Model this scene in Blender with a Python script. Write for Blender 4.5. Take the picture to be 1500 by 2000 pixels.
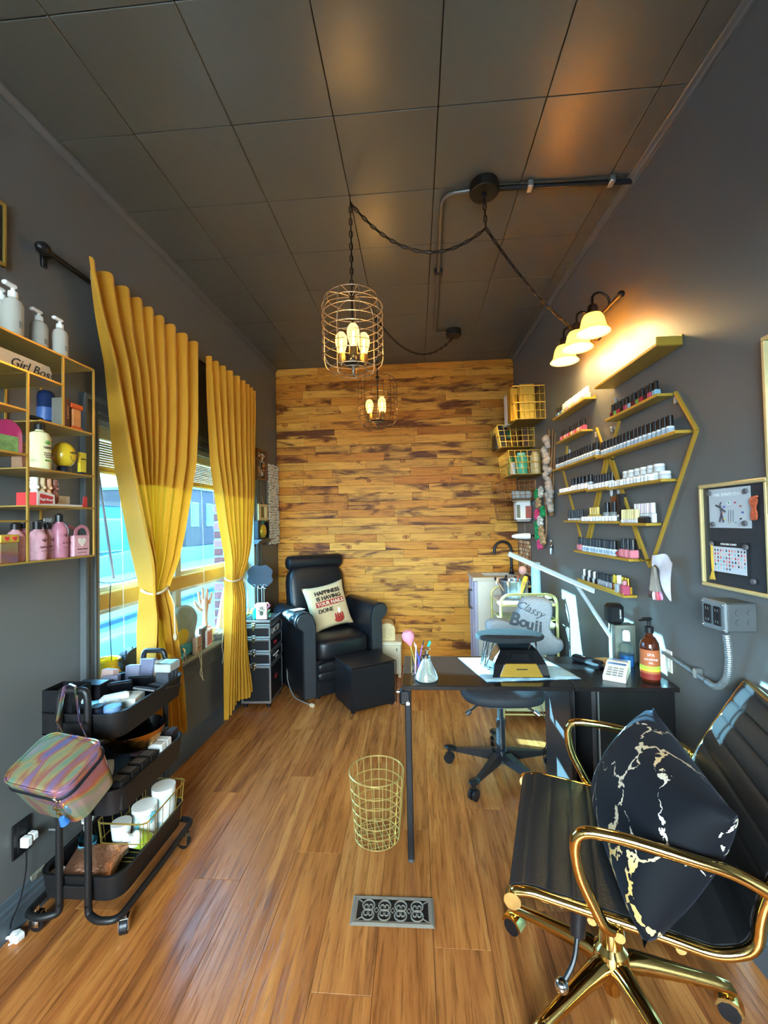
import bpy, bmesh, math, random
from mathutils import Vector, Matrix
R_ = random.Random(7)
for _o in list(bpy.data.objects): bpy.data.objects.remove(_o)
sc = bpy.context.scene
COL = sc.collection
# ------------------------------------------------------------------ camera
CZ = 1.39; FPX = 835.4; YAW, PITCH, ROLL = .0743, .0241, -.0196
def _axes():
    fw = Vector((-math.sin(YAW), math.cos(YAW), 0)); rt = Vector((math.cos(YAW), math.sin(YAW), 0)); up = Vector((0, 0, 1))
    fw, up = math.cos(PITCH)*fw + math.sin(PITCH)*up, math.cos(PITCH)*up - math.sin(PITCH)*fw
    rt, up = math.cos(ROLL)*rt + math.sin(ROLL)*up, math.cos(ROLL)*up - math.sin(ROLL)*rt
    return rt, up, fw
RT, UP, FW = _axes()
cam = bpy.data.cameras.new('camera'); cam_o = bpy.data.objects.new('camera', cam); COL.objects.link(cam_o)
cam.sensor_fit = 'VERTICAL'; cam.sensor_height = 24; cam.lens = FPX*24/2000
cam.clip_start = .03; cam.clip_end = 300
m = Matrix((RT, UP, -FW)).transposed().to_4x4(); m.translation = (0, 0, CZ)
cam_o.matrix_world = m
sc.camera = cam_o
# ------------------------------------------------------------------ world, sun, exposure
sc.view_settings.view_transform = 'Standard'; sc.view_settings.look = 'None'
sc.view_settings.gamma = 1; sc.view_settings.use_curve_mapping = False
sc.view_settings.exposure = 2.95
w = bpy.data.worlds.new('sky'); sc.world = w; w.use_nodes = True
bg = w.node_tree.nodes['Background']
bg.inputs['Color'].default_value = (.72, .89, 1.0, 1); bg.inputs['Strength'].default_value = 9.2
sun = bpy.data.lights.new('sun', 'SUN'); sun.energy = 36; sun.angle = .006; sun.color = (1, .86, .70)
sun_o = bpy.data.objects.new('sun', sun); COL.objects.link(sun_o)
sun_o.rotation_euler = Vector((1, -.20, -.305)).to_track_quat('-Z', 'Y').to_euler()
sc.cycles.use_denoising = True
sc.cycles.max_bounces = 7; sc.cycles.diffuse_bounces = 4; sc.cycles.glossy_bounces = 3; sc.cycles.use_adaptive_sampling = True; sc.cycles.adaptive_threshold = .1
sc.cycles.transmission_bounces = 6; sc.cycles.transparent_max_bounces = 10
sc.cycles.sample_clamp_indirect = 6; sc.cycles.caustics_reflective = False; sc.cycles.caustics_refractive = False
# ------------------------------------------------------------------ room planes (the side walls close in a little towards the back)
YB = 4.16; YF = -1.6; ZC = 2.94
def WL(y): return -1.42 + .017*(y - 1.5)
def WR(y): return 1.03 - .0254*(y - 1.6)
AL, AR = -math.atan(.017), math.atan(.0254)
def ray(x, y): return (x-750)/FPX*RT - (y-1000)/FPX*UP + FW
def at(x, y, ax, v):                       # the point of plane ax = v seen at pixel (x, y)
    d = ray(x, y); i = 'xyz'.index(ax); o = Vector((0, 0, CZ))
    return o + d*((v - o[i])/d[i])
def onL(x, y, off=0.0):                    # on the left wall, off metres into the room
    d = ray(x, y); t = (-1.42 - .017*1.5 + off)/(d.x - .017*d.y); return Vector((0, 0, CZ)) + d*t
def onR(x, y, off=0.0):                    # on the right wall, off metres into the room
    d = ray(x, y); t = (1.03 + .0254*1.6 - off)/(d.x + .0254*d.y); return Vector((0, 0, CZ)) + d*t
# ------------------------------------------------------------------ materials
def lin(c):
    if isinstance(c, str):
        c = c.lstrip('#'); c = tuple(int(c[i:i+2], 16)/255 for i in (0, 2, 4))
    return tuple(((v+.055)/1.055)**2.4 if v > .04045 else v/12.92 for v in c)
MATS = {}
def mat(name, col, rough=.5, metal=0.0, var=.12, scale=30, bump=0.0, spec=.5, trans=0.0, emit=0.0, coat=0.0, alpha=1.0, ior=1.45, sheen=0.0, emcol=None, thin=False):
    if name in MATS: return MATS[name]
    m = bpy.data.materials.new(name); m.use_nodes = True; nt = m.node_tree; N = nt.nodes; L = nt.links
    b = N['Principled BSDF']; c = lin(col)
    b.inputs['Roughness'].default_value = rough; b.inputs['Metallic'].default_value = metal
    b.inputs['Specular IOR Level'].default_value = spec; b.inputs['IOR'].default_value = ior
    b.inputs['Transmission Weight'].default_value = trans; b.inputs['Coat Weight'].default_value = coat
    b.inputs['Sheen Weight'].default_value = sheen; b.inputs['Alpha'].default_value = alpha
    if emit:
        b.inputs['Emission Color'].default_value = (*lin(emcol or col), 1); b.inputs['Emission Strength'].default_value = emit
    tc = N.new('ShaderNodeTexCoord'); nz = N.new('ShaderNodeTexNoise'); nz.inputs['Scale'].default_value = scale; nz.inputs['Detail'].default_value = 4
    L.new(tc.outputs['Object'], nz.inputs['Vector'])
    mx = N.new('ShaderNodeMix'); mx.data_type = 'RGBA'
    mx.inputs[6].default_value = (*[v*(1-var) for v in c], 1); mx.inputs[7].default_value = (*[min(1, v*(1+var)) for v in c], 1)
    L.new(nz.outputs['Fac'], mx.inputs[0]); L.new(mx.outputs[2], b.inputs['Base Color'])
    if bump:
        bp = N.new('ShaderNodeBump'); bp.inputs['Strength'].default_value = bump; bp.inputs['Distance'].default_value = .004
        L.new(nz.outputs['Fac'], bp.inputs['Height']); L.new(bp.outputs['Normal'], b.inputs['Normal'])
    MATS[name] = m; return m
def glass(name, col, rough=.02, gloss=.12):   # thin sheet glass: light goes straight through, a share is mirrored
    if name in MATS: return MATS[name]
    m = bpy.data.materials.new(name); m.use_nodes = True; nt = m.node_tree; N = nt.nodes; L = nt.links; N.clear()
    o = N.new('ShaderNodeOutputMaterial'); t = N.new('ShaderNodeBsdfTransparent'); g = N.new('ShaderNodeBsdfGlossy'); mx = N.new('ShaderNodeMixShader'); lw = N.new('ShaderNodeLayerWeight'); ma = N.new('ShaderNodeMath')
    t.inputs['Color'].default_value = (*lin(col), 1); g.inputs['Roughness'].default_value = rough; lw.inputs['Blend'].default_value = .3
    ma.operation = 'MULTIPLY'; ma.inputs[1].default_value = gloss*4
    L.new(lw.outputs['Fresnel'], ma.inputs[0]); L.new(ma.outputs[0], mx.inputs[0]); L.new(t.outputs[0], mx.inputs[1]); L.new(g.outputs[0], mx.inputs[2]); L.new(mx.outputs[0], o.inputs[0])
    MATS[name] = m; return m
# ------------------------------------------------------------------ mesh builder
class MB:
    def __init__(s): s.v = []; s.f = []
    def add(s, vs, fs, M=None):
        k = len(s.v)
        s.v += [tuple(M @ Vector(p)) if M is not None else tuple(p) for p in vs]
        s.f += [tuple(i+k for i in q) for q in fs]; return s
    def box(s, x0, x1, y0, y1, z0, z1, b=0.0, M=None):
        if x0 > x1: x0, x1 = x1, x0
        if y0 > y1: y0, y1 = y1, y0
        if z0 > z1: z0, z1 = z1, z0
        if not b:
            vs = [(x, y, z) for x in (x0, x1) for y in (y0, y1) for z in (z0, z1)]
            return s.add(vs, [(0,1,3,2),(4,6,7,5),(0,4,5,1),(2,3,7,6),(0,2,6,4),(1,5,7,3)], M)
        b = min(b, .49*(x1-x0), .49*(y1-y0), .49*(z1-z0))
        c = ((x0+x1)/2, (y0+y1)/2, (z0+z1)/2); h = ((x1-x0)/2, (y1-y0)/2, (z1-z0)/2)
        vs = []; idx = {}
        for sx in (-1, 1):
            for sy in (-1, 1):
                for sz in (-1, 1):
                    sg = (sx, sy, sz)
                    for a in range(3):
                        idx[sg, a] = len(vs)
                        vs.append(tuple(c[i] + sg[i]*(h[i] - (0 if i == a else b)) for i in range(3)))
        fs = []
        for a in range(3):
            p, q = [i for i in range(3) if i != a]
            for sa in (-1, 1):
                lp = []
                for u, v in ((-1,-1),(1,-1),(1,1),(-1,1)):
                    g = [0,0,0]; g[a] = sa; g[p] = u; g[q] = v; lp.append(idx[tuple(g), a])
                fs.append(tuple(lp))
            for u in (-1, 1):
                for v in (-1, 1):
                    g0 = [0,0,0]; g0[a] = -1; g0[p] = u; g0[q] = v; g1 = list(g0); g1[a] = 1
                    g0, g1 = tuple(g0), tuple(g1)
                    fs.append((idx[g0, p], idx[g1, p], idx[g1, q], idx[g0, q]))
        for g in [(x, y, z) for x in (-1,1) for y in (-1,1) for z in (-1,1)]:
            fs.append((idx[g,0], idx[g,1], idx[g,2]))
        return s.add(vs, fs, M)
    def tube(s, pts, r, n=8, closed=False, cap=True, flat=None):
        pts = [Vector(p) for p in pts]; m = len(pts)
        rs = r if isinstance(r, (list, tuple)) else [r]*m
        T = []
        for i in range(m):
            a = pts[(i-1) % m] if (closed or i) else pts[i]; b = pts[(i+1) % m] if (closed or i < m-1) else pts[i]
            d = b-a; T.append(d.normalized() if d.length > 1e-9 else Vector((0,0,1)))
        ref = Vector((0,0,1)) if abs(T[0].z) < .9 else Vector((1,0,0))
        nrm = (ref - T[0]*ref.dot(T[0])).normalized(); vs = []
        for i in range(m):
            nrm = (nrm - T[i]*nrm.dot(T[i])); nrm = nrm.normalized() if nrm.length > 1e-6 else T[i].orthogonal().normalized()
            bn = T[i].cross(nrm)
            for k in range(n):
                a = 2*math.pi*k/n + (math.pi/n if n == 4 else 0); ru = rs[i]; rv = rs[i]*(flat or 1)
                vs.append(tuple(pts[i] + nrm*math.cos(a)*ru + bn*math.sin(a)*rv))
        fs = []
        for i in range(m if closed else m-1):
            j = (i+1) % m
            for k in range(n):
                l = (k+1) % n; fs.append((i*n+k, i*n+l, j*n+l, j*n+k))
        if cap and not closed: fs += [tuple(range(n)), tuple(range((m-1)*n, m*n))]
        return s.add(vs, fs)
    def lathe(s, prof, n=20, o=(0,0,0), M=None, sx=1.0, sy=1.0):
        vs = []; fs = []; rings = []
        for r, z in prof:
            if r < 1e-6: rings.append([len(vs)]); vs.append((o[0], o[1], o[2]+z))
            else:
                rings.append(list(range(len(vs), len(vs)+n)))
                vs += [(o[0]+sx*r*math.cos(2*math.pi*k/n), o[1]+sy*r*math.sin(2*math.pi*k/n), o[2]+z) for k in range(n)]
        for A, B in zip(rings, rings[1:]):
            for k in range(n):
                l = (k+1) % n
                q = [A[k % len(A)], A[l % len(A)], B[l % len(B)], B[k % len(B)]]; u = []
                [u.append(i) for i in q if i not in u]
                if len(u) > 2: fs.append(tuple(u))
        return s.add(vs, fs, M)
    def cyl(s, p0, p1, r0, r1=None, n=12): return s.tube([p0, p1], [r0, r0 if r1 is None else r1], n)
    def prism(s, poly, w0, w1, f=lambda u, v, w: (u, v, w), M=None):
        n = len(poly)
        vs = [f(u, v, w0) for u, v in poly] + [f(u, v, w1) for u, v in poly]
        fs = [tuple(range(n)), tuple(range(n, 2*n))] + [(i, (i+1) % n, n+(i+1) % n, n+i) for i in range(n)]
        return s.add(vs, fs, M)
    def grid(s, fn, nu, nv, cu=False, cv=False, M=None):
        vs = [fn(i/(nu if cu else nu-1), j/(nv if cv else nv-1)) for i in range(nu) for j in range(nv)]
        fs = [(i*nv+j, ((i+1) % nu)*nv+j, ((i+1) % nu)*nv+(j+1) % nv, i*nv+(j+1) % nv) for i in range(nu if cu else nu-1) for j in range(nv if cv else nv-1)]
        return s.add(vs, fs, M)
    def ball(s, c, r, n=14, m=8, M=None):
        rr = r if isinstance(r, (tuple, list)) else (r, r, r)
        prof = [(math.sin(math.pi*i/m), -math.cos(math.pi*i/m)) for i in range(m+1)]
        mm = Matrix.Translation(c) @ Matrix.Diagonal((*rr, 1))
        return s.lathe([(a if 0 < i < m else 0, b) for i, (a, b) in enumerate(prof)], n, M=(M @ mm if M is not None else mm))
    def pillow(s, sx, sy, sz, e=.35, n=18, M=None, z0=0):   # a stuffed cushion lying flat, corners pointed
        def half(sg):
            def fn(u, v):
                a, b = 2*u-1, 2*v-1
                k = max(0, (1-a*a))**e * max(0, (1-b*b))**e
                pin = 1 - .10*(1-abs(a)**2)*abs(b)**3; pin2 = 1 - .10*(1-abs(b)**2)*abs(a)**3
                return (a*sx/2*pin2, b*sy/2*pin, z0 + sg*k*sz/2)
            return fn
        s.grid(half(1), n, n, M=M); s.grid(half(-1), n, n, M=M); return s
    def build(s, name, mt, parent=None, smooth=True, ang=38, kind=None, merge=0.0):
        me = bpy.data.meshes.new(name); me.from_pydata(s.v, [], s.f)
        bm = bmesh.new(); bm.from_mesh(me)
        if merge: bmesh.ops.remove_doubles(bm, verts=bm.verts, dist=merge)
        bmesh.ops.recalc_face_normals(bm, faces=bm.faces); bm.to_mesh(me); bm.free()
        if smooth:
            me.polygons.foreach_set('use_smooth', [True]*len(me.polygons)); me.set_sharp_from_angle(angle=math.radians(ang))
        o = bpy.data.objects.new(name, me); COL.objects.link(o)
        if mt: me.materials.append(mt)
        if parent: o.parent = parent
        if kind: o['kind'] = kind
        return o
def thing(name, label, cat, loc=(0,0,0), rz=0.0, group=None, rot=None):
    o = bpy.data.objects.new(name, None); COL.objects.link(o); o.empty_display_size = .05
    o.location = loc; o.rotation_euler = rot or (0, 0, rz)
    o['label'] = label; o['category'] = cat
    if group: o['group'] = group
    return o
def tag(o, label, cat, group=None):
    o['label'] = label; o['category'] = cat
    if group: o['group'] = group
    return o
def struct(o): o['kind'] = 'structure'; return o
def copy_tree(o, parent=None, loc=None, rz=None, label=None, group=None):
    c = o.copy(); COL.objects.link(c); c.parent = parent
    if loc is not None: c.location = loc
    if rz is not None: c.rotation_euler = (0, 0, rz)
    if label: c['label'] = label
    if group: c['group'] = group
    for ch in o.children: copy_tree(ch, c)
    return c
_TXT = {}
def text(s, size, mt, parent, M, name='lettering', ext=.0004, shear=0.0, sx=1.0, align='CENTER', bold=0.0):
    key = (s, size, shear, sx, align, ext, bold, mt.name)
    if key not in _TXT:
        cu = bpy.data.curves.new('t', 'FONT'); cu.body = s; cu.size = size; cu.align_x = align; cu.align_y = 'CENTER'
        cu.shear = shear; cu.extrude = ext; cu.resolution_u = 2; cu.offset = bold
        ob = bpy.data.objects.new('t', cu); me = bpy.data.meshes.new_from_object(ob)
        bpy.data.objects.remove(ob); bpy.data.curves.remove(cu)
        if sx != 1: me.transform(Matrix.Diagonal((sx, 1, 1, 1)))
        me.materials.clear(); me.materials.append(mt); _TXT[key] = me
    o = bpy.data.objects.new(name, _TXT[key]); COL.objects.link(o); o.parent = parent; o.matrix_local = M; return o
def frame(o, x, y, z=None):                # 4x4 with columns x, y, x cross y at o
    x = Vector(x).normalized(); y = Vector(y).normalized(); z = x.cross(y).normalized(); y = z.cross(x)
    m = Matrix((x, y, z)).transposed().to_4x4(); m.translation = o; return m
def arc(c, r, a0, a1, n, ax=(1,0,0), ay=(0,1,0)):
    ax, ay, c = Vector(ax), Vector(ay), Vector(c)
    return [c + ax*(r*math.cos(a0+(a1-a0)*i/(n-1))) + ay*(r*math.sin(a0+(a1-a0)*i/(n-1))) for i in range(n)]
def fillet(pts, r, n=5, closed=False):     # round the corners of a polyline
    P = [Vector(p) for p in pts]; out = []; m = len(P)
    for i, p in enumerate(P):
        if not closed and i in (0, m-1): out.append(p); continue
        a = P[i-1]; b = P[(i+1) % m]; rr = min(r, .45*(a-p).length, .45*(b-p).length)
        s0 = p + (a-p).normalized()*rr; s1 = p + (b-p).normalized()*rr
        for k in range(n):
            t = k/(n-1); out.append(s0*(1-t)**2 + p*2*t*(1-t) + s1*t*t)
    return out
# ------------------------------------------------------------------ procedural woods and paints
def nodes_mat(name):
    m = bpy.data.materials.new(name); m.use_nodes = True; MATS[name] = m
    return m, m.node_tree.nodes, m.node_tree.links, m.node_tree.nodes['Principled BSDF']
def ramp(N, stops, interp='LINEAR'):
    r = N.new('ShaderNodeValToRGB'); r.color_ramp.interpolation = interp; e = r.color_ramp.elements
    while len(e) < len(stops): e.new(.5)
    for k, (p, c) in enumerate(stops):
        e[k].position = p; e[k].color = (*lin(c), 1) if not isinstance(c, float) else (c, c, c, 1)
    return r
def stretched(N, L, sc_, off=9.0):
    tc = N.new('ShaderNodeTexCoord'); oi = N.new('ShaderNodeObjectInfo'); mu = N.new('ShaderNodeMath'); mu.operation = 'MULTIPLY'; mu.inputs[1].default_value = off*7
    L.new(oi.outputs['Random'], mu.inputs[0]); cb = N.new('ShaderNodeCombineXYZ')
    for i in range(3): L.new(mu.outputs[0], cb.inputs[i])
    ad = N.new('ShaderNodeVectorMath'); ad.operation = 'ADD'; L.new(tc.outputs['Object'], ad.inputs[0]); L.new(cb.outputs[0], ad.inputs[1])
    def mk(s):
        v = N.new('ShaderNodeVectorMath'); v.operation = 'MULTIPLY'; v.inputs[1].default_value = s; L.new(ad.outputs[0], v.inputs[0]); return v.outputs[0]
    return [mk(s) for s in sc_], oi
def mixc(N, L, fac, a, b, mode='MIX'):
    x = N.new('ShaderNodeMix'); x.data_type = 'RGBA'; x.blend_type = mode
    for sock, val in ((0, fac), (6, a), (7, b)):
        if isinstance(val, bpy.types.NodeSocket): L.new(val, x.inputs[sock])
        elif sock == 0: x.inputs[0].default_value = val
        else: x.inputs[sock].default_value = (*lin(val), 1)
    return x.outputs[2]
def noise(N, L, vec, scale=1, detail=6, dist=0.0, rough=.6):
    n = N.new('ShaderNodeTexNoise'); n.inputs['Scale'].default_value = scale; n.inputs['Detail'].default_value = detail
    n.inputs['Distortion'].default_value = dist; n.inputs['Roughness'].default_value = rough; L.new(vec, n.inputs['Vector']); return n.outputs['Fac']
def floor_wood():
    m, N, L, b = nodes_mat('laminate')
    (v1, v2, v3), oi = stretched(N, L, [(80, 4.5, 1), (11, .8, 1), (200, 12, 1)])
    base = ramp(N, [(.28, '#84502e'), (.42, '#a86836'), (.56, '#bc7a40'), (.74, '#cd9052')]); L.new(noise(N, L, v2, 1, 4, 1.2), base.inputs[0])
    g = ramp(N, [(.36, '#4a2810'), (.50, '#ffffff')]); L.new(noise(N, L, v1, 1, 8, .6), g.inputs[0])
    c = mixc(N, L, .42, base.outputs[0], g.outputs[0], 'MULTIPLY')
    g3 = ramp(N, [(.33, '#7a4a22'), (.45, '#ffffff')]); L.new(noise(N, L, v3, 1, 4), g3.inputs[0])
    c = mixc(N, L, .25, c, g3.outputs[0], 'MULTIPLY')
    tint = ramp(N, [(0, '#dccabc'), (.5, '#ffffff'), (1, '#ffeed6')]); L.new(oi.outputs['Random'], tint.inputs[0])
    c = mixc(N, L, .8, c, tint.outputs[0], 'MULTIPLY'); L.new(c, b.inputs['Base Color'])
    b.inputs['Roughness'].default_value = .27; b.inputs['Specular IOR Level'].default_value = .48
    bp = N.new('ShaderNodeBump'); bp.inputs['Strength'].default_value = .15; bp.inputs['Distance'].default_value = .002
    L.new(g.outputs[0], bp.inputs['Height']); L.new(bp.outputs[0], b.inputs['Normal']); return m
def burnt_pine():
    m, N, L, b = nodes_mat('burnt_pine')
    (v1, v2, v3, v4, v5), oi = stretched(N, L, [(3.5, 1, 75), (2.0, 1, 9), (3.5, 1, 5.2), (.9, 1, 9), (5.5, 1, 16)])
    base = ramp(N, [(0, '#bf7420'), (.35, '#d08a2e'), (.7, '#dd9f42'), (1, '#d0923a')]); L.new(oi.outputs['Random'], base.inputs[0])
    g = ramp(N, [(.36, '#8a4a16'), (.50, '#ffffff')]); L.new(noise(N, L, v1, 1, 5, 1.2), g.inputs[0])
    c = mixc(N, L, .45, base.outputs[0], g.outputs[0], 'MULTIPLY')
    # cathedral grain: rings drawn out along the board
    w_ = N.new('ShaderNodeTexWave'); w_.wave_type = 'RINGS'; w_.inputs['Scale'].default_value = 2.6; w_.inputs['Distortion'].default_value = 4.5; w_.inputs['Detail'].default_value = 2; w_.inputs['Detail Scale'].default_value = 1.2
    L.new(v4, w_.inputs['Vector']); wr = ramp(N, [(.02, '#4a2206'), (.22, '#ffffff')]); L.new(w_.outputs['Fac'], wr.inputs[0])
    sel = ramp(N, [(.50, 0.0), (.58, 1.0)]); L.new(noise(N, L, v2, .8, 2), sel.inputs[0])
    c = mixc(N, L, sel.outputs[0], c, mixc(N, L, .85, c, wr.outputs[0], 'MULTIPLY'))
    # scorched zones, heavier on some boards
    rn = N.new('ShaderNodeMapRange'); rn.inputs[3].default_value = -.05; rn.inputs[4].default_value = .07; wn = N.new('ShaderNodeTexWhiteNoise'); wn.noise_dimensions = '1D'; L.new(oi.outputs['Random'], wn.inputs['W']); L.new(wn.outputs['Value'], rn.inputs[0])
    ad = N.new('ShaderNodeMath'); L.new(noise(N, L, v2, 1, 5, .6, .6), ad.inputs[0]); L.new(rn.outputs[0], ad.inputs[1]); br = ramp(N, [(.545, 0.0), (.66, .92)]); L.new(ad.outputs[0], br.inputs[0])
    c = mixc(N, L, br.outputs[0], c, mixc(N, L, .75, '#5a2408', g.outputs[0], 'MULTIPLY'))
    sp = ramp(N, [(.60, '#ffffff'), (.70, '#7a4218')]); L.new(noise(N, L, v5, 1, 3, .4), sp.inputs[0]); c = mixc(N, L, .7, c, sp.outputs[0], 'MULTIPLY')
    # knots
    vo = N.new('ShaderNodeTexVoronoi'); vo.inputs['Scale'].default_value = 1; vo.inputs['Randomness'].default_value = 1; L.new(v3, vo.inputs['Vector'])
    kr = ramp(N, [(.0, '#160701'), (.045, '#331505'), (.055, '#f0cc88'), (.085, '#e8bc70'), (.095, '#5a2c0a'), (.13, '#ffffff')]); L.new(vo.outputs['Distance'], kr.inputs[0])
    c = mixc(N, L, .92, c, kr.outputs[0], 'MULTIPLY'); L.new(c, b.inputs['Base Color'])
    b.inputs['Roughness'].default_value = .5; b.inputs['Specular IOR Level'].default_value = .22; return m
M_FLOOR = floor_wood(); M_PINE = burnt_pine()
M_WALL = mat('wall_paint', '#656664', .42, var=.05, scale=90, bump=.06)
M_CEIL = mat('ceiling_paint', '#57564e', .33, var=.06, scale=60, bump=.08)
M_GAP = mat('dark_gap', '#15140f', .9)
M_TRIM = mat('trim_paint', '#55595a', .34, var=.05)
M_BASE = mat('baseboard_paint', '#4f5960', .32, var=.05)
M_GOLD = mat('brass', '#d8a83c', .24, 1.0, var=.05)
M_GOLDM = mat('satin_gold', '#c9a63c', .42, .55, var=.06)
M_BLACK = mat('black_paint', '#141417', .38, var=.1)
M_BLKM = mat('black_metal', '#1b1b1e', .36, .3, var=.1)
M_LEATH = mat('black_leather', '#15161a', .36, var=.15, scale=160, bump=.25)
M_WHITE = mat('white_plastic', '#eceae4', .35, var=.03)
M_CREAM = mat('cream_paint', '#e6dcc0', .5, var=.05)
M_CHROME = mat('chrome', '#d5d8dc', .12, 1.0, var=.03)
M_ALU = mat('aluminium', '#c9ccce', .3, .9, var=.05)
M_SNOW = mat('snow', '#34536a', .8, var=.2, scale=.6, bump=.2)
M_CLEAR = glass('clear_glass', '#f2f6f6', .01, .1)
M_PANE = glass('window_pane', '#93bbcf', .01, .06)
M_BRONZE = mat('dark_bronze', '#2b2723', .38, .6)
# ------------------------------------------------------------------ the shell
def shell():
    # floor: laminate planks laid along the room, on a dark bed
    bed = struct(MB().box(-1.75, 1.35, YF-.15, YB+.15, -.12, -.012).build('floor', M_GAP, smooth=False))
    w, ln = .186, 1.22; k = 0; x = -1.46
    while x < 1.12:
        y = YF - .02 - (k*.437 % 1)*ln
        while y < YB:
            y0, y1 = max(y, YF-.02), min(y+ln, YB+.02)
            x1 = min(x+w, 1.12)
            if y1-y0 > .05:
                MB().box(x+.0006, x1-.0006, y0+.0006, y1-.0006, -.011, 0, .0005).build('floor_plank', M_FLOOR, bed, smooth=False)
            y += ln
        x += w; k += 1
    # ceiling: square panels with narrow dark joints
    s = .3976; ce = struct(MB().box(-1.75, 1.35, YF-.15, YB+.15, ZC+.012, ZC+.14).build('ceiling', M_GAP, smooth=False))
    xs = [-1.445] + [-1.077+s*i for i in range(6)] + [1.125]
    ys = [YF-.02] + [1.577+s*i for i in range(-7, 7)] + [YB+.02]
    for a, b in zip(xs, xs[1:]):
        for c, d in zip(ys, ys[1:]):
            MB().box(a+.0016, b-.0016, c+.0016, d-.0016, ZC, ZC+.011, .0015).build('ceiling_panel', M_CEIL, ce, smooth=False)
    # left wall with its window opening, in a frame that follows the wall
    global LW, RW
    LW = Matrix.Translation((WL(0), 0, 0)) @ Matrix.Rotation(AL, 4, 'Z'); RW = Matrix.Translation((WR(0), 0, 0)) @ Matrix.Rotation(AR, 4, 'Z')
    def ring(M, x0, x1, y0, y1, z0, z1, hy0, hy1, hz0, hz1, name):
        mb = MB(); P = []
        for x in (x0, x1):
            P += [(x, y0, z0), (x, y1, z0), (x, y1, z1), (x, y0, z1), (x, hy0, hz0), (x, hy1, hz0), (x, hy1, hz1), (x, hy0, hz1)]
        F = []
        for b in (0, 8):
            F += [(b+i, b+(i+1) % 4, b+4+(i+1) % 4, b+4+i) for i in range(4)]
        F += [(i, (i+1) % 4, 8+(i+1) % 4, 8+i) for i in range(4)] + [(4+i, 4+(i+1) % 4, 12+(i+1) % 4, 12+i) for i in range(4)]
        return struct(mb.add(P, F, M).build(name, M_WALL, smooth=False))
    global WY0, WY1, WZ0, WZ1
    WY0, WY1, WZ0, WZ1 = 1.79, 3.60, .60, 1.88
    ring(LW, -.17, 0, YF-.15, YB+.15, -.02, ZC+.02, WY0, WY1, WZ0-.02, WZ1, 'wall_left')
    struct(MB().box(0, .17, YF-.15, YB+.15, -.02, ZC+.02, M=RW).build('wall_right', M_WALL, smooth=False))
    # wall behind the camera: shop glazing that lets the daylight in
    Mr = Matrix.Translation((0, YF, 0)) @ Matrix.Rotation(math.pi/2, 4, 'Z')      # local x -> y, local y -> -x
    ring(Mr, -.17, 0, -1.2, 1.55, -.02, ZC+.02, -.50, 1.30, .80, 2.20, 'wall_front')
    wf = struct(thing('window_2', 'w', 'w')); del wf['label']; del wf['category']
    for n_, a in (('window_frame', (-.53, -.48)), ('window_frame', (.37, .42)), ('window_frame', (1.26, 1.32))):
        MB().box(-.1, -.03, a[0], a[1], .78, 2.22, .004, M=Mr).build(n_, M_TRIM, wf, smooth=False)
    for a in ((.78, .84), (2.16, 2.22)):
        MB().box(-.1, -.03, -.53, 1.32, a[0], a[1], .004, M=Mr).build('window_frame', M_TRIM, wf, smooth=False)
    for a in ((-.48, .37), (.42, 1.26)): MB().box(-.07, -.064, a[0], a[1], .84, 2.16, M=Mr).build('pane', M_CLEAR, wf, smooth=False)
    # back wall: scorched pine boards
    wb = struct(MB().box(-1.75, 1.35, YB+.012, YB+.15, -.02, ZC+.02).build('wall_back', M_GAP, smooth=False))
    rnd = random.Random(11); z = 0.004; h = .0797
    while z < ZC-.01:
        z1 = min(z+h, ZC); x = WL(YB)+.002; first = True
        while x < WR(YB)-.002:
            l = rnd.uniform(.32, .95) * (rnd.uniform(.3, 1) if first else 1); first = False
            x1 = x+l
            if x1 > WR(YB)-.16: x1 = WR(YB)-.001
            d = rnd.uniform(-.0015, .0015)
            MB().box(x+.0006, x1-.0006, YB+d, YB+.011, z+.0008, z1-.0008, .0012).build('wood_plank', M_PINE, wb, smooth=False)
            x = x1
        z += h
    # crown trims and baseboards (profile extruded along the wall)
    def run(name, prof, M, mt, y0=YF, y1=YB):
        return struct(MB().prism(prof, y0, y1, lambda u, v, w: (u, w, v), M).build(name, mt, smooth=False))
    cr = [(0, ZC-.034), (.006, ZC-.034), (.008, ZC-.026), (.014, ZC-.020), (.022, ZC-.008), (.028, ZC-.006), (.028, ZC+.002), (0, ZC+.002)]
    run('trim_1', cr, LW, M_TRIM); run('trim_2', [(-u, v) for u, v in cr], RW, M_TRIM)
    bb = [(0, -.004), (.016, -.004), (.016, .075), (.013, .085), (.013, .098), (.008, .106), (.004, .125), (0, .128)]
    run('baseboard_left', bb, LW, M_BASE); run('baseboard_right', [(-u, v) for u, v in bb], RW, M_BASE)
    # ---------------- the shop window on the left
    win = struct(thing('window_1', 'w', 'w')); del win['label']; del win['category']; win.matrix_world = LW
    MT = M_TRIM; MWD = mat('honey_wood', '#d9a852', .4, var=.18, scale=9)
    for a, b in ((WY0-.085, WY0), (WY1, WY1+.085)):      # side casings: flat board, bead and inner step
        q = a if a < WY0 else b; sg = 1 if a < WY0 else -1
        MB().box(0, .016, a, b, WZ0-.10, WZ1+.09, .002).box(.014, .026, q, q+sg*.022, WZ0-.10, WZ1+.09, .004).box(.014, .022, q+sg*.060, q+sg*.072, WZ0-.10, WZ1+.02, .003).build('casing', MT, win, smooth=False)
    MB().box(0, .016, WY0-.085, WY1+.085, WZ1, WZ1+.09, .002).box(.014, .028, WY0-.085, WY1+.085, WZ1+.066, WZ1+.09, .004).box(.014, .022, WY0, WY1, WZ1+.016, WZ1+.03, .003).build('head_casing', MT, win, smooth=False)
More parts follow.
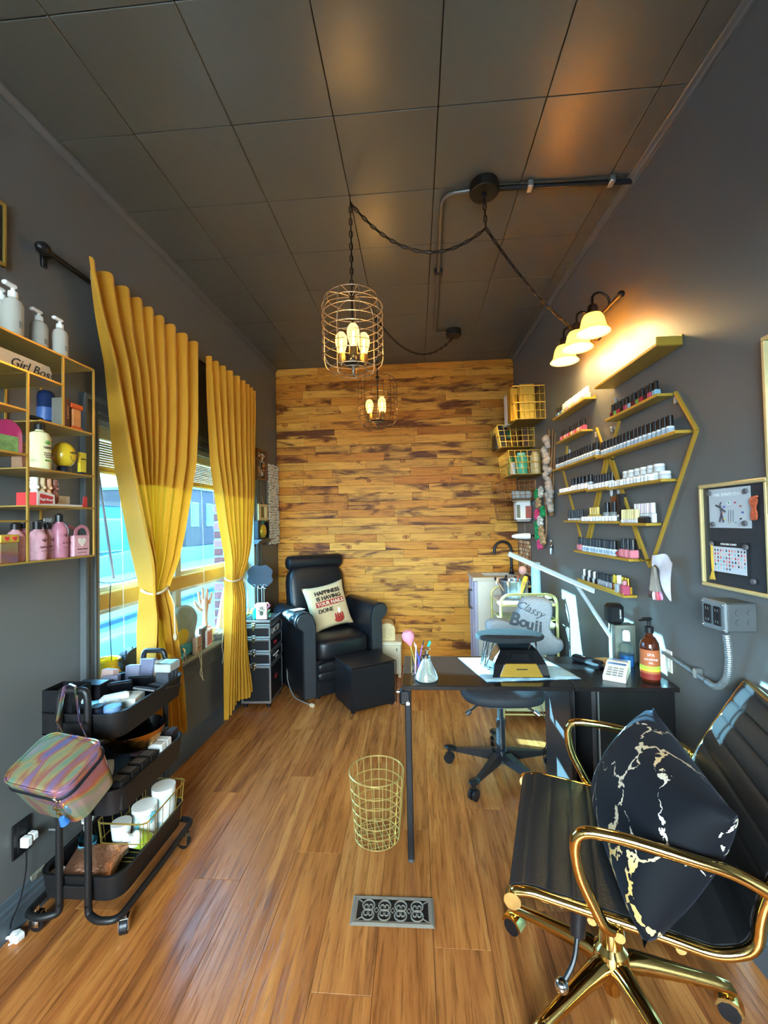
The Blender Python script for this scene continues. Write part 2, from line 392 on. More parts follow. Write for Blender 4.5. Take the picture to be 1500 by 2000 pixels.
    MB().box(-.16, .045, WY0-.10, WY1+.10, WZ0-.024, WZ0, .006).build('sill', mat('sill_paint', '#8e9288', .3, var=.06), win, smooth=False)
    MB().box(0, .018, WY0-.085, WY1+.085, WZ0-.13, WZ0-.024, .003).box(.014, .032, WY0-.085, WY1+.085, WZ0-.050, WZ0-.024, .006).build('apron', MT, win, smooth=False)
    for a, b in ((WY0, WY0+.03), (WY1-.03, WY1)): MB().box(-.165, 0, a, b, WZ0, WZ1, .002).build('jamb', mat('jamb_paint', '#a9ada6', .4), win, smooth=False)
    MB().box(-.165, 0, WY0, WY1, WZ1-.03, WZ1, .002).build('jamb', MATS['jamb_paint'], win, smooth=False)
    MB().box(-.13, -.055, WY0+.03, WY1-.03, 1.0, 1.085, .006).build('transom_rail', MWD, win, smooth=False)
    MB().box(-.13, -.06, 2.50, 2.565, WZ0, WZ1-.03, .004).build('mullion', mat('mullion_paint', '#cfcfc4', .4), win, smooth=False)
    for a, b in ((WY0+.03, 2.50), (2.565, WY1-.03)):
        for c, d in ((WZ0, 1.0), (1.085, WZ1-.03)):
            fr = MB()
            t = .022
            fr.box(-.115, -.085, a, b, c, c+t).box(-.115, -.085, a, b, d-t, d).box(-.115, -.085, a, a+t, c+t, d-t).box(-.115, -.085, b-t, b, c+t, d-t)
            fr.build('sash', mat('sash_paint', '#e4e2d8', .4), win, smooth=False)
            MB().box(-.102, -.099, a+t, b-t, c+t, d-t).build('pane', M_PANE, win, smooth=False)
    for nm, p, sx, sy, rot in (('window_portal', LW @ Vector((-.19, (WY0+WY1)/2, (WZ0+WZ1)/2)), WY1-WY0, WZ1-WZ0, (math.pi/2, 0, math.pi/2+AL)),
                               ('window_portal', Vector((-.40, YF-.19, 1.5)), 1.8, 1.4, (math.pi/2, 0, math.pi))):
        l = bpy.data.lights.new(nm, 'AREA'); l.shape = 'RECTANGLE'; l.size = sx; l.size_y = sy; l.cycles.is_portal = True
        o = bpy.data.objects.new(nm, l); COL.objects.link(o); o.location = p
        d = Vector((1, 0, 0)) if p.x < -1 else Vector((0, 1, 0)); o.rotation_euler = d.to_track_quat('-Z', 'Z').to_euler()
shell()
# ------------------------------------------------------------------ the street outside
def street():
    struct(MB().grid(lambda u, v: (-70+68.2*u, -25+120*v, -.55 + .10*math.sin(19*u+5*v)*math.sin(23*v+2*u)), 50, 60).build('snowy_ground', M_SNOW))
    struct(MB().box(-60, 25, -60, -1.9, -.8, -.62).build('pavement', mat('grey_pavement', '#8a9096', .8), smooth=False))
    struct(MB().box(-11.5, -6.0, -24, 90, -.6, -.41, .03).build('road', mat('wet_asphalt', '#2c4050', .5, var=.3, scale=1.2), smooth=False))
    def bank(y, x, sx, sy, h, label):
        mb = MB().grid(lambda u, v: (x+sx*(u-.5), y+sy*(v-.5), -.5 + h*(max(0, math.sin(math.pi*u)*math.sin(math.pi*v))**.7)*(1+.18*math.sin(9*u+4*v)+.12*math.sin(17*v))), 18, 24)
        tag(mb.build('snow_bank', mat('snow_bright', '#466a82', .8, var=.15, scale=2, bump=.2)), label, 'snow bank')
    bank(4.2, -3.9, 1.6, 4.5, .55, 'near snow bank heaped just outside the shop window')
    bank(20, -13.2, 2.4, 26, .7, 'long snow bank along the road outside the window')
    def house(name, label, x, y0, y1, h, wall, roofc, pitched, wins, depth=9):
        t = thing(name, label, 'building', (x, (y0+y1)/2, -.55)); hw = (y1-y0)/2
        MB().box(-depth, 0, -hw, hw, 0, h).build('wall', wall, t, smooth=False)
        if pitched: MB().prism([(-depth-.4, h), (.4, h), (-depth/2, h+1.1)], -hw-.3, hw+.3, lambda u, v, w: (u, w, v)).build('roof', roofc, t, smooth=False)
        else: MB().box(-depth-.1, .12, -hw-.1, hw+.1, h, h+.3).build('roof', roofc, t, smooth=False)
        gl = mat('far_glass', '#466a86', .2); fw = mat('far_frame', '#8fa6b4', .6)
        for (a, b, c, d) in wins:
            f = MB().box(0, .10, a, b, c, d).build('window', fw, t, smooth=False)
            MB().box(.09, .13, a+.14, b-.14, c+.14, d-.14).build('pane', gl, f, smooth=False)
            f = MB().box(-depth*.5+a*.8, -depth*.5+b*.8, -hw-.10, -hw, c, d).build('window', fw, t, smooth=False)
            MB().box(-depth*.5+a*.8+.14, -depth*.5+b*.8-.14, -hw-.13, -hw-.09, c+.14, d-.14).build('pane', gl, f, smooth=False)
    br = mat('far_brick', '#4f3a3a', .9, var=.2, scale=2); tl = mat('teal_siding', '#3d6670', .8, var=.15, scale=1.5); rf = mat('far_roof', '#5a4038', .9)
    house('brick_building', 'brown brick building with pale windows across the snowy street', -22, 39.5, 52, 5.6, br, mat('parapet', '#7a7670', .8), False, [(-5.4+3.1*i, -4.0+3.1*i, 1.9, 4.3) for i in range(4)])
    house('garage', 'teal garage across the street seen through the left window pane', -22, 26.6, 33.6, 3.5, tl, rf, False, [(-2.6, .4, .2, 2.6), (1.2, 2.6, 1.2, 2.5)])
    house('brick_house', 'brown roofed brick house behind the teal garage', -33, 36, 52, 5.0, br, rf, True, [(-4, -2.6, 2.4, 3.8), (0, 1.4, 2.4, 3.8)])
street()
# ------------------------------------------------------------------ ceiling lamps, chains, conduit, wall light
def warm_point(loc, e, parent, r=.03, name='bulb_light', col=(1, .72, .40)):
    l = bpy.data.lights.new(name, 'POINT'); l.energy = e; l.color = col; l.shadow_soft_size = r
    o = bpy.data.objects.new(name, l); COL.objects.link(o); o.parent = parent; o.location = loc; return o
def filament_mat():
    m, N, L, b = nodes_mat('amber_bulb'); N.remove(b); o = N['Material Output']
    t = N.new('ShaderNodeBsdfTransparent'); t.inputs[0].default_value = (1, .80, .42, 1); e = N.new('ShaderNodeEmission'); e.inputs[0].default_value = (1, .46, .09, 1); e.inputs[1].default_value = 1.6
    lw = N.new('ShaderNodeLayerWeight'); lw.inputs['Blend'].default_value = .5; mx = N.new('ShaderNodeMixShader'); r = ramp(N, [(0, .25), (1, .6)]); L.new(lw.outputs['Facing'], r.inputs[0]); L.new(r.outputs[0], mx.inputs[0])
    L.new(t.outputs[0], mx.inputs[1]); L.new(e.outputs[0], mx.inputs[2]); L.new(mx.outputs[0], o.inputs[0]); return m
M_BULB = filament_mat(); M_FIL = mat('filament', '#ffd070', .5, emit=14, emcol='#ffb648')
M_CAGE = mat('cage_wire', '#8a7d6c', .4, .5)
LINK = None
def chain(pts, parent, mt, L0=.030, wire=.0024):
    """separate chain links along a polyline, each turned a quarter against the last"""
    global LINK
    if LINK is None:
        p = arc((0, .010, 0), .0068, 0, math.pi, 5) + arc((0, -.010, 0), .0068, math.pi, 2*math.pi, 5)
        o = MB().tube(p, wire, 5, closed=True).build('chain_link', mt); LINK = o.data; bpy.data.objects.remove(o)
    P = [Vector(p) for p in pts]; D = [0]
    for a, b in zip(P, P[1:]): D.append(D[-1] + (b-a).length)
    n = max(1, round(D[-1]/L0)); step = D[-1]/n
    for k in range(n):
        d = (k+.5)*step; i = max(j for j in range(len(D)-1) if D[j] <= d+1e-9); t = (d-D[i])/(D[i+1]-D[i]); c = P[i].lerp(P[i+1], t); T = (P[i+1]-P[i]).normalized()
        ref = Vector((0, 0, 1)) if abs(T.z) < .9 else Vector((1, 0, 0)); X = ref.cross(T).normalized()
        if k % 2: X = T.cross(X).normalized()
        M = frame(c, X, T); o = bpy.data.objects.new('chain_link', LINK); COL.objects.link(o); o.parent = parent; o.matrix_local = M @ Matrix.Diagonal((1, step/.030, 1, 1))
def sag(a, b, drop, n=24):
    a, b = Vector(a), Vector(b); return [a.lerp(b, i/n) - Vector((0, 0, drop*4*(i/n)*(1-i/n))) for i in range(n+1)]
def pendant(loc, top, label, cage_mat, rz, power):
    t = thing('pendant_lamp', label, 'pendant lamp', loc, rz); r, H = .143, .36      # loc = bottom centre of the cage
    cg = MB(); n = 9
    for k in range(n):
        a = 2*math.pi*k/n; c, s = math.cos(a), math.sin(a)
        prof = [(.062, .0), (.105, .002), (.132, .022), (r, .055), (r, .30), (.135, .335), (.115, .352), (.06, .357), (.008, .352)]
        cg.tube([(q*c, q*s, z) for q, z in fillet([(a_, 0, b_) for a_, b_ in prof], .03, 3) and [(v.x, v.z) for v in fillet([(a_, 0, b_) for a_, b_ in prof], .03, 3)]], .0019, 5)
    wires = cg.build('cage_wires', cage_mat, t)
    for z, q in ((.004, .11), (.06, r), (.10, r), (.14, r), (.18, r), (.22, r), (.26, r), (.30, r), (.347, .118)):
        MB().tube(arc((0, 0, z), q, 0, 2*math.pi*35/36, 36), .0019, 5, closed=True).build('cage_ring', cage_mat, t)
    MB().tube(arc((0, 0, .003), .066, 0, 2*math.pi*23/24, 24), .0022, 5, closed=True).build('cage_ring', cage_mat, t)
    MB().lathe([(0, .022), (.02, .022), (.05, .030), (.052, .036), (.02, .044), (.012, .06), (0, .06)], 24).build('base_plate', M_BRONZE, t)
    MB().cyl((0, 0, .05), (0, 0, .36), .0055, n=8).lathe([(0, .345), (.014, .345), (.014, .365), (.006, .372), (0, .372)], 12).build('stem', M_BRONZE, t)
    MB().lathe([(0, -.022), (.006, -.020), (.005, -.01), (.008, 0), (.008, .022), (0, .022)], 10).build('finial', cage_mat, t)
    for k in range(3):
        a = 2*math.pi*k/3 + .5; p = Vector((.062*math.cos(a), .062*math.sin(a), .035))
        b = MB().lathe([(.013, 0), (.017, .012), (.026, .042), (.0285, .066), (.025, .088), (.014, .103), (0, .108)], 16, o=p+Vector((0, 0, .055))).build('bulb', M_BULB, t)
        MB().tube([p+Vector((.004*math.cos(j*2.4), .004*math.sin(j*2.4), .066+.0115*(j//2) if j % 2 else .066+.0115*(j//2)+.004)) for j in range(12)], .0042, 5).build('filament', M_FIL, b)
        so = MB().lathe([(0, 0), (.010, 0), (.012, .012), (.019, .016), (.019, .05), (.016, .056), (0, .056)], 14, o=p).build('bulb_socket', mat('bulb_socket_brass', '#8a6a3a', .4, .6), t)
        MB().tube([(0, 0, .034), p + Vector((0, 0, .006))], .006, 6).build('bulb_arm', M_BRONZE, t)
        warm_point(p+Vector((0, 0, .11)), power, t, .02)
    ch = MB().tube([(0, 0, .37), (.003, .002, top*.5+.18), (0, 0, top)], .0022, 5).build('cord', M_BLACK, t)
    chain([(0, 0, .372), (0, 0, top)], t, M_BLKM)
    MB().tube(arc((0, 0, top+.008), .010, -2.2, 2.8, 9, (0, 1, 0), (0, 0, 1)), .0022, 6).build('ceiling_hook', M_BLKM, t)
    return t
def lamps():
    pendant((-.279, 1.98, 2.105), ZC-2.105-.02, 'nearer round wire cage pendant lamp with three glowing filament bulbs', M_CAGE, .2, .38)
    pendant((-.262, 3.12, 2.10), ZC-2.10-.02, 'farther smaller-looking dark wire cage pendant lamp hanging before the wooden wall', mat('cage_dark', '#4a3c2e', .4, .5), .6, .38)
    # canopies with their swagged chains
    t = thing('ceiling_canopy', 'round dark bronze ceiling canopy nearer the camera with two swagged chains', 'ceiling canopy', (.345, 1.965, ZC))
    MB().lathe([(0, -.048), (.062, -.048), (.066, -.044), (.066, -.003), (0, -.003)], 28).build('cup', M_BRONZE, t)
    MB().lathe([(0, -.066), (.010, -.064), (.012, -.048), (0, -.048)], 12).build('finial', M_BLKM, t)
    J = Vector((.004, .005, -.205)); hook = Vector((-.279-.345, .015, -.03)); sc_end = Vector((.945-.345, 2.50-1.965, 2.46-ZC))
    chain([(0, 0, -.064), J], t, M_BLKM); chain(sag(hook, J, .17), t, M_BLKM); chain(sag(J, sc_end, .05), t, M_BLKM)
    MB().tube([(0, 0, -.064), (.002, .003, -.13), J], .0022, 5).build('cord', M_BLACK, t); MB().tube(sag(hook, J, .17), .0022, 5).build('cord', M_BLACK, t); MB().tube(sag(J, sc_end, .05), .0022, 5).build('cord', M_BLACK, t)
    t = thing('ceiling_canopy', 'round dark bronze ceiling canopy farther back near the wooden wall', 'ceiling canopy', (.335, 3.47, ZC))
    MB().lathe([(0, -.055), (.058, -.055), (.062, -.050), (.062, -.003), (0, -.003)], 28).build('cup', M_BRONZE, t)
    e = Vector((-.262-.335, 3.12-3.47, -.04)); a0 = Vector((0, 0, -.06))
    chain(sag(e, a0, .20), t, M_BLKM); MB().tube(sag(e, a0, .20), .0022, 5).build('cord', M_BLACK, t)
    # conduit
    z = ZC-.018
    c = thing('conduit', 'dark metal conduit pipe running along the ceiling between the canopies', 'pipe', (0, 0, 0))
    MB().tube([(WR(1.99)-.005, 1.995, z), (.40, 1.975, z)], .0115, 10).build('pipe', M_BLKM, c)
    pts = fillet([(.29, 1.975, z), (.155, 1.99, z), (.19, 3.45, z), (.28, 3.47, z)], .12, 8); MB().tube(pts, .0115, 10).build('pipe', mat('conduit_paint', '#5b5a54', .38, .3), c)
    for p in ((.555, 1.985), (.92, 1.992)): MB().box(p[0]-.012, p[0]+.012, p[1]-.03, p[1]+.016, z-.014, ZC-.001, .003).build('strap', M_ALU, c)
    MB().box(.143, .195, 2.60, 2.622, z-.014, ZC-.001, .003).build('strap', M_BLKM, c)
    # wall light
    s = thing('wall_light', 'bronze bar wall light with three glowing amber bell shades', 'wall lamp', (WR(2.33), 2.33, 2.42), AR)
    MB().lathe([(0, 0), (.06, 0), (.058, .012), (.03, .026), (0, .026)], 24, M=frame((0, .04, -.01), (0, 1, 0), (0, 0, 1)) @ Matrix.Rotation(math.pi, 4, 'X')).build('back_plate', M_BRONZE, s)
    MB().cyl((-.055, -.30, 0), (-.055, .34, 0), .010, n=12).ball((-.055, -.305, 0), .016).ball((-.055, .345, 0), .016).cyl((-.055, .04, 0), (0, .04, 0), .012).build('bar', M_BRONZE, s)
    sh = bpy.data.materials.new('amber_shade'); sh.use_nodes = True; N = sh.node_tree.nodes; L = sh.node_tree.links; N.remove(N['Principled BSDF'])
    tr = N.new('ShaderNodeBsdfTranslucent'); tr.inputs[0].default_value = (1, .66, .17, 1); df = N.new('ShaderNodeBsdfDiffuse'); df.inputs[0].default_value = (.95, .70, .26, 1); m1 = N.new('ShaderNodeMixShader'); m1.inputs[0].default_value = .35
    nz = N.new('ShaderNodeTexNoise'); nz.inputs['Scale'].default_value = 18; L.new(tr.outputs[0], m1.inputs[1]); L.new(df.outputs[0], m1.inputs[2])
    em = N.new('ShaderNodeEmission'); em.inputs[0].default_value = (1, .62, .16, 1); em.inputs[1].default_value = .10; ad = N.new('ShaderNodeAddShader'); L.new(m1.outputs[0], ad.inputs[0]); L.new(em.outputs[0], ad.inputs[1]); L.new(ad.outputs[0], N['Material Output'].inputs[0])
    hot = mat('lamp_bulb', '#fff2c8', .4, emit=14, emcol='#ffe2a0')
    for k, y in enumerate((-.19, 0, .185)):
        c0 = Vector((-.135, y, -.075))
        MB().tube(fillet([(-.055, y, 0), (-.055, y, .045), (-.10, y, .075), (-.135, y, .06), (-.135, y, .0)], .04, 4), .006, 8).build('arm', M_BRONZE, s)
        MB().lathe([(0, .085), (.018, .085), (.024, .075), (.026, .04), (.022, .03), (0, .03)], 16, o=c0).build('bulb_socket', M_BRONZE, s)
        d = MB().lathe([(.022, .042), (.040, .036), (.050, .018), (.056, -.008), (.062, -.032), (.078, -.052), (.074, -.050), (.059, -.030), (.052, -.006), (.046, .016), (.036, .032), (.022, .038)], 28, o=c0).build('lamp_shade', sh, s)
        MB().lathe([(0, .03), (.014, .025), (.016, .0), (.028, -.022), (.030, -.040), (.020, -.058), (0, -.064)], 16, o=c0).build('bulb', hot, s)
        warm_point(c0+Vector((0, 0, -.085)), .52, s, .05, col=(1, .72, .32))
lamps()
# ------------------------------------------------------------------ curtains
def fabric(name, col, glow):
    m, N, L, b = nodes_mat(name); o = N['Material Output']
    tc = N.new('ShaderNodeTexCoord'); wv = N.new('ShaderNodeTexNoise'); wv.inputs['Scale'].default_value = 260; L.new(tc.outputs['Object'], wv.inputs['Vector'])
    c = mixc(N, L, .5, col, col); rr = ramp(N, [(.3, '#cfcfcf'), (.7, '#ffffff')]); L.new(wv.outputs['Fac'], rr.inputs[0]); cc = mixc(N, L, .3, c, rr.outputs[0], 'MULTIPLY'); L.new(cc, b.inputs['Base Color'])
    b.inputs['Roughness'].default_value = .8; b.inputs['Sheen Weight'].default_value = .25; t = N.new('ShaderNodeBsdfTranslucent'); L.new(cc, t.inputs[0]); mx = N.new('ShaderNodeMixShader'); mx.inputs[0].default_value = glow
    L.new(b.outputs[0], mx.inputs[1]); L.new(t.outputs[0], mx.inputs[2]); L.new(mx.outputs[0], o.inputs[0]); return m
def lerp_z(tab, z):
    if z >= tab[0][1]: return tab[0][0]
    for (y0, z0), (y1, z1) in zip(tab, tab[1:]):
        if z1 <= z <= z0:
            t = (z0-z)/(z0-z1); return y0+(y1-y0)*t
    return tab[-1][0]
def curtain(label, lp, rp, ztop, zbot, ztie, pleats, seed, off=.09):
    def tab(pp):
        q = sorted([((LW.inverted() @ onL(x, y, off)).y, onL(x, y, off).z) for x, y in pp], key=lambda a: -a[1]); return q
    A, B = tab(lp), tab(rp); rnd = random.Random(seed); ph = [rnd.uniform(-.5, .5) for _ in range(20)]
    t = thing('curtain', label, 'curtain'); t.matrix_world = LW
    nu, nv = pleats*9, 60
    def fn(u, v):
        z = ztop + (zbot-ztop)*v; y0, y1 = lerp_z(A, z), lerp_z(B, z); w = y1-y0
        tie = math.exp(-((z-ztie)/.10)**2)
        k = 2*math.pi*pleats*u + .8*math.sin(3*u*math.pi+seed) + .5*v*math.sin(7*u)
        amp = (.022 + .024*min(1, v*3))*(1-.25*tie)*(1-.55*max(0, (v-.6)/.4)**2); head = max(0, 1-(v*14))
        x = off + amp*(math.sin(k)+.14*math.sin(2*k+seed))*(1+.45*math.sin(5.1*u+seed)) - .012*tie + .018*math.sin(2.2*u*math.pi+1)*min(1, 2*v)
        y = y0 + w*(u + .012*math.sin(2*k+1)*(1-head))
        zz = z + (.012*math.sin(k+.7) if v == 0 else 0) + (.02*math.sin(6*u+seed) if v > .97 else 0)
        return (x, y, zz)
    MB().grid(fn, nu, nv).build('panel', M_CURT, t, ang=80)
    yt0, yt1 = lerp_z(A, ztie), lerp_z(B, ztie); yc, wy = (yt0+yt1)/2, (yt1-yt0)/2+.008
    M_ROPE = mat('cream_cord', '#d8cba8', .8, scale=300, bump=.3)
    MB().tube([(off+.050*math.cos(a), yc+wy*math.sin(a), ztie+.010*math.sin(2*a)) for a in [2*math.pi*i/24 for i in range(24)]], .006, 6, closed=True).build('tie_cord', M_ROPE, t)
    MB().tube([(off+.045, yc+wy*.5, ztie), (off+.06, yc+wy*.9, ztie-.08), (off+.055, yc+wy*1.1, ztie-.24)], .004, 6).ball((off+.055, yc+wy*1.1, ztie-.255), (.011, .011, .02), 8, 5).build('cord_tassel', M_ROPE, t)
    return t
M_CURT = fabric('mustard_cloth', '#d59b20', .07)
curtain('wide mustard yellow curtain tied at its middle, nearer the camera', [(165,515),(186,620),(205,700),(232,900),(262,1050),(287,1150),(281,1230),(278,1320),(280,1440)], [(390,680),(386,760),(381,840),(373,910),(345,1040),(318,1150),(328,1230),(345,1320),(357,1420)], 2.49, .24, 1.07, 9, 2)
curtain('narrower mustard yellow curtain tied low, beside the black rolling case', [(405,705),(408,800),(413,900),(428,1020),(446,1130),(440,1200),(437,1300),(436,1395)], [(497,760),(494,830),(491,880),(488,960),(480,1060),(468,1130),(468,1200),(474,1280),(485,1345)], 2.475, .11, 1.01, 8, 5)
def rod():
    t = thing('curtain_rod', 'black curtain rod across the window head carrying both curtains', 'curtain rod'); t.matrix_world = LW
    MB().cyl((.05, 1.50, 2.44), (.05, 3.46, 2.44), .010, n=12).build('rod', M_BLKM, t)
    for y in (1.48, 3.475): MB().lathe([(0, -.03), (.014, -.026), (.024, -.006), (.024, .008), (.012, .024), (0, .028)], 14, M=frame((.05, y, 2.44), (1, 0, 0), (0, 0, 1))).build('finial', M_BLKM, t)
    for y in (1.53, 2.585, 3.43): MB().box(0, .012, y-.012, y+.012, 2.40, 2.48, .003).cyl((0, y, 2.44), (.05, y, 2.44), .007).build('bracket', M_BLKM, t)
rod()
# ------------------------------------------------------------------ armchair corner
def rrect(w, h, r, n=5, cx=0, cy=0):
    P = []
    for sx, sy, a in ((1, 1, 0), (-1, 1, 1), (-1, -1, 2), (1, -1, 3)):
        for k in range(n):
            t = (a + k/(n-1))*math.pi/2; P.append((cx+sx*(w/2-r)+r*math.cos(t), cy+sy*(h/2-r)+r*math.sin(t)))
    return P
def soft(sx, sy, sz, c=(0,0,0), e=4.0, n=28, m=16, M=None):          # superellipsoid block: a padded cushion
    def p(c_, e_): return math.copysign(abs(c_)**(2/e_), c_)
    def fn(u, v):
        a = 2*math.pi*u; b = math.pi*(v-.5)
        return (c[0]+sx/2*p(math.cos(b), e)*p(math.cos(a), e), c[1]+sy/2*p(math.cos(b), e)*p(math.sin(a), e), c[2]+sz/2*p(math.sin(b), e))
    return MB().grid(fn, n, m, cu=True, M=M)
def armchair():
    t = thing('armchair', 'black leather armchair with round headrest roll standing in the wooden corner', 'armchair', (-.765, 3.70, 0), .64); t.scale = (1.1, 1, 1)
    MB().box(-.24, .24, -.27, .26, .03, .30, .02).build('base_frame', M_LEATH, t, smooth=False)
    for sx in (-1, 1):
        prof = [(.0, .03), (.105, .03), (.105, .56)] + [(.085+.072*math.cos(a), .63+.072*math.sin(a)) for a in [-.75+.26*i for i in range(15)]] + [(0, .60)]
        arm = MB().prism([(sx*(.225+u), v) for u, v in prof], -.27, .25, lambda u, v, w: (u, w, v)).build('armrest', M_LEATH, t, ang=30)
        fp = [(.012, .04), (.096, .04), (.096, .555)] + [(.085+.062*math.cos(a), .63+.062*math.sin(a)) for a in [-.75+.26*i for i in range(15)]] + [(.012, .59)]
        MB().prism([(sx*(.225+u), v) for u, v in fp], -.285, -.268, lambda u, v, w: (u, w, v)).build('arm_front', mat('leather_lit', '#33363a', .42, var=.12, scale=120, bump=.2), arm, ang=30)  # same leather in a paler tone: light on the arm fronts put into the colour
    soft(.455, .56, .19, (0, -.02, .375), 5).build('seat', M_LEATH, t, ang=60)
    for k, z in enumerate((.255, .185)): soft(.45, .06, .085, (0, -.285+.008*k, z), 4, 24, 10).build('front_roll', M_LEATH, t, ang=60)
    MB().box(-.224, .224, -.282, -.26, .03, .15, .006).build('front_panel', M_LEATH, t, smooth=False)
    Mb = Matrix.Translation((0, .16, .40)) @ Matrix.Rotation(-.20, 4, 'X')
    soft(.50, .17, .66, (0, .06, .30), 5, M=Mb).build('backrest', M_LEATH, t, ang=60)
    hr = MB().lathe([(0, -.245), (.045, -.245), (.062, -.232), (.066, -.20), (.066, .20), (.062, .232), (.045, .245), (0, .245)], 24, M=Mb @ Matrix.Translation((0, .03, .655)) @ Matrix.Rotation(math.pi/2, 4, 'Y')).build('headrest', M_LEATH, t)
    for x in (-.2, .2):
        for y in (-.22, .2): MB().cyl((x, y, 0), (x, y, .035), .02).build('foot', M_BLACK, t)
    # cushion with print
    M_CUSH = mat('linen_print', '#d4bb90', .9, var=.06, scale=220, bump=.25); ink = mat('print_black', '#2a201a', .9); red = mat('print_red', '#a83428', .9)
    Rz = Matrix.Rotation(.64, 4, 'Z'); o = Vector((-.765, 3.70, 0)) + (Rz @ Vector((.0, .04, .665)))
    cu = thing('cushion', 'linen cushion lettered HAPPINESS IS HAVING YOUR NAILS DONE on the armchair', 'cushion')
    cu.matrix_world = Matrix.Translation(o) @ Rz @ Matrix.Rotation(math.pi/2-.30, 4, 'X') @ Matrix.Rotation(.13, 4, 'Z')
    MB().pillow(.40, .40, .12, .32, 20).build('cover', M_CUSH, cu, ang=60, merge=.0005)
    def dome(x, y): return .06*max(0, 1-(x/.2)**2)**.32*max(0, 1-(y/.2)**2)**.32
    for s, sz, y, mt_, x in (('HAPPINESS', .050, .118, ink, 0), ('IS HAVING', .050, .070, ink, 0), ('YOUR NAILS', .044, .022, mat('print_cream', '#efe0c0', .9), 0), ('DONE', .050, -.035, ink, -.055)):
        tl = .38*(y/.2)**3*.25
        text(s, sz, mt_, cu, Matrix.Translation((x, y, dome(x, y)+.004)) @ Matrix.Rotation(-.42*y/.2*.9, 4, 'X'), ext=.005)
    MB().box(-.13, .13, .002, .047, dome(0, .02)-.006, dome(0, .02)+.0035, .001).build('print_band', red, cu, smooth=False)
    mb = MB()
    for k in range(4): mb.ball((.055+.022*k-.03, -.10-.004*(k % 2), dome(.06, -.1)+.0), (.010, .030, .006), 8, 6)
    mb.ball((.055, -.13, dome(.05, -.13)-.002), (.05, .03, .006), 10, 6).build('print_hand', red, cu)
    MB().ball((.07, -.06, dome(.07, -.06)), (.014, .028, .005), 10, 6).build('print_nail', mat('print_white', '#f4eee2', .9), cu)
    # small card on the arm
    p = Vector((-.765, 3.70, 0)) + (Rz @ Vector((-.345, -.13, .7035)))
    c = tag(MB().box(-.05, .05, -.035, .035, 0, .002).build('paper_card', mat('white_card', '#dfe6ea', .6), smooth=False), 'small white card lying on the left arm of the armchair', 'card'); c.location = p; c.rotation_euler = (0, 0, .9)
    # mains lead by its foot
    ld = thing('power_cord', 'grey power cord with plug on the floor beside the armchair', 'cord', (0, 0, 0))
    MB().tube(fillet([(-1.12, 3.62, .30), (-1.10, 3.52, .09), (-1.0, 3.38, .006), (-.90, 3.30, .006), (-.83, 3.235, .012)], .08, 5), .0045, 6).build('lead', mat('grey_cable', '#8b8a84', .5), ld)
    MB().box(-.02, .02, -.013, .013, 0, .026, .005, M=Matrix.Translation((-.815, 3.225, 0)) @ Matrix.Rotation(-.6, 4, 'Z')).build('plug', mat('plug_tan', '#c8b08e', .5), ld, smooth=False)
    # ottoman
    ot = thing('ottoman', 'small black leather cube ottoman standing before the armchair', 'ottoman', (-.425, 3.335, 0), .56)
    MB().box(-.185, .185, -.165, .165, .012, .325, .012).build('body', M_LEATH, ot, ang=30)
    MB().box(-.187, .187, -.167, .167, .327, .338, .006).build('top_panel', M_LEATH, ot, ang=30)
    for a in (-1, 1): MB().cyl((a*.187, -.167, .02), (a*.187, -.167, .335), .004, n=6).build('seam', M_LEATH, ot)
    for x in (-.16, .16):
        for y in (-.14, .14): MB().cyl((x, y, 0), (x, y, .013), .015).build('foot', M_BLACK, ot)
armchair()
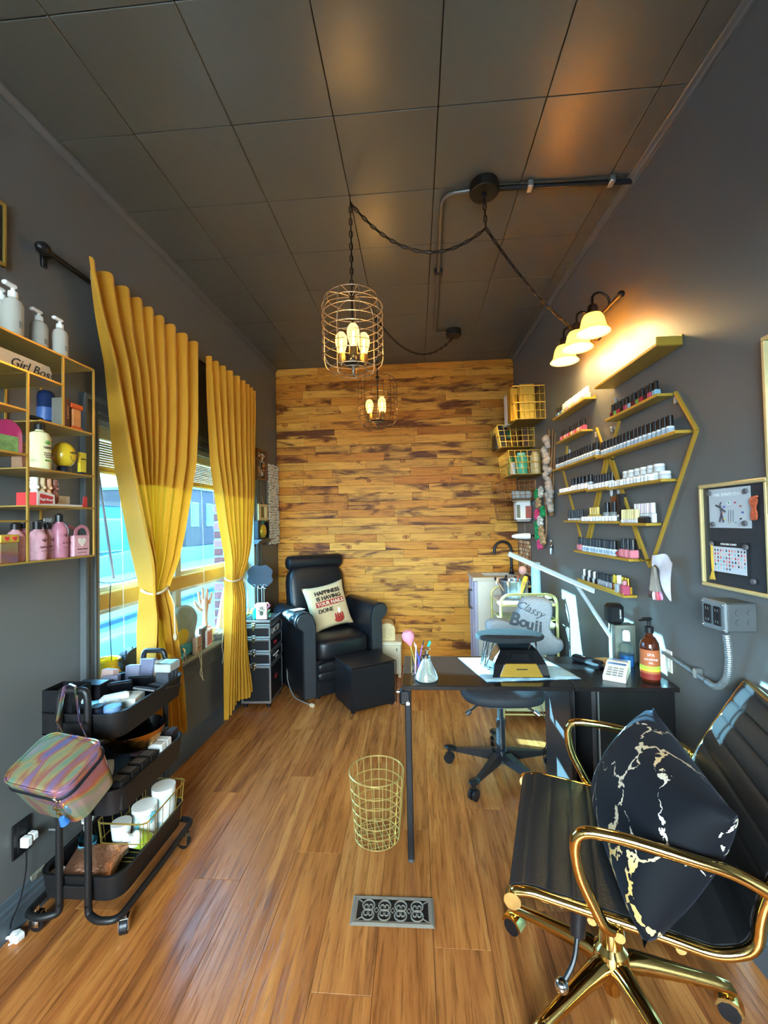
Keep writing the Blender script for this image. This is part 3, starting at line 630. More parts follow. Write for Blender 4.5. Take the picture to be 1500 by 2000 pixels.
def rolling_case():
    t = thing('rolling_case', 'black rolling makeup case with silver edges and latches beside the curtain', 'case', (-1.245, 3.355, 0), .03)
    W, D = .112, .155; zs = [.035, .315, .415, .52, .615, .655]; blk = mat('case_black', '#17171a', .45, var=.1, scale=200, bump=.2)
    for i, (a, b) in enumerate(zip(zs, zs[1:])):
        MB().box(-W, W, -D, D, a+.001, b-.001, .003).build(['base_section', 'tray_section', 'tray_section', 'tray_section', 'lid'][i], blk, t, smooth=False)
    for z in zs[1:5]:
        for dz in (-.009, .009):
            MB().box(-W-.002, W+.002, -D-.003, -D+.01, z+dz-.008, z+dz+.007, .002).build('edge_strip', M_ALU, t, smooth=False)
            MB().box(W-.01, W+.003, -D, D, z+dz-.008, z+dz+.007, .002).build('edge_strip', M_ALU, t, smooth=False)
    for z in (.042, .650):
        MB().box(-W-.002, W+.002, -D-.003, -D+.012, z-.009, z+.008, .002).build('edge_strip', M_ALU, t, smooth=False)
        MB().box(W-.012, W+.003, -D, D, z-.009, z+.008, .002).build('edge_strip', M_ALU, t, smooth=False)
    for a, b in ((.05, .30), (.33, .40), (.43, .505), (.535, .60)):
        for x, y in ((W-.010, -D-.004), (-W-.003, -D-.004), (W-.010, D-.010)): MB().box(x, x+.014, y, y+.014, a, b, .004).build('corner_strip', M_ALU, t, smooth=False)
    for z in zs[1:5]:
        la = MB().box(-.028, .004, -D-.010, -D-.002, z-.004, z+.026, .003).box(-.022, -.002, -D-.015, -D-.006, z-.030, z+.012, .004).build('latch', M_CHROME, t, smooth=False)
        MB().cyl((-.012, -D-.013, z-.024), (-.012, -D-.018, z-.024), .007).build('latch_hook', M_CHROME, la)
    for x in (-.09, .09):
        for y in (-.13, .13): MB().cyl((x, y, 0), (x, y, .036), .016, n=12).build('foot', M_BLACK, t)
    wh = mat('lettering_white', '#e8e8e6', .5); rd = mat('lettering_red', '#b02a36', .5)
    S = frame((W+.0035, 0, 0), (0, 1, 0), (0, 0, 1))
    text('LAC IT!', .062, wh, t, S @ Matrix.Translation((-.02, .565, 0)), ext=.0006); text('Strip', .042, rd, t, S @ Matrix.Translation((-.03, .468, 0)), ext=.0006, shear=.3)
    text('Professional Nail', .020, wh, t, S @ Matrix.Translation((-.02, .372, 0)), ext=.0006); text('Systems', .018, wh, t, S @ Matrix.Translation((.0, .349, 0)), ext=.0006)
    text('lac', .06, rd, t, S @ Matrix.Translation((-.02, .20, 0)), ext=.0006, shear=.4)
    # things on the case
    z = .658
    s = thing('chalkboard_sign', 'small blank scalloped chalkboard on a scrolled wire stand on the case', 'sign', (-1.29, 3.45, z), .03)
    P = []
    for k in range(48):
        a = 2*math.pi*k/48; c, sn = math.cos(a), math.sin(a); q = (abs(c)**4+abs(sn)**4)**-.25
        q *= 1 - .05*math.cos(8*a); P.append((.102*q*c, .085*q*sn+.31))
    MB().prism(P, -.006, .006, lambda u, v, w: (u, w, v)).build('board', mat('chalkboard', '#2b2f38', .6, var=.15, scale=20), s)
    for x in (-.022, .012, .03): MB().tube([(x, .0, .0), (x, .0, .225)], .0025, 6).build('stand_leg', M_ALU, s)
    for x in (-.05, 0.0, .04): MB().tube(arc((x, -.008, .225), .017, 0, 5.2, 14, (1, 0, 0), (0, 0, 1)), .0022, 5).build('scroll', M_CHROME, s)
    c = thing('hand_print_card', 'small pale card with a green hand print standing on the case', 'card', (-1.205, 3.24, z), .12, None)
    MB().box(-.040, .040, 0, .028, 0, .125, .002).build('block', mat('pale_pink_card', '#e8c9bd', .7), c, smooth=False)
    hm = MB(); M0 = frame((0, -.0008, .055), (1, 0, 0), (0, 0, 1)); hm.ball((0, -.006, 0), (.015, .019, .0006), 10, 6, M=M0)
    for x, y, an, l in ((-.018, .012, .55, .013), (-.008, .030, .15, .016), (.002, .034, 0, .017), (.011, .030, -.15, .015), (.019, .018, -.45, .010)):
        hm.ball((0, 0, 0), (.0035, l, .0006), 8, 6, M=M0 @ Matrix.Translation((x, y, 0)) @ Matrix.Rotation(an, 4, 'Z'))
    hm.build('hand_print', mat('print_green', '#4f5f4c', .8), c)
    tb = thing('bottle', 'translucent teal bottle behind the hand print card on the case', 'bottle', (-1.262, 3.275, z)); tl_ = mat('teal_plastic', '#2fbfae', .25, trans=.3)
    MB().lathe([(0, 0), (.022, 0), (.024, .01), (.024, .07), (.012, .085), (.010, .09), (0, .09)], 16).build('body', tl_, tb); MB().lathe([(0, .088), (.012, .088), (.012, .11), (0, .112)], 12).build('cap', M_WHITE, tb)
    fr = thing('acrylic_stand', 'clear upright acrylic stand on the left of the case top', 'stand', (-1.315, 3.26, z), .25)
    MB().box(-.022, .022, -.002, .002, .003, .105).build('panel', M_CLEAR, fr, smooth=False); MB().box(-.026, .026, -.02, .02, 0, .004).build('base', M_CLEAR, fr, smooth=False)
    rb = thing('ribbon_bow', 'pink striped ribbon bow behind the hand print card on the case', 'bow', (-1.225, 3.345, z)); pk = mat('pink_ribbon', '#d58096', .5, var=.35, scale=40)
    for k in range(9):
        a = k*.7; MB().tube([(.045*math.cos(a+.5*i)*(.5+.12*i), .03*math.sin(a+.5*i), .02+.012*(k % 4)+.025*i*(1 if i < 3 else .4)) for i in range(6)], .010, 5, flat=.35).build('loop', pk, rb)
    for k in range(3):
        f = thing('flower', 'yellow silk flower lying at the left of the case top', 'flower', (-1.335+.018*k, 3.30+.03*k, z), 0, 'yellow silk flowers on the case'); f['label'] = ('lowest', 'middle', 'highest')[k]+' yellow silk flower at the left of the case top'
        yl = mat('yellow_petal', '#e8c65a', .6, var=.2)
        for j in range(6):
            a = j*math.pi/3+k; MB().ball((0, 0, 0), (.022, .012, .004), 8, 5, M=Matrix.Translation((.016*math.cos(a), .016*math.sin(a), .03+.012*k)) @ Matrix.Rotation(a, 4, 'Z') @ Matrix.Rotation(-.5, 4, 'Y')).build('petal', yl, f)
        MB().tube([(0, 0, 0), (0, 0, .03+.012*k)], .003, 5).build('stem', mat('stem_green', '#5f8a4a', .7), f)
    g = thing('leaf_sprig', 'small green leaf sprig at the right of the case top', 'sprig', (-1.165, 3.30, z))
    for k in range(4): MB().ball((0, 0, 0), (.006, .02, .003), 6, 5, M=Matrix.Translation((.008*math.cos(k*1.6), .008*math.sin(k*1.6), .02+.012*k)) @ Matrix.Rotation(k*1.6, 4, 'Z') @ Matrix.Rotation(.7, 4, 'X')).build('leaf', mat('leaf_green', '#2f8a5c', .5), g)
    MB().tube([(0, 0, 0), (0, 0, .06)], .002, 5).build('stem', MATS['stem_green'], g)
rolling_case()
def back_corner():
    # two little storage boxes by the armchair
    a = thing('storage_chest', 'cream painted little chest with a keyhole beside the armchair', 'chest', (-.235, 3.98, 0), .0)
    MB().box(-.10, .075, -.13, .15, .03, .285, .006).build('body', M_CREAM, a, smooth=False); MB().box(-.106, .081, -.136, .154, .285, .318, .006).build('lid', M_CREAM, a, smooth=False)
    MB().box(.035, .043, -.1335, -.129, .235, .262, .001).build('keyhole', M_BLACK, a, smooth=False); MB().box(-.09, .065, -.1335, -.129, .05, .22, .002).build('front_panel', mat('cream_light', '#ece4cc', .5), a, smooth=False)
    for x in (-.085, .06):
        for y in (-.11, .13): MB().box(x-.012, x+.012, y-.012, y+.012, 0, .031).build('foot', M_CREAM, a, smooth=False)
    b = thing('round_top_box', 'cream paper box with rounded top and pencil drawings stacked on the chest', 'box', (-.295, 3.99, .319), .1)
    MB().prism([(-.075, 0), (.075, 0)] + [(.075*math.cos(q), .10+.055*math.sin(q)) for q in [math.pi*i/14 for i in range(15)]], -.10, .10, lambda u, v, w: (u, w, v)).build('body', mat('paper_cream', '#e2cf9f', .8, var=.1), b)
    for k in range(5): MB().tube([(-.04+.018*k+.012*math.sin(3*i+k), -.1012, .02+.018*i+.004*math.cos(2*i+k)) for i in range(6)], .0012, 4).build('drawn_line', mat('pencil', '#8a6f58', .9), b)
    # sink cabinet
    c = thing('sink_cabinet', 'white sink cabinet with grey-lilac doors at the end of the wooden wall', 'cabinet', (.735, 3.96, 0))
    lil = mat('door_lilac', '#b9b3c4', .45, var=.04); cr = mat('cabinet_cream', '#ddd6c4', .5, var=.04)
    MB().box(-.215, .215, -.185, .19, .06, .865, .003).build('body', cr, c, smooth=False); MB().box(-.19, .2, -.17, .19, 0, .06).build('plinth', M_BLACK, c, smooth=False)
    for a0, a1 in ((-.18, .0), (.004, .184)):
        d = MB().box(-.236, -.216, a0, a1, .07, .86, .003).box(-.242, -.234, a0, a0+.03, .07, .86, .002).box(-.242, -.234, a1-.03, a1, .07, .86, .002).build('door', lil, c, smooth=False)
        y = a1-.03 if a0 < -.1 else a0+.03
        MB().tube(fillet([(-.24, y, .60), (-.268, y, .60), (-.268, y, .76), (-.24, y, .76)], .008, 3), .005, 8).build('handle', mat('pewter', '#6b6557', .35, .8), d)
    w = thing('worktop', 'light stone worktop with inset sink on the cabinet', 'worktop', (.735, 3.96, .866)); ST = mat('pale_stone', '#cfc3ae', .35, var=.08)
    mb = MB(); P = [(-.255, -.20), (.215, -.20), (.215, .195), (-.255, .195)]; Q = [(-.14, -.09), (.14, -.09), (.14, .12), (-.14, .12)]
    vs = [(x, y, z) for z in (0, .03) for x, y in P+Q]; fs = []
    for bse in (0, 8): fs += [(bse+i, bse+(i+1) % 4, bse+4+(i+1) % 4, bse+4+i) for i in range(4)]
    fs += [(i, (i+1) % 4, 8+(i+1) % 4, 8+i) for i in range(4)] + [(4+i, 4+(i+1) % 4, 12+(i+1) % 4, 12+i) for i in range(4)]
    mb.add(vs, fs).build('slab', ST, w, smooth=False); MB().box(-.14, .14, -.09, .12, .0, .004).build('basin', M_ALU, w, smooth=False)
    f = thing('faucet', 'matt black gooseneck faucet over the sink cabinet', 'faucet', (.86, 3.99, .897))
    MB().lathe([(0, 0), (.026, 0), (.026, .008), (.016, .02), (.016, .04), (0, .04)], 16).build('base', M_BLKM, f)
    MB().tube([(0, 0, .02), (0, 0, .20)] + arc((-.075, 0, .22), .075, 0, math.pi*1.03, 14, (1, 0, 0), (0, 0, 1)) + [(-.152, 0, .185)], .0125, 12).build('spout', M_BLKM, f); MB().tube([(0, -.015, .06), (.0, -.05, .075)], .006, 8).build('lever', M_BLKM, f)
    bs = thing('mosaic_splashback', 'brown and cream mosaic tile splashback on the right wall behind the faucet', 'splashback', (WR(3.93), 3.93, .90), AR)
    MB().box(-.004, -.0005, -.19, .19, 0, .31).build('backing', mat('grout', '#4a3626', .9), bs, smooth=False); rnd = random.Random(3); tm = [mat('tile_'+n, q, .3) for n, q in (('tan', '#c89a6a'), ('brown', '#7a4a2a'), ('rust', '#a5633a'), ('sand', '#e0c8a0'))]; meshes = {}
    for k in range(4): o = MB().box(-.010, -.003, -.0145, .0145, -.0145, .0145, .002).build('tile', tm[k], bs, smooth=False); meshes[k] = o.data; bpy.data.objects.remove(o)
    for i in range(12):
        for j in range(9):
            o = bpy.data.objects.new('tile', meshes[rnd.choice((0, 0, 1, 2, 2, 3))]); COL.objects.link(o); o.parent = bs; o.location = (0, -.174+.0316*i, .02+.0335*j)
back_corner()
# ------------------------------------------------------------------ desk, the things on it, work chair, basket, register
DZ = .722
def puff(poly, th, rings=4):                       # a padded panel: outline in (u, v), swelling to half thickness th/2
    n = len(poly); cx = sum(p[0] for p in poly)/n; cy = sum(p[1] for p in poly)/n; vs = []; fs = []
    seq = []
    for k in range(2*rings+1):
        a = math.pi*(k/(2*rings)) - math.pi/2; s_ = 1 - (1-math.cos(a))*.16; seq.append((s_, math.sin(a)*th/2))
    for s_, w in seq: vs += [(cx+(u-cx)*s_, w, cy+(v-cy)*s_) for u, v in poly]
    for k in range(len(seq)-1): fs += [(k*n+i, k*n+(i+1) % n, (k+1)*n+(i+1) % n, (k+1)*n+i) for i in range(n)]
    fs += [tuple(range(n)), tuple(range((len(seq)-1)*n, len(seq)*n))]
    return MB().add(vs, fs)
def smooth_poly(pts, n=4):                         # closed Catmull-Rom outline
    out = []; m = len(pts)
    for i in range(m):
        p0, p1, p2, p3 = [Vector(pts[(i+k-1) % m]) for k in range(4)]
        for j in range(n):
            t = j/n; q = .5*((2*p1)+(p2-p0)*t+(2*p0-5*p1+4*p2-p3)*t*t+(3*p1-p0-3*p2+p3)*t**3); out.append(tuple(q))
    return out
def desk():
    t = thing('desk', 'black folding manicure desk standing against the right wall', 'desk', (0, 0, 0))
    top = mat('desk_laminate', '#1d1a1a', .22, var=.25, scale=14)
    MB().box(-.072, .612, 1.763, 2.15, DZ-.018, DZ, .002).build('flap_top', top, t, smooth=False)
    MB().box(.614, WR(2.15)-.004, 1.763, 2.15, DZ-.018, DZ, .002).build('fixed_top', top, t, smooth=False)
    blk = mat('desk_black', '#0f0f12', .4)
    MB().box(.60, .618, 1.785, 2.13, 0.0, DZ-.018).build('side_panel', mat('desk_side', '#3a3a3c', .3), t, smooth=False)
    MB().box(.69, .708, 1.80, 2.13, .012, DZ-.018).build('inner_panel', MATS['desk_side'], t, smooth=False)
    MB().box(.618, 1.0, 2.112, 2.13, .02, DZ-.018).build('back_panel', blk, t, smooth=False)
    MB().box(.985, 1.003, 1.785, 2.13, .0, DZ-.018).build('side_panel', blk, t, smooth=False)
    MB().box(.712, 1.0, 1.78, 1.798, .02, DZ-.02).build('front_panel', blk, t, smooth=False)
    MB().box(.60, .612, 1.776, 1.786, 0, DZ-.02).build('edge_band', blk, t, smooth=False)
    MB().box(.7075, .711, 1.778, 1.79, .02, DZ-.02).build('edge_band', M_ALU, t, smooth=False)
    MB().box(-.062, -.036, 1.772, 1.798, .015, DZ-.018, .003).build('leg', blk, t, smooth=False)
    MB().box(-.061, -.037, 1.773, 1.797, 0, .02, .006).build('leg_foot', mat('foot_grey', '#4c5052', .6), t, smooth=False)
    br = MB().box(-.085, -.035, 1.768, 1.80, DZ-.085, DZ-.018, .010).build('leg_bracket', blk, t, smooth=False)
    MB().cyl((-.049, 1.768, .65), (-.049, 1.760, .65), .008).build('bolt', M_CHROME, br); MB().cyl((-.083, 1.784, .69), (-.094, 1.784, .69), .010).build('bolt', M_CHROME, br)
    MB().box(-.03, .60, 2.10, 2.118, DZ-.06, DZ-.018).build('rail', blk, t, smooth=False)
desk()
def desk_things():
    tw = mat('towel_blue', '#a9d2e4', .95, var=.08, scale=180, bump=.5)
    q = [Vector(p) for p in ((.19, 2.12), (.276, 1.805), (.672, 1.85), (.594, 2.127))]
    def fn(u, v):
        p = (q[0].lerp(q[1], v)).lerp(q[3].lerp(q[2], v), u); e = min(u, v, 1-u, 1-v)
        return (p.x, p.y, DZ+.006+.0015*math.sin(9*u+3*v)*math.sin(7*v) + (.004*math.sin(22*u) if v > .93 else 0) - (.004 if e == 0 else 0))
    mb = MB().grid(fn, 30, 24).grid(lambda u, v: (fn(u, v)[0], fn(u, v)[1], DZ+.0008), 30, 24)
    tag(mb.build('towel', tw, ang=60), 'pale blue towel spread on the black desk', 'towel')
    # round arm rest on hairpin legs
    t = thing('arm_rest', 'round grey padded rest on chrome hairpin legs standing on the towel', 'arm rest', (.41, 1.985, DZ+.0075)); fur = mat('charcoal_fleece', '#1f2326', .95, var=.5, scale=120, bump=.6)
    MB().lathe([(0, .122), (.13, .122), (.149, .128), (.153, .137), (.147, .146), (.12, .150), (0, .151)], 40, sy=.62).build('pad', fur, t)
    for s in (-1, 1):
        MB().tube(fillet([(s*.105, -.035, .124), (s*.128, -.01, 0.004), (s*.128, .01, 0.004), (s*.105, .035, .124)], .008, 4), .0032, 7).build('hairpin_leg', M_CHROME, t)
        MB().tube(fillet([(s*.075, -.035, .124), (s*.118, -.045, 0.004), (s*.118, -.025, 0.004), (s*.09, .0, .124)], .008, 4), .0032, 7).build('hairpin_leg', M_CHROME, t)
    # nail lamp
    n = thing('nail_lamp', 'faceted glossy black nail lamp with gold front panel under the round rest', 'nail lamp', (.425, 1.925, DZ+.0075)); gl = mat('gloss_black', '#101113', .12, coat=.6, var=.3)
    base = [(-.118, -.085), (.118, -.085), (.112, .085), (-.112, .085)]; mid = [(-.108, -.075), (.108, -.075), (.10, .08), (-.10, .08)]; topp = [(-.078, -.05), (.078, -.05), (.072, .06), (-.072, .06)]
    vs = [(x, y, 0) for x, y in base] + [(x, y, .052) for x, y in mid] + [(x, y, .104) for x, y in topp]
    fs = [(0,1,2,3), (8,9,10,11)] + [(a+i, a+(i+1) % 4, a+4+(i+1) % 4, a+4+i) for a in (0, 4) for i in range(4)]
    MB().add(vs, fs).build('shell', gl, n, smooth=False)
    MB().prism([(-.088, .004), (.088, .004), (.062, .058), (-.062, .058)], -.0895, -.080, lambda u, v, w: (u, w+.04*max(0, v)*.25, v)).build('front_panel', mat('gold_panel', '#b8923a', .3, .6), n, smooth=False)
    MB().prism([(-.045, .068), (.045, .068), (.030, .094), (-.030, .094)], -.074, -.066, lambda u, v, w: (u, w+.38*(v-.068), v)).build('badge', gl, n, smooth=False)
    MB().box(-.02, .025, -.091, -.086, .034, .038).build('slot', M_BLACK, n, smooth=False)
    # brush cup
    c = thing('brush_cup', 'clear square acrylic cup holding brushes at the left end of the desk', 'cup', (.0, 1.905, DZ)); mb = MB()
    for a in ((-.032, .032, -.032, -.029), (-.032, .032, .029, .032), (-.032, -.029, -.029, .029), (.029, .032, -.029, .029)): mb.box(*a, .003, .105)
    mb.box(-.032, .032, -.032, .032, 0, .004).build('body', M_CLEAR, c, smooth=False); MB().box(-.034, -.033, -.02, .02, .01, .09).build('gold_label', M_GOLDM, c, smooth=False)
    def brush(name, label, p0, p1, hcol, kind, tipcol, r=.004):
        b = thing(name, label, 'brush' if kind != 'pen' else 'pen', p0); d = Vector(p1)-Vector(p0); L_ = d.length; M = frame((0, 0, 0), d.orthogonal(), d.cross(d.orthogonal()))
        M = frame((0, 0, 0), d.orthogonal(), d.normalized().cross(d.orthogonal().normalized()))
        MB().lathe([(0, 0), (r*.7, 0), (r, L_*.3), (r*.8, L_*.8), (r*.5, L_), (0, L_)], 10, M=M).build('handle', mat(name+hcol, hcol, .4), b)
        if kind == 'puff': MB().lathe([(.006, L_-.01), (.012, L_), (.026, L_+.02), (.028, L_+.038), (.019, L_+.054), (0, L_+.060)], 18, M=M).build('bristles', mat('bristle'+tipcol, tipcol, .95, var=.2, scale=120, bump=.5), b)
        elif kind == 'pen': MB().lathe([(r*1.2, L_*.75), (r*1.2, L_), (0, L_+.004)], 10, M=M).build('cap', mat('cap'+tipcol, tipcol, .3), b)
        else: MB().lathe([(r*.6, L_-.004), (r*.9, L_+.006), (0, L_+.022)], 8, M=M).build('tip', mat('tip'+tipcol, tipcol, .8), b)
    brush('powder_brush', 'fluffy pink powder brush leaning left in the acrylic cup', (-.008, 1.90, DZ+.006), (-.038, 1.895, DZ+.135), '#c9a24e', 'puff', '#e58fa0')
    brush('gel_pen', 'rainbow striped pen leaning right in the acrylic cup', (.004, 1.91, DZ+.006), (.05, 1.905, DZ+.14), '#e6e05a', 'pen', '#39c6b0', .005)
    brush('nail_brush', 'violet handled nail brush in the acrylic cup', (-.012, 1.91, DZ+.006), (.018, 1.915, DZ+.125), '#b26bd0', 'fine', '#3a3a3a')
    brush('dotting_tool', 'blue dotting tool in the acrylic cup', (.012, 1.895, DZ+.006), (-.015, 1.90, DZ+.12), '#5a7be0', 'fine', '#c8c8c8')
    brush('cuticle_stick', 'pale pink stick leaning at the front of the acrylic cup', (-.018, 1.885, DZ+.006), (-.012, 1.87, DZ+.118), '#f0b8c8', 'fine', '#f6e0e6')
    f = thing('glass_flask', 'conical clear glass pump flask at the front left of the desk', 'flask', (.03, 1.832, DZ))
    MB().lathe([(0, .002), (.046, .002), (.050, .008), (.047, .02), (.022, .075), (.018, .082), (.018, .092), (.021, .094)], 28).build('flask', mat('flask_glass', '#e2ece4', .04, trans=.72), f)
    MB().lathe([(0, .004), (.044, .006), (.046, .016), (.036, .042), (0, .042)], 24).build('liquid', glass('pale_liquid', '#e6f0d8', .02, .1), f); MB().lathe([(0, .092), (.016, .092), (.016, .104), (.005, .108), (.005, .125), (.018, .128), (.018, .133), (0, .134)], 16).build('pump', M_CHROME, f); MB().cyl((0, 0, .015), (0, 0, .095), .002, n=6).build('dip_tube', M_WHITE, f)
    d = thing('drill_unit', 'slim black hand drill unit lying on the desk right of the towel', 'drill', (.77, 2.04, DZ), -.95)
    MB().box(-.075, .075, -.02, .02, 0, .030, .009).build('body', M_BLKM, d, ang=30); MB().cyl((.075, 0, .014), (.084, 0, .014), .010).build('knob', M_CHROME, d); text('drill', .012, MATS['lettering_white'], d, Matrix.Translation((-.02, 0, .0305)))
    m_ = tag(MB().lathe([(0, 0), (.085, 0), (.087, .003), (.084, .006), (0, .006)], 36, sy=.72).build('oval_mat', mat('tan_leather', '#c99a5c', .6)), 'tan oval leather mat lying under the card reader', 'mat'); m_.location = (.855, 2.055, DZ); m_.rotation_euler = (0, 0, .2)
    r = thing('card_reader', 'white card payment terminal with blue screen on the desk', 'card reader', (.835, 1.895, DZ+.001), -.55)
    MB().prism([(-.085, 0), (.085, 0), (.085, .045), (.03, .05), (-.085, .018)], -.042, .042, lambda u, v, w: (w, u, v)).build('body', M_WHITE, r, smooth=False)
    Ms = Matrix.Translation((0, 0, 0)); MB().box(-.034, .034, .0, .074, 0, .0015, M=Matrix.Translation((0, .0, .0450)) @ Matrix.Rotation(.02, 4, 'X')).build('screen', mat('screen_blue', '#39557f', .15, emit=.15), r, smooth=False)
    for i in range(3):
        for j in range(4): MB().box(-.03+.021*i, -.013+.021*i, -.078+.0175*j, -.066+.0175*j, 0, .003, .001, M=Matrix.Translation((0, 0, .0205+.0045*j))).build('key', mat('key_grey', '#8b9398', .5), r, smooth=False)
    # amber pump bottle
    b = thing('pump_bottle', 'amber pump bottle with orange and lime label at the desk corner', 'bottle', (.945, 1.845, DZ))
    MB().lathe([(0, 0), (.033, 0), (.036, .005), (.036, .135), (.033, .155), (.022, .175), (.014, .182), (.014, .195), (0, .195)], 28).build('body', mat('amber_glass', '#5a2812', .08, trans=.35, coat=.5), b)
    for nm, z0, z1, col in (('label', .035, .13, '#b4653a'), ('label_band', .052, .066, '#b8d24a'), ('label_band', .045, .052, '#e8d23a'), ('label_foot', .012, .035, '#8a2a22')):
        g = .0365 if nm == 'label' else .0368; MB().lathe([(g, z0), (g, z1)], 28).build(nm, mat('lbl'+col, col, .6), b)
    for s, z, sz in (('SPA', .112, .016), ('MASSAGE', .094, .011), ('OIL', .080, .011)): text(s, sz, MATS['lettering_white'], b, frame((-.014, -.0345, z), (.93, -.36, 0), (0, 0, 1)) @ Matrix.Translation((0, 0, .001)))
    MB().lathe([(0, .195), (.017, .195), (.017, .218), (.006, .222), (.006, .242), (0, .242)], 16).build('collar', M_BLACK, b); MB().box(-.026, .012, -.009, .009, .242, .256, .005).box(-.040, -.020, -.005, .005, .240, .249, .003).build('pump_head', M_BLACK, b, ang=30)
    b2 = thing('pump_bottle', 'small clear bottle of blue liquid behind the amber bottle', 'bottle', (.935, 2.02, DZ)); MB().lathe([(0, 0), (.03, 0), (.032, .004), (.032, .09), (.012, .105), (.012, .115), (0, .115)], 20).build('body', M_CLEAR, b2); MB().lathe([(0, .002), (.029, .002), (.029, .05), (0, .05)], 20).build('liquid', mat('blue_liquid', '#3a7fd0', .1, trans=.5), b2); MB().lathe([(0, .113), (.016, .113), (.016, .15), (.01, .16), (0, .16)], 14).build('cap', M_WHITE, b2)
    a = thing('acrylic_bin', 'smoked grey acrylic bin standing at the back of the desk by the wall', 'bin', (.955, 2.105, DZ)); sm = mat('smoked_acrylic', '#85887c', .2, trans=.25); mb = MB()
    for q_ in ((-.045, .045, -.035, -.032), (-.045, .045, .032, .035), (-.045, -.042, -.032, .032), (.042, .045, -.032, .032)): mb.box(*q_, .0, .165)
    mb.build('walls', sm, a, smooth=False); MB().box(-.04, .04, -.03, .03, .002, .11).build('paper_wipes', mat('wipe_grey', '#c3c1b2', .9), a, smooth=False); MB().box(-.046, .046, -.036, .036, .165, .169, .001).build('lid', sm, a, smooth=False)
    s = thing('speaker', 'small black rounded speaker on the smoked acrylic bin', 'speaker', (.925, 2.105, DZ+.1695)); MB().box(-.04, .035, -.03, .03, 0, .095, .014).build('body', M_BLKM, s, ang=30); text('speaker', .014, MATS['lettering_white'], s, frame((.012, -.0305, .05), (0, 0, 1), (-1, 0, 0)))
    # lamp with straight arm and bar head
    l = thing('desk_lamp', 'white slim desk lamp with a long straight bar head', 'desk lamp', (0, 0, 0)); al = mat('lamp_white', '#aab6ba', .35, .2)
    E0 = at(1216, 1287, 'y', 2.125); E1 = at(1125, 1141, 'y', 2.125); H0 = at(993, 1081, 'y', 2.09); H1 = at(1160, 1154, 'y', 2.09)
    MB().box(E0.x-.03, E0.x+.03, 2.10, 2.15, DZ, DZ+.02, .004).build('clamp', al, l, smooth=False); MB().tube([(E0.x, 2.125, DZ+.02), E1], .0095, 8).build('arm', al, l)
    hd = MB().tube([H0, H1], .0115, 8, flat=.6).build('bar_head', al, l); MB().tube([H0-Vector((0, 0, .007)), H1-Vector((0, 0, .007))], .006, 6).build('light_strip', mat('led_off', '#eef4f0', .3), hd); MB().ball(E1+Vector((0, -.018, 0)), .014).build('joint', al, l)
desk_things()
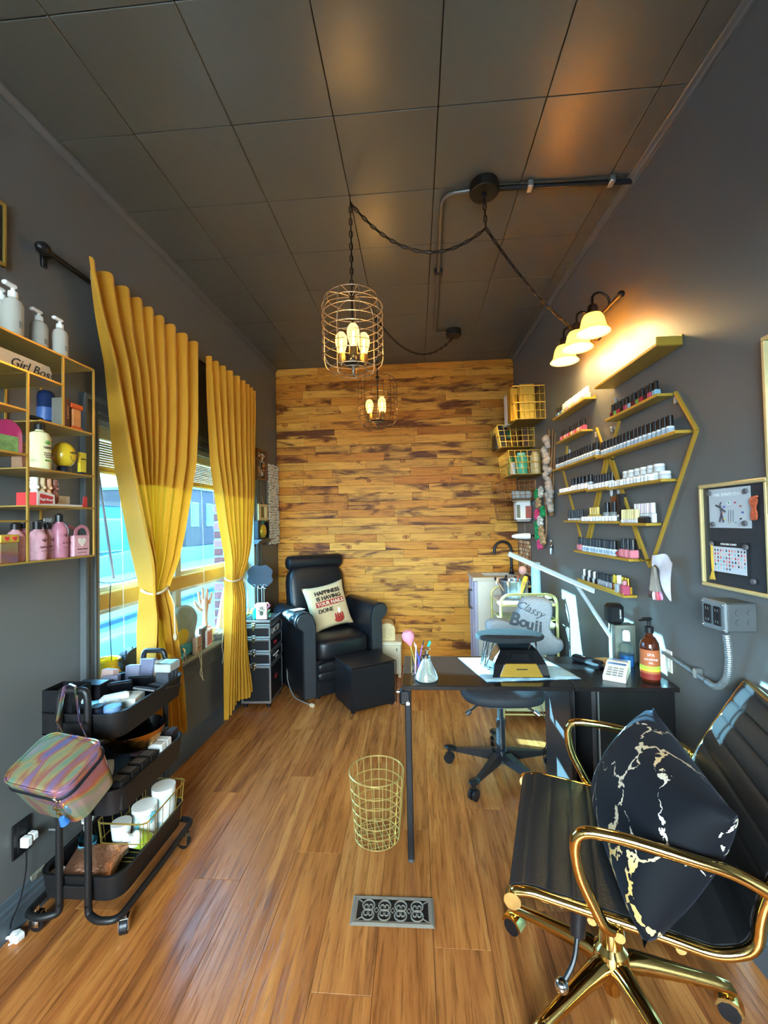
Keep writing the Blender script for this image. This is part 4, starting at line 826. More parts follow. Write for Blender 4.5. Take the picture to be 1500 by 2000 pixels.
def work_chair():
    t = thing('work_chair', 'swivel chair with grey fleece cover lettered Boujee behind the desk', 'chair', (.44, 2.42, 0)); ch = mat('chair_steel', '#4a5056', .28, .8)
    for k in range(5):
        a = math.radians(-128+72*k); c, s = math.cos(a), math.sin(a); M = Matrix.Rotation(a, 4, 'Z')
        lg = MB().prism([(.02, .095), (.05, .13), (.26, .092), (.30, .085), (.30, .070), (.05, .075)], -.018, .018, lambda u, v, w: (u, w*(1.25-.9*u/.3), v), M).build('leg', ch, t, smooth=False)
        MB().ball((0, 0, 0), (.04, .026, .012), 12, 6, M=M @ Matrix.Translation((.285, 0, .088))).build('leg_pad', M_BLKM, lg)
        for j in (-.013, .013): MB().cyl((.295*c-j*s-.012*s*(1 if j > 0 else -1)*.5, .295*s+j*c+.012*c*(1 if j > 0 else -1)*.5, .028), (.295*c-j*s*.4, .295*s+j*c*.4, .028), .028, n=16).build('caster', M_BLACK, t)
        MB().cyl((.295*c, .295*s, .03), (.295*c, .295*s, .085), .007).build('caster_stem', M_BLKM, t)
    MB().lathe([(0, .07), (.038, .07), (.036, .135), (.024, .14), (.024, .30), (.017, .30), (.017, .42), (0, .42)], 18).build('column', ch, t)
    MB().box(-.08, .08, -.10, .08, .40, .43, .01).build('mechanism', M_BLKM, t, smooth=False)
    for sx in (-1, 1): MB().tube([(sx*.06, .0, .41), (sx*.10, -.02, .40), (sx*.17, -.05, .36)], .006, 7).build('lever', M_BLKM, t); MB().cyl((sx*.17, -.05, .36), (sx*.195, -.06, .345), .014).build('lever_knob', M_CHROME, t)
    soft(.44, .42, .085, (.0, -.01, .468), 3.2).build('seat', mat('seat_dark', '#23272d', .7, var=.2), t, ang=60)
    soft(.30, .30, .05, (-.02, -.02, .435), 3).build('seat_shell', mat('seat_shell', '#8f9aa3', .4), t, ang=60)
    Y = 2.60
    pp = [(1022,1166),(1068,1168),(1078,1190),(1072,1222),(1084,1243),(1097,1250),(1098,1266),(1082,1277),(1058,1279),(1050,1300),(1000,1300),(985,1262),(955,1240),(947,1222),(952,1211),(972,1207),(1000,1212),(1010,1190)]
    poly = [(at(x, y, 'y', Y).x-.44, at(x, y, 'y', Y).z) for x, y in pp]
    fl = mat('grey_fleece', '#9aa2a8', .95, var=.25, scale=110, bump=.6)
    bk = puff(smooth_poly(poly), .10).build('backrest', fl, t, ang=70); bk.location = (0, Y-2.42, 0)
    MB().tube([(.10, .02, .42), (.14, .17, .42), (.14, .22, .62)], .018, 8).build('back_post', M_BLKM, t)
    ink = mat('cover_ink', '#50575c', .95)
    for s, x, y, sz, an, sh in (('B', 1006, 1217, .115, -.30, 0), ('o', 1023, 1222, .095, -.26, 0), ('u', 1036, 1227, .095, -.2, 0), ('j', 1048, 1230, .095, -.12, 0), ('i', 1056, 1232, .095, -.05, 0)):
        p = at(x, y, 'y', Y-.054); text(s, sz*.92, ink, t, frame((p.x-.44, p.y-2.42, p.z+.02), (math.cos(an), 0, math.sin(an)), (-math.sin(an), 0, math.cos(an))), bold=.003)
    p = at(1035, 1190, 'y', Y-.054); text('Classy', .065, ink, t, frame((p.x-.44, p.y-2.42, p.z), (.9, 0, -.42), (.42, 0, .9)), shear=.4)
    MB().tube(fillet([(.20, -.02, .43), (.24, -.08, .25), (.20, -.05, .12), (.23, -.12, .006)], .08, 5), .0025, 5).build('cable', M_BLACK, t)
work_chair()
def basket():
    t = thing('waste_basket', 'round gold wire waste basket on the floor beside the desk leg', 'basket', (-.20, 1.925, 0)); g = mat('gold_wire', '#dcc277', .32, .7); r0, r1, H = .098, .121, .285
    for k in range(7): z = .006+H*k/6.5 if k < 6 else H; MB().tube(arc((0, 0, z), r0+(r1-r0)*z/H, 0, 2*math.pi*39/40, 40), .0032 if k == 6 else .0023, 6, closed=True).build('ring', g, t)
    for k in range(20):
        a = 2*math.pi*k/20; c, s = math.cos(a), math.sin(a); MB().tube([(r0*c, r0*s, .005), (r1*c, r1*s, H)], .0022, 5).build('upright', g, t)
    for k in range(6):
        q = -.075+.03*k; h = math.sqrt(r0*r0-q*q)
        for M in (Matrix.Rotation(.35, 4, 'Z'), Matrix.Rotation(.35+math.pi/2, 4, 'Z')): MB().tube([M @ Vector((q, -h, .005)), M @ Vector((q, h, .005))], .0017, 5).build('base_wire', g, t)
basket()
def register():
    t = thing('floor_register', 'cast metal floor register with scroll grille in the wooden floor', 'floor vent', (-.113, 1.558, 0), .012); m_ = mat('pewter_cast', '#8d8376', .45, .35, var=.2); W, D = .147, .060
    mb = MB(); vs = []; 
    for x, y, z in ((W, D, .0005), (W-.008, D-.008, .006), (W-.020, D-.018, .004)): vs += [(-x, -y, z), (x, -y, z), (x, y, z), (-x, y, z)]
    fs = [(a+i, a+(i+1) % 4, a+4+(i+1) % 4, a+4+i) for a in (0, 4) for i in range(4)]
    mb.add(vs, fs).build('frame', m_, t, smooth=False); MB().box(-W+.018, W-.018, -D+.016, D-.016, .0003, .001).build('duct', M_BLACK, t, smooth=False)
    for i in range(4):
        x = -.087+.058*i
        for s in (-1, 1):
            y = s*.019; MB().tube(arc((x, y, .003), .021, 0, 2*math.pi*19/20, 20), .003, 5, closed=True).build('scroll', m_, t)
            for q in (-1, 1): MB().tube(arc((x+q*.008, y-s*.004, .003), .0065, -.6, 3.9, 9, (q, 0, 0), (0, s, 0)), .0024, 5).build('scroll', m_, t)
        if i < 3: MB().tube([(x+.021, 0, .003), (x+.029, .010, .003), (x+.037, 0, .003), (x+.029, -.010, .003)], .0018, 5, closed=True).build('link', m_, t)
    for q in (-1, 1):
        for s in (-1, 1): MB().tube([(q*.127, s*.042, .003), (q*.106, s*.028, .003)], .0022, 5).build('link', m_, t)
register()
# ------------------------------------------------------------------ gold and black office chair with velvet cushion
def gold_chair():
    TH = math.atan2(-.953, -.30); C = Vector((.535, 1.31, 0))
    t = thing('office_chair', 'black ribbed leather office chair with shiny gold frame at right front', 'office chair', C, TH)
    GL = mat('polished_gold', '#e3bd74', .10, 1.0, var=.03)
    prof = fillet([(0, -.238, .418), (0, -.242, .446), (0, -.20, .456), (0, .10, .440), (0, .19, .432), (0, .258, .468), (0, .264, .54), (0, .290, .62), (0, .355, .74), (0, .428, .865)], .07, 6)
    P = [Vector((0, p.y, p.z)) for p in prof]; D = [0]
    for a, b in zip(P, P[1:]): D.append(D[-1]+(b-a).length)
    LT = D[-1]
    def pt(s):
        s = max(0, min(LT, s)); i = max(j for j in range(len(D)-1) if D[j] <= s+1e-9); k = (s-D[i])/max(1e-9, D[i+1]-D[i])
        T = (P[i+1]-P[i]).normalized(); return P[i].lerp(P[i+1], k), Vector((0, -T.z, T.y))
    pitch = .056; ns = int(LT/pitch*14)
    def side(sg):
        def fn(u, v):
            s = LT*v; p, n = pt(s); g = abs(math.sin(math.pi*s/pitch))**.14; th = .003+.0105*g
            return (-.252+.504*u, p.y+n.y*th*sg, p.z+n.z*th*sg)
        return fn
    mb = MB(); mb.grid(side(1), 3, ns).grid(side(-1), 3, ns)
    for u in (0, 1): mb.grid(lambda a, v, u=u: (side(1)(u, v) if a > .5 else side(-1)(u, v)), 2, ns)
    mb.build('leather_sling', mat('sling_leather', '#232325', .38, var=.12, scale=200, bump=.2), t, ang=50)
    for sx in (-1, 1):
        MB().tube([Vector((sx*.262, p.y, p.z)) for p in P], .0125, 10).build('side_rail', GL, t)
        MB().cyl((sx*.250, -.242, .43), (sx*.276, -.242, .43), .021, n=18).build('end_cap', GL, t)
        x = sx*.292
        pts = fillet([(sx*.268, -.005, .428), (x, -.035, .445), (x, -.092, .56), (x, -.095, .655), (x, .0, .660), (x, .21, .640), (x, .275, .615), (sx*.276, .335, .545)], .05, 6)
        ar = MB().tube(pts, .0135, 10, flat=1.0).build('armrest', GL, t)
        MB().cyl((sx*.262, .335, .548), (sx*.298, .335, .548), .016, n=14).build('bolt', GL, ar); MB().cyl((sx*.258, -.005, .43), (sx*.29, -.005, .43), .012, n=12).build('bolt', GL, ar)
    MB().tube([(-.26, .428, .865), (.26, .428, .865)], .0125, 10).build('back_rail', GL, t); MB().tube([(-.26, -.06, .425), (.26, -.06, .425)], .011, 8).build('cross_rail', GL, t); MB().tube([(-.26, .12, .42), (.26, .12, .42)], .011, 8).build('cross_rail', GL, t)
    MB().box(-.06, .06, -.10, .12, .365, .42, .012).build('mechanism', M_BLACK, t, smooth=False)
    MB().lathe([(0, .10), (.040, .10), (.044, .15), (.032, .165), (.032, .30), (.026, .31), (.026, .37), (0, .37)], 22).build('column', GL, t)
    MB().lathe([(0, .03), (.022, .03), (.026, .06), (.045, .085), (.05, .12), (.044, .15), (0, .15)], 22).build('hub', GL, t)
    for k in range(5):
        a = math.radians(140+72*k) - TH; M = Matrix.Rotation(a, 4, 'Z'); c, s = math.cos(a), math.sin(a)
        MB().tube([M @ Vector(q) for q in ((.015, 0, .112), (.06, 0, .116), (.12, 0, .110), (.20, 0, .098), (.27, 0, .086), (.305, 0, .076), (.318, 0, .062))], [.030, .028, .0235, .020, .0175, .016, .010], 12).build('leg', GL, t, ang=70)
        MB().cyl((.298*c, .298*s, .04), (.298*c, .298*s, .07), .008).build('caster_stem', GL, t)
        cs = MB().prism([(-.034, .030), (-.02, .055), (.0, .062), (.024, .055), (.034, .034), (.030, .030), (.018, .046), (0, .052), (-.016, .046), (-.026, .028)], -.021, .021, lambda u, v, w: (u, w, v), M @ Matrix.Translation((.305, 0, 0)) @ Matrix.Rotation(.9*k, 4, 'Z')).build('caster_hood', GL, t, smooth=False)
        Mw = M @ Matrix.Translation((.305, 0, .0)) @ Matrix.Rotation(.9*k, 4, 'Z')
        for j in (-.012, .012): MB().cyl(Mw @ Vector((0, j-.008, .026)), Mw @ Vector((0, j+.008, .026)), .026, n=18).build('caster', M_BLACK, cs)
    Mi = (Matrix.Translation(C) @ Matrix.Rotation(TH, 4, 'Z')).inverted()
    b0 = Mi @ at(1130, 1775, 'y', 1.16); b1 = Mi @ at(1128, 1825, 'y', 1.15); b2 = Mi @ at(1122, 1880, 'y', 1.13); b3 = Mi @ at(1097, 1925, 'y', 1.11)
    MB().cyl(b0, b1, .021, .018, n=14).build('lever_grip', M_BLACK, t); MB().tube(fillet([b1, b2, b3], .04, 6), .006, 8).build('tilt_rod', M_BLKM, t); MB().ball(b3, .017).build('rod_ball', M_CHROME, t)
    # the cushion
    m, N, L, b = nodes_mat('velvet_marble'); tc = N.new('ShaderNodeTexCoord'); nz = N.new('ShaderNodeTexNoise'); nz.inputs['Scale'].default_value = 5; nz.inputs['Detail'].default_value = 5
    L.new(tc.outputs['Object'], nz.inputs['Vector']); mxv = N.new('ShaderNodeMix'); mxv.data_type = 'RGBA'; mxv.inputs[0].default_value = .22; L.new(tc.outputs['Object'], mxv.inputs[6]); L.new(nz.outputs['Color'], mxv.inputs[7])
    vo = N.new('ShaderNodeTexVoronoi'); vo.feature = 'DISTANCE_TO_EDGE'; vo.inputs['Scale'].default_value = 6.5; L.new(mxv.outputs[2], vo.inputs['Vector'])
    n2 = N.new('ShaderNodeTexNoise'); n2.inputs['Scale'].default_value = 4.2; n2.inputs['Detail'].default_value = 3; L.new(tc.outputs['Object'], n2.inputs['Vector'])
    thr = N.new('ShaderNodeMapRange'); thr.inputs[1].default_value = .44; thr.inputs[2].default_value = .74; thr.inputs[3].default_value = .003; thr.inputs[4].default_value = .06; L.new(n2.outputs['Fac'], thr.inputs[0])
    lt = N.new('ShaderNodeMath'); lt.operation = 'LESS_THAN'; L.new(vo.outputs['Distance'], lt.inputs[0]); L.new(thr.outputs[0], lt.inputs[1])
    n3 = N.new('ShaderNodeTexNoise'); n3.inputs['Scale'].default_value = 60; L.new(tc.outputs['Object'], n3.inputs['Vector']); gt = N.new('ShaderNodeMath'); gt.operation = 'GREATER_THAN'; gt.inputs[1].default_value = .44; L.new(n3.outputs['Fac'], gt.inputs[0])
    mu = N.new('ShaderNodeMath'); mu.operation = 'MULTIPLY'; L.new(lt.outputs[0], mu.inputs[0]); L.new(gt.outputs[0], mu.inputs[1])
    n4 = N.new('ShaderNodeTexNoise'); n4.inputs['Scale'].default_value = 3; L.new(tc.outputs['Object'], n4.inputs['Vector']); rc = ramp(N, [(.4, '#d8d0be'), (.6, '#cfa860')]); L.new(n4.outputs['Fac'], rc.inputs[0])
    L.new(mixc(N, L, mu.outputs[0], '#090a10', rc.outputs[0]), b.inputs['Base Color']); b.inputs['Roughness'].default_value = .75; b.inputs['Sheen Weight'].default_value = .06; b.inputs['Sheen Tint'].default_value = (.35, .42, .6, 1); b.inputs['Specular IOR Level'].default_value = .2
    cu = thing('cushion', 'black velvet cushion with gold marble veins on the gold chair', 'cushion')
    cu.matrix_world = Matrix.Translation(C) @ Matrix.Rotation(TH, 4, 'Z') @ Matrix.Translation((.03, .105, .60)) @ Matrix.Rotation(.10, 4, 'Z') @ Matrix.Rotation(math.pi/2-.52, 4, 'X')
    MB().pillow(.54, .37, .22, .42, 26).build('cover', m, cu, ang=60, merge=.0005)
gold_chair()
# ------------------------------------------------------------------ black trolley by the window with its contents, bag, sockets
def cart():
    t = thing('trolley', 'black three tier metal trolley below the window at left front', 'trolley', (-1.185, 1.625, 0)); K = mat('trolley_black', '#1c1b1c', .42, .2, var=.12); W, D = .31, .43
    for z0, z1 in ((.655, .745), (.395, .485), (.110, .195)):
        o = rrect(W, D, .055, 7); n = len(o); i_ = [(u*(1-.012/W*2), v*(1-.012/D*2)) for u, v in o]; b = [(u*.95, v*.965) for u, v in o]
        vs = [(u, v, z0+.004) for u, v in b] + [(u, v, z1) for u, v in o] + [(u, v, z1) for u, v in i_] + [(u*.94, v*.955, z0+.010) for u, v in o]
        fs = [(a*n+i, a*n+(i+1) % n, (a+1)*n+(i+1) % n, (a+1)*n+i) for a in range(3) for i in range(n)] + [tuple(range(n)), tuple(range(3*n, 4*n))]
        tr = MB().add(vs, fs).build('tray', K, t, ang=35); MB().tube([(u, v, z1) for u, v in o], .0035, 6, closed=True).build('rim', K, tr)
    for s in (-1, 1):
        y = s*(D/2+.012)
        pts = fillet([(-.052, y, .11), (-.052, y, .74), (-.052, y, .80), (-.045, y, .835), (.045, y, .835), (.052, y, .80), (.052, y, .74), (.052, y, .11)], .04, 6); MB().tube(pts, .0115, 10).build('handle', K, t)
        for x in (-1, 1): MB().tube(fillet([(x*.052, y, .12), (x*.052, y, .085), (x*.10, y+s*.02, .082), (x*.165, y+s*.012, .082), (x*.17, 0, .082)], .05, 6), .0115, 10).build('base_tube', K, t)
        for z in (.70, .44, .15): MB().box(-.055, .055, y-s*.003, y-s*.014, z-.02, z+.02, .002).build('bracket', K, t, smooth=False)
    for x in (-.16, .16):
        for y in (-.20, .19):
            M = Matrix.Translation((x, y, 0)) @ Matrix.Rotation(.6*x*10+y*3, 4, 'Z')
            fk = MB().box(-.016, -.013, -.014, .02, .018, .058, .001, M=M).box(.013, .016, -.014, .02, .018, .058, .001, M=M).box(-.016, .016, -.012, .016, .055, .060, .001, M=M).cyl(M @ Vector((0, 0, .058)), M @ Vector((0, 0, .082)), .008).build('caster_fork', M_CHROME, t, smooth=False)
            MB().cyl(M @ Vector((-.011, .006, .026)), M @ Vector((.011, .006, .026)), .026, n=20).build('caster', M_BLACK, fk)
    B = Vector((-1.185, 1.625, 0)); Z1, Z2, Z3 = .6665, .4065, .1215; mb = MB()
    blk = M_BLKM; lav = mat('lavender_grey', '#6e7088', .4); wht = M_WHITE
    def bx(name, label, x, y, z, sx, sy, sz, mt_, rz=0, tilt=(0, 0), cat='box', lid=None, print_=None):
        o = thing(name, label, cat, B+Vector((x, y, z)), rot=(tilt[0], tilt[1], rz))
        MB().box(-sx/2, sx/2, -sy/2, sy/2, 0, sz, .003).build('body', mt_, o, smooth=False)
        if lid: MB().box(-sx/2-.001, sx/2+.001, -sy/2-.001, sy/2+.001, sz*.72, sz*.76).build('lid_seam', lid, o, smooth=False)
        if print_: MB().box(-sx*.36, sx*.36, -sy*.36, sy*.36, sz-.0005, sz+.0008).build('printed_panel', print_, o, smooth=False)
        return o
    def lat(name, label, x, y, z, prof, mt_, cat, cap=None, capm=None, M=None, band=None):
        o = thing(name, label, cat, B+Vector((x, y, z)));  
        if M is not None: o.matrix_world = Matrix.Translation(B+Vector((x, y, z))) @ M
        MB().lathe(prof, 20).build('body', mt_, o)
        if cap: MB().lathe(cap, 20).build('cap', capm or wht, o)
        if band: MB().lathe([(band[0], band[1]), (band[0], band[2])], 20).build('label', band[3], o)
        return o
    silv = mat('palette_silver', '#5b5f6a', .3, .3, var=.5, scale=90); pearl = mat('pearl', '#cfc7bd', .4)
    # top tier
    bh = thing('brush_holder', 'tall black open box standing at the near left corner of the top tray', 'holder', B+Vector((-.085, -.155, Z1)))
    mb = MB()
    for q in ((-.055, .055, -.045, -.042), (-.055, .055, .042, .045), (-.055, -.052, -.042, .042), (.052, .055, -.042, .042)): mb.box(*q, .0, .155)
    mb.box(-.055, .055, -.045, .045, 0, .004).build('shell', blk, bh, smooth=False); MB().cyl((.056, 0, .10), (.060, 0, .10), .009).build('snap', M_CHROME, bh)
    bx('organiser_box', 'shorter black box standing behind the tall holder on the top tray', -.075, -.05, Z1, .11, .06, .13, blk)
    M90 = Matrix.Rotation(math.pi/2, 4, 'X'); Ml = Matrix.Rotation(-.9, 4, 'Z') @ M90
    lat('lotion_bottle', 'white squeeze bottle with blue handle lying on the top tray', .035, -.08, Z1+.075, [(0, -.05), (.02, -.05), (.024, -.04), (.024, .03), (.012, .045), (0, .046)], wht, 'bottle', [(.012, .045), (.012, .07), (0, .072)], mat('sky_blue', '#6fb3d8', .4), Ml)
    bx('sponge_block', 'pale blue sponge block lying near the front of the top tray', .06, -.10, Z1, .07, .10, .05, mat('aqua_foam', '#a9d4d8', .9, bump=.4), .3)
    bx('soft_pouch', 'white folded cloth pad on the top tray beside the clear jar', .075, -.045, Z1+.05, .075, .09, .03, mat('cream_cloth', '#e2ddcf', .9, bump=.3), .2)
    lat('clear_jar', 'clear round jar with blue glitter at the tray front', .095, -.165, Z1+.04, [(0, -.04), (.026, -.04), (.028, -.03), (.028, .05), (0, .05)], mat('blue_glitter', '#7e9cc8', .2, .3, var=.6, scale=250), 'jar', [(.029, .05), (.029, .066), (0, .067)], M_CLEAR)
    lat('dark_jar', 'dark patterned jar beside the blue glitter jar', .045, -.175, Z1+.04, [(0, -.04), (.02, -.04), (.02, .045), (0, .045)], mat('navy_jar', '#23263a', .4, var=.6, scale=120), 'jar', [(.021, .045), (.021, .055), (0, .056)], blk)
    for k, (x, y, rz, tx, ty, lb) in enumerate(((.0, .01, .5, -.75, 0, 'leaning at the middle of the top tray'), (.10, .03, .2, -.35, .2, 'tilted against the right tray wall'), (.03, .10, .1, -.9, 0, 'standing steeply behind the middle'), (.115, .115, 0, -.25, .15, 'lying flat at the far right'))):
        bx('eyeshadow_palette', 'black eyeshadow palette '+lb, x, y, Z1+.075-.008*k, .085, .12, .012, blk, rz, (tx, ty), 'palette', None, silv)
    for k, (x, y, rz, lb, c) in enumerate(((-.06, .02, .3, 'grey lilac carton leaning at the left of the tray', lav), (-.10, .06, -.2, 'pink edged carton behind the black boxes', mat('dusty_pink', '#c7a59b', .6)), (.0, .155, 0, 'tall lavender carton standing at the far end', lav), (-.05, .15, .1, 'second lavender carton beside the tall one', mat('pale_lav', '#83849a', .5)), (.045, .17, -.1, 'brown patterned carton next to the far handle', mat('tan_print', '#a58a74', .6, var=.4, scale=60)))):
        bx('carton', lb, x, y, Z1, .06, .035, .125+.012*(k % 3), c, rz, (-.25+.1*(k % 2), 0), 'carton')
    for k in range(3): bx('small_box', ['nearest', 'middle', 'farthest'][k]+' of three dark little boxes stacked at the far right corner', .105, .125+.028*k, Z1+.045, .055, .024, .062, mat('dark_steel_box', '#4b5058', .35, .2), 0)
    ac = thing('acrylic_box', 'clear frosted acrylic box on top of the dark little boxes', 'box', B+Vector((.105, .155, Z1+.1075))); MB().box(-.035, .035, -.04, .04, 0, .035, .004).build('body', mat('frosted', '#d3d8d2', .3, trans=.4), ac, smooth=False); MB().box(-.037, .037, -.042, .042, .035, .042, .002).build('lid', M_CLEAR, ac, smooth=False)
    cd = bx('blush_compact', 'round edged dark compact tin lying at the left front', -.02, -.09, Z1, .05, .05, .016, silv, .6, (0, 0), 'compact')
    # middle tier
    bw = thing('bowl', 'hammered gold bowl with black inside on the middle tray', 'bowl', B+Vector((.02, .06, Z2+.085))); g = mat('hammered_gold', '#d09a50', .22, 1.0, var=.1, scale=70, bump=.8)
    MB().lathe([(0, 0), (.05, .002), (.085, .02), (.108, .055), (.114, .085)], 32).build('outside', g, bw); MB().lathe([(.113, .085), (.104, .055), (.082, .024), (.05, .008), (0, .006)], 32).build('inside', mat('black_lacquer', '#08080a', .12), bw)
    lat('cream_tube', 'white cream tube lying on the middle tray beside the bag', .02, -.155, Z2+.115, [(0, -.055), (.025, -.055), (.027, -.045), (.027, .04), (.020, .05), (0, .05)], wht, 'tube', [(.0275, .018), (.0275, .052), (0, .054)], M_WHITE, Matrix.Rotation(-1.1, 4, 'Z') @ M90)
    for k in range(4): bx('black_carton', ['nearest', 'second', 'third', 'farthest'][k]+' of the flat black cartons along the middle tray edge', .115, -.165+.055*k, Z2, .06, .048, .098, mat('matt_black_card', '#1a1716', .6, var=.2), 0, (0, 0), 'carton', None, mat('grey_print', '#5c5a58', .6))
    for k in range(2): bx('white_carton', ['nearer', 'farther'][k]+' white carton in the row on the middle tray', .115, .062+.038*k, Z2, .06, .034, .106, wht, 0, (0, 0), 'carton')
    for k in range(3): bx('dark_carton', ['left', 'middle', 'right'][k]+' small dark carton at the far end of the middle tray', .035+.04*k, .165, Z2, .034, .05, .11, mat('dark_plum', '#2a2226', .5), 0, (0, 0), 'carton')
    bx('pink_box', 'clear pink box in the far corner of the middle tray', -.03, .17, Z2, .06, .05, .12, mat('pink_clear', '#e3a9b5', .3, trans=.3), 0)
    # bottom tier
    wb = thing('wire_basket', 'gold wire basket on the bottom tray holding bottles', 'basket', B+Vector((.055, .07, Z3+.002))); wb.scale = (1.1, 1.1, 1.55); gw = mat('gold_wire2', '#cbb25c', .3, .8)
    for z, k in ((.004, .9), (.05, .96), (.10, 1.0)): MB().tube([(u*k, v*k, z) for u, v in rrect(.18, .26, .02, 4)], .0022 if z > .09 else .0014, 5, closed=True).build('ring', gw, wb)
    for k in range(22):
        P = rrect(.18, .26, .02, 4); u, v = P[(k*len(P))//22] if k % 2 else ((-.09 if k % 4 else .09), -.12+.24*k/21); MB().tube([(u*.9, v*.9, .004), (u, v, .10)], .0013, 4).build('upright', gw, wb)
    for k in range(9): v = -.10+.025*k; MB().tube([(-.08, v, .004), (.08, v, .004)], .0013, 4).build('base_wire', gw, wb)
    aq = mat('aqua_white', '#cfe4df', .45); 
    lat('cream_tub', 'larger white and aqua tub at the far end of the gold basket', .085, .155, Z3+.008, [(0, 0), (.042, 0), (.045, .01), (.045, .13), (0, .13)], aq, 'tub', [(.047, .13), (.047, .155), (0, .157)], wht, None, (.0455, .03, .10, wht))
    lat('cream_tub', 'aqua tub with barcode label in the middle of the gold basket', .055, .07, Z3+.008, [(0, 0), (.042, 0), (.045, .01), (.045, .105), (0, .105)], aq, 'tub', [(.047, .105), (.047, .128), (0, .13)], wht, None, (.0455, .025, .085, wht))
    lat('green_bottle', 'white bottle with lime green label tilted in the gold basket', .085, -.005, Z3+.05, [(0, -.05), (.026, -.05), (.028, -.045), (.028, .03), (.014, .045), (0, .046)], wht, 'bottle', [(.014, .045), (.014, .068), (0, .07)], wht, Matrix.Rotation(-.5, 4, 'Z') @ Matrix.Rotation(.9, 4, 'X'), (.0285, -.035, .018, mat('lime_label', '#b6cc3c', .6)))
    lat('white_tube', 'white tapered tube standing upside down in the near end of the gold basket', .02, -.02, Z3+.008, [(0, 0), (.024, 0), (.026, .02), (.036, .12), (0, .122)], wht, 'tube')
    bx('teal_case', 'flat teal case leaning in the gold basket', .04, .02, Z3+.01, .05, .016, .13, mat('teal_case', '#5d9fa8', .4), .6, (0, .5), 'case')
    lat('pump_bottle', 'clear pump bottle with blue label at the left of the bottom tray', -.085, -.06, Z3, [(0, 0), (.028, 0), (.03, .006), (.03, .11), (.012, .125), (0, .126)], glass('clear_bottle', '#cfe0e0', .02, .2), 'bottle', [(.013, .12), (.013, .14), (.006, .142), (.006, .155), (.02, .156), (.02, .164), (0, .165)], wht, None, (.0305, .02, .08, mat('blue_label', '#5a9cb4', .5)))
    po = thing('pouch', 'rose gold sequinned pouch lying at the near end of the bottom tray', 'pouch', B+Vector((-.02, -.115, Z3+.036)), .15); MB().pillow(.20, .15, .085, .4, 18, M=Matrix.Rotation(.25, 4, 'X')).build('body', mat('rose_gold', '#cf9272', .34, .85, var=.5, scale=120, bump=1.0), po, ang=60, merge=.0005); MB().tube([(-.09, .068, .020), (0, .075, .022), (.09, .068, .020)], .003, 6).build('zip', M_GOLD, po)
    rl = thing('tape_roll', 'white roll with red rim at the near left corner of the bottom tray', 'roll', B+Vector((-.115, -.165, Z3))); MB().lathe([(.006, .03), (.024, .03), (.024, .05), (.006, .05)], 20).build('roll', wht, rl); MB().lathe([(0, 0), (.0245, 0), (.0245, .03), (0, .03)], 20).build('rim', mat('red_rim', '#a8463a', .5), rl)
cart()
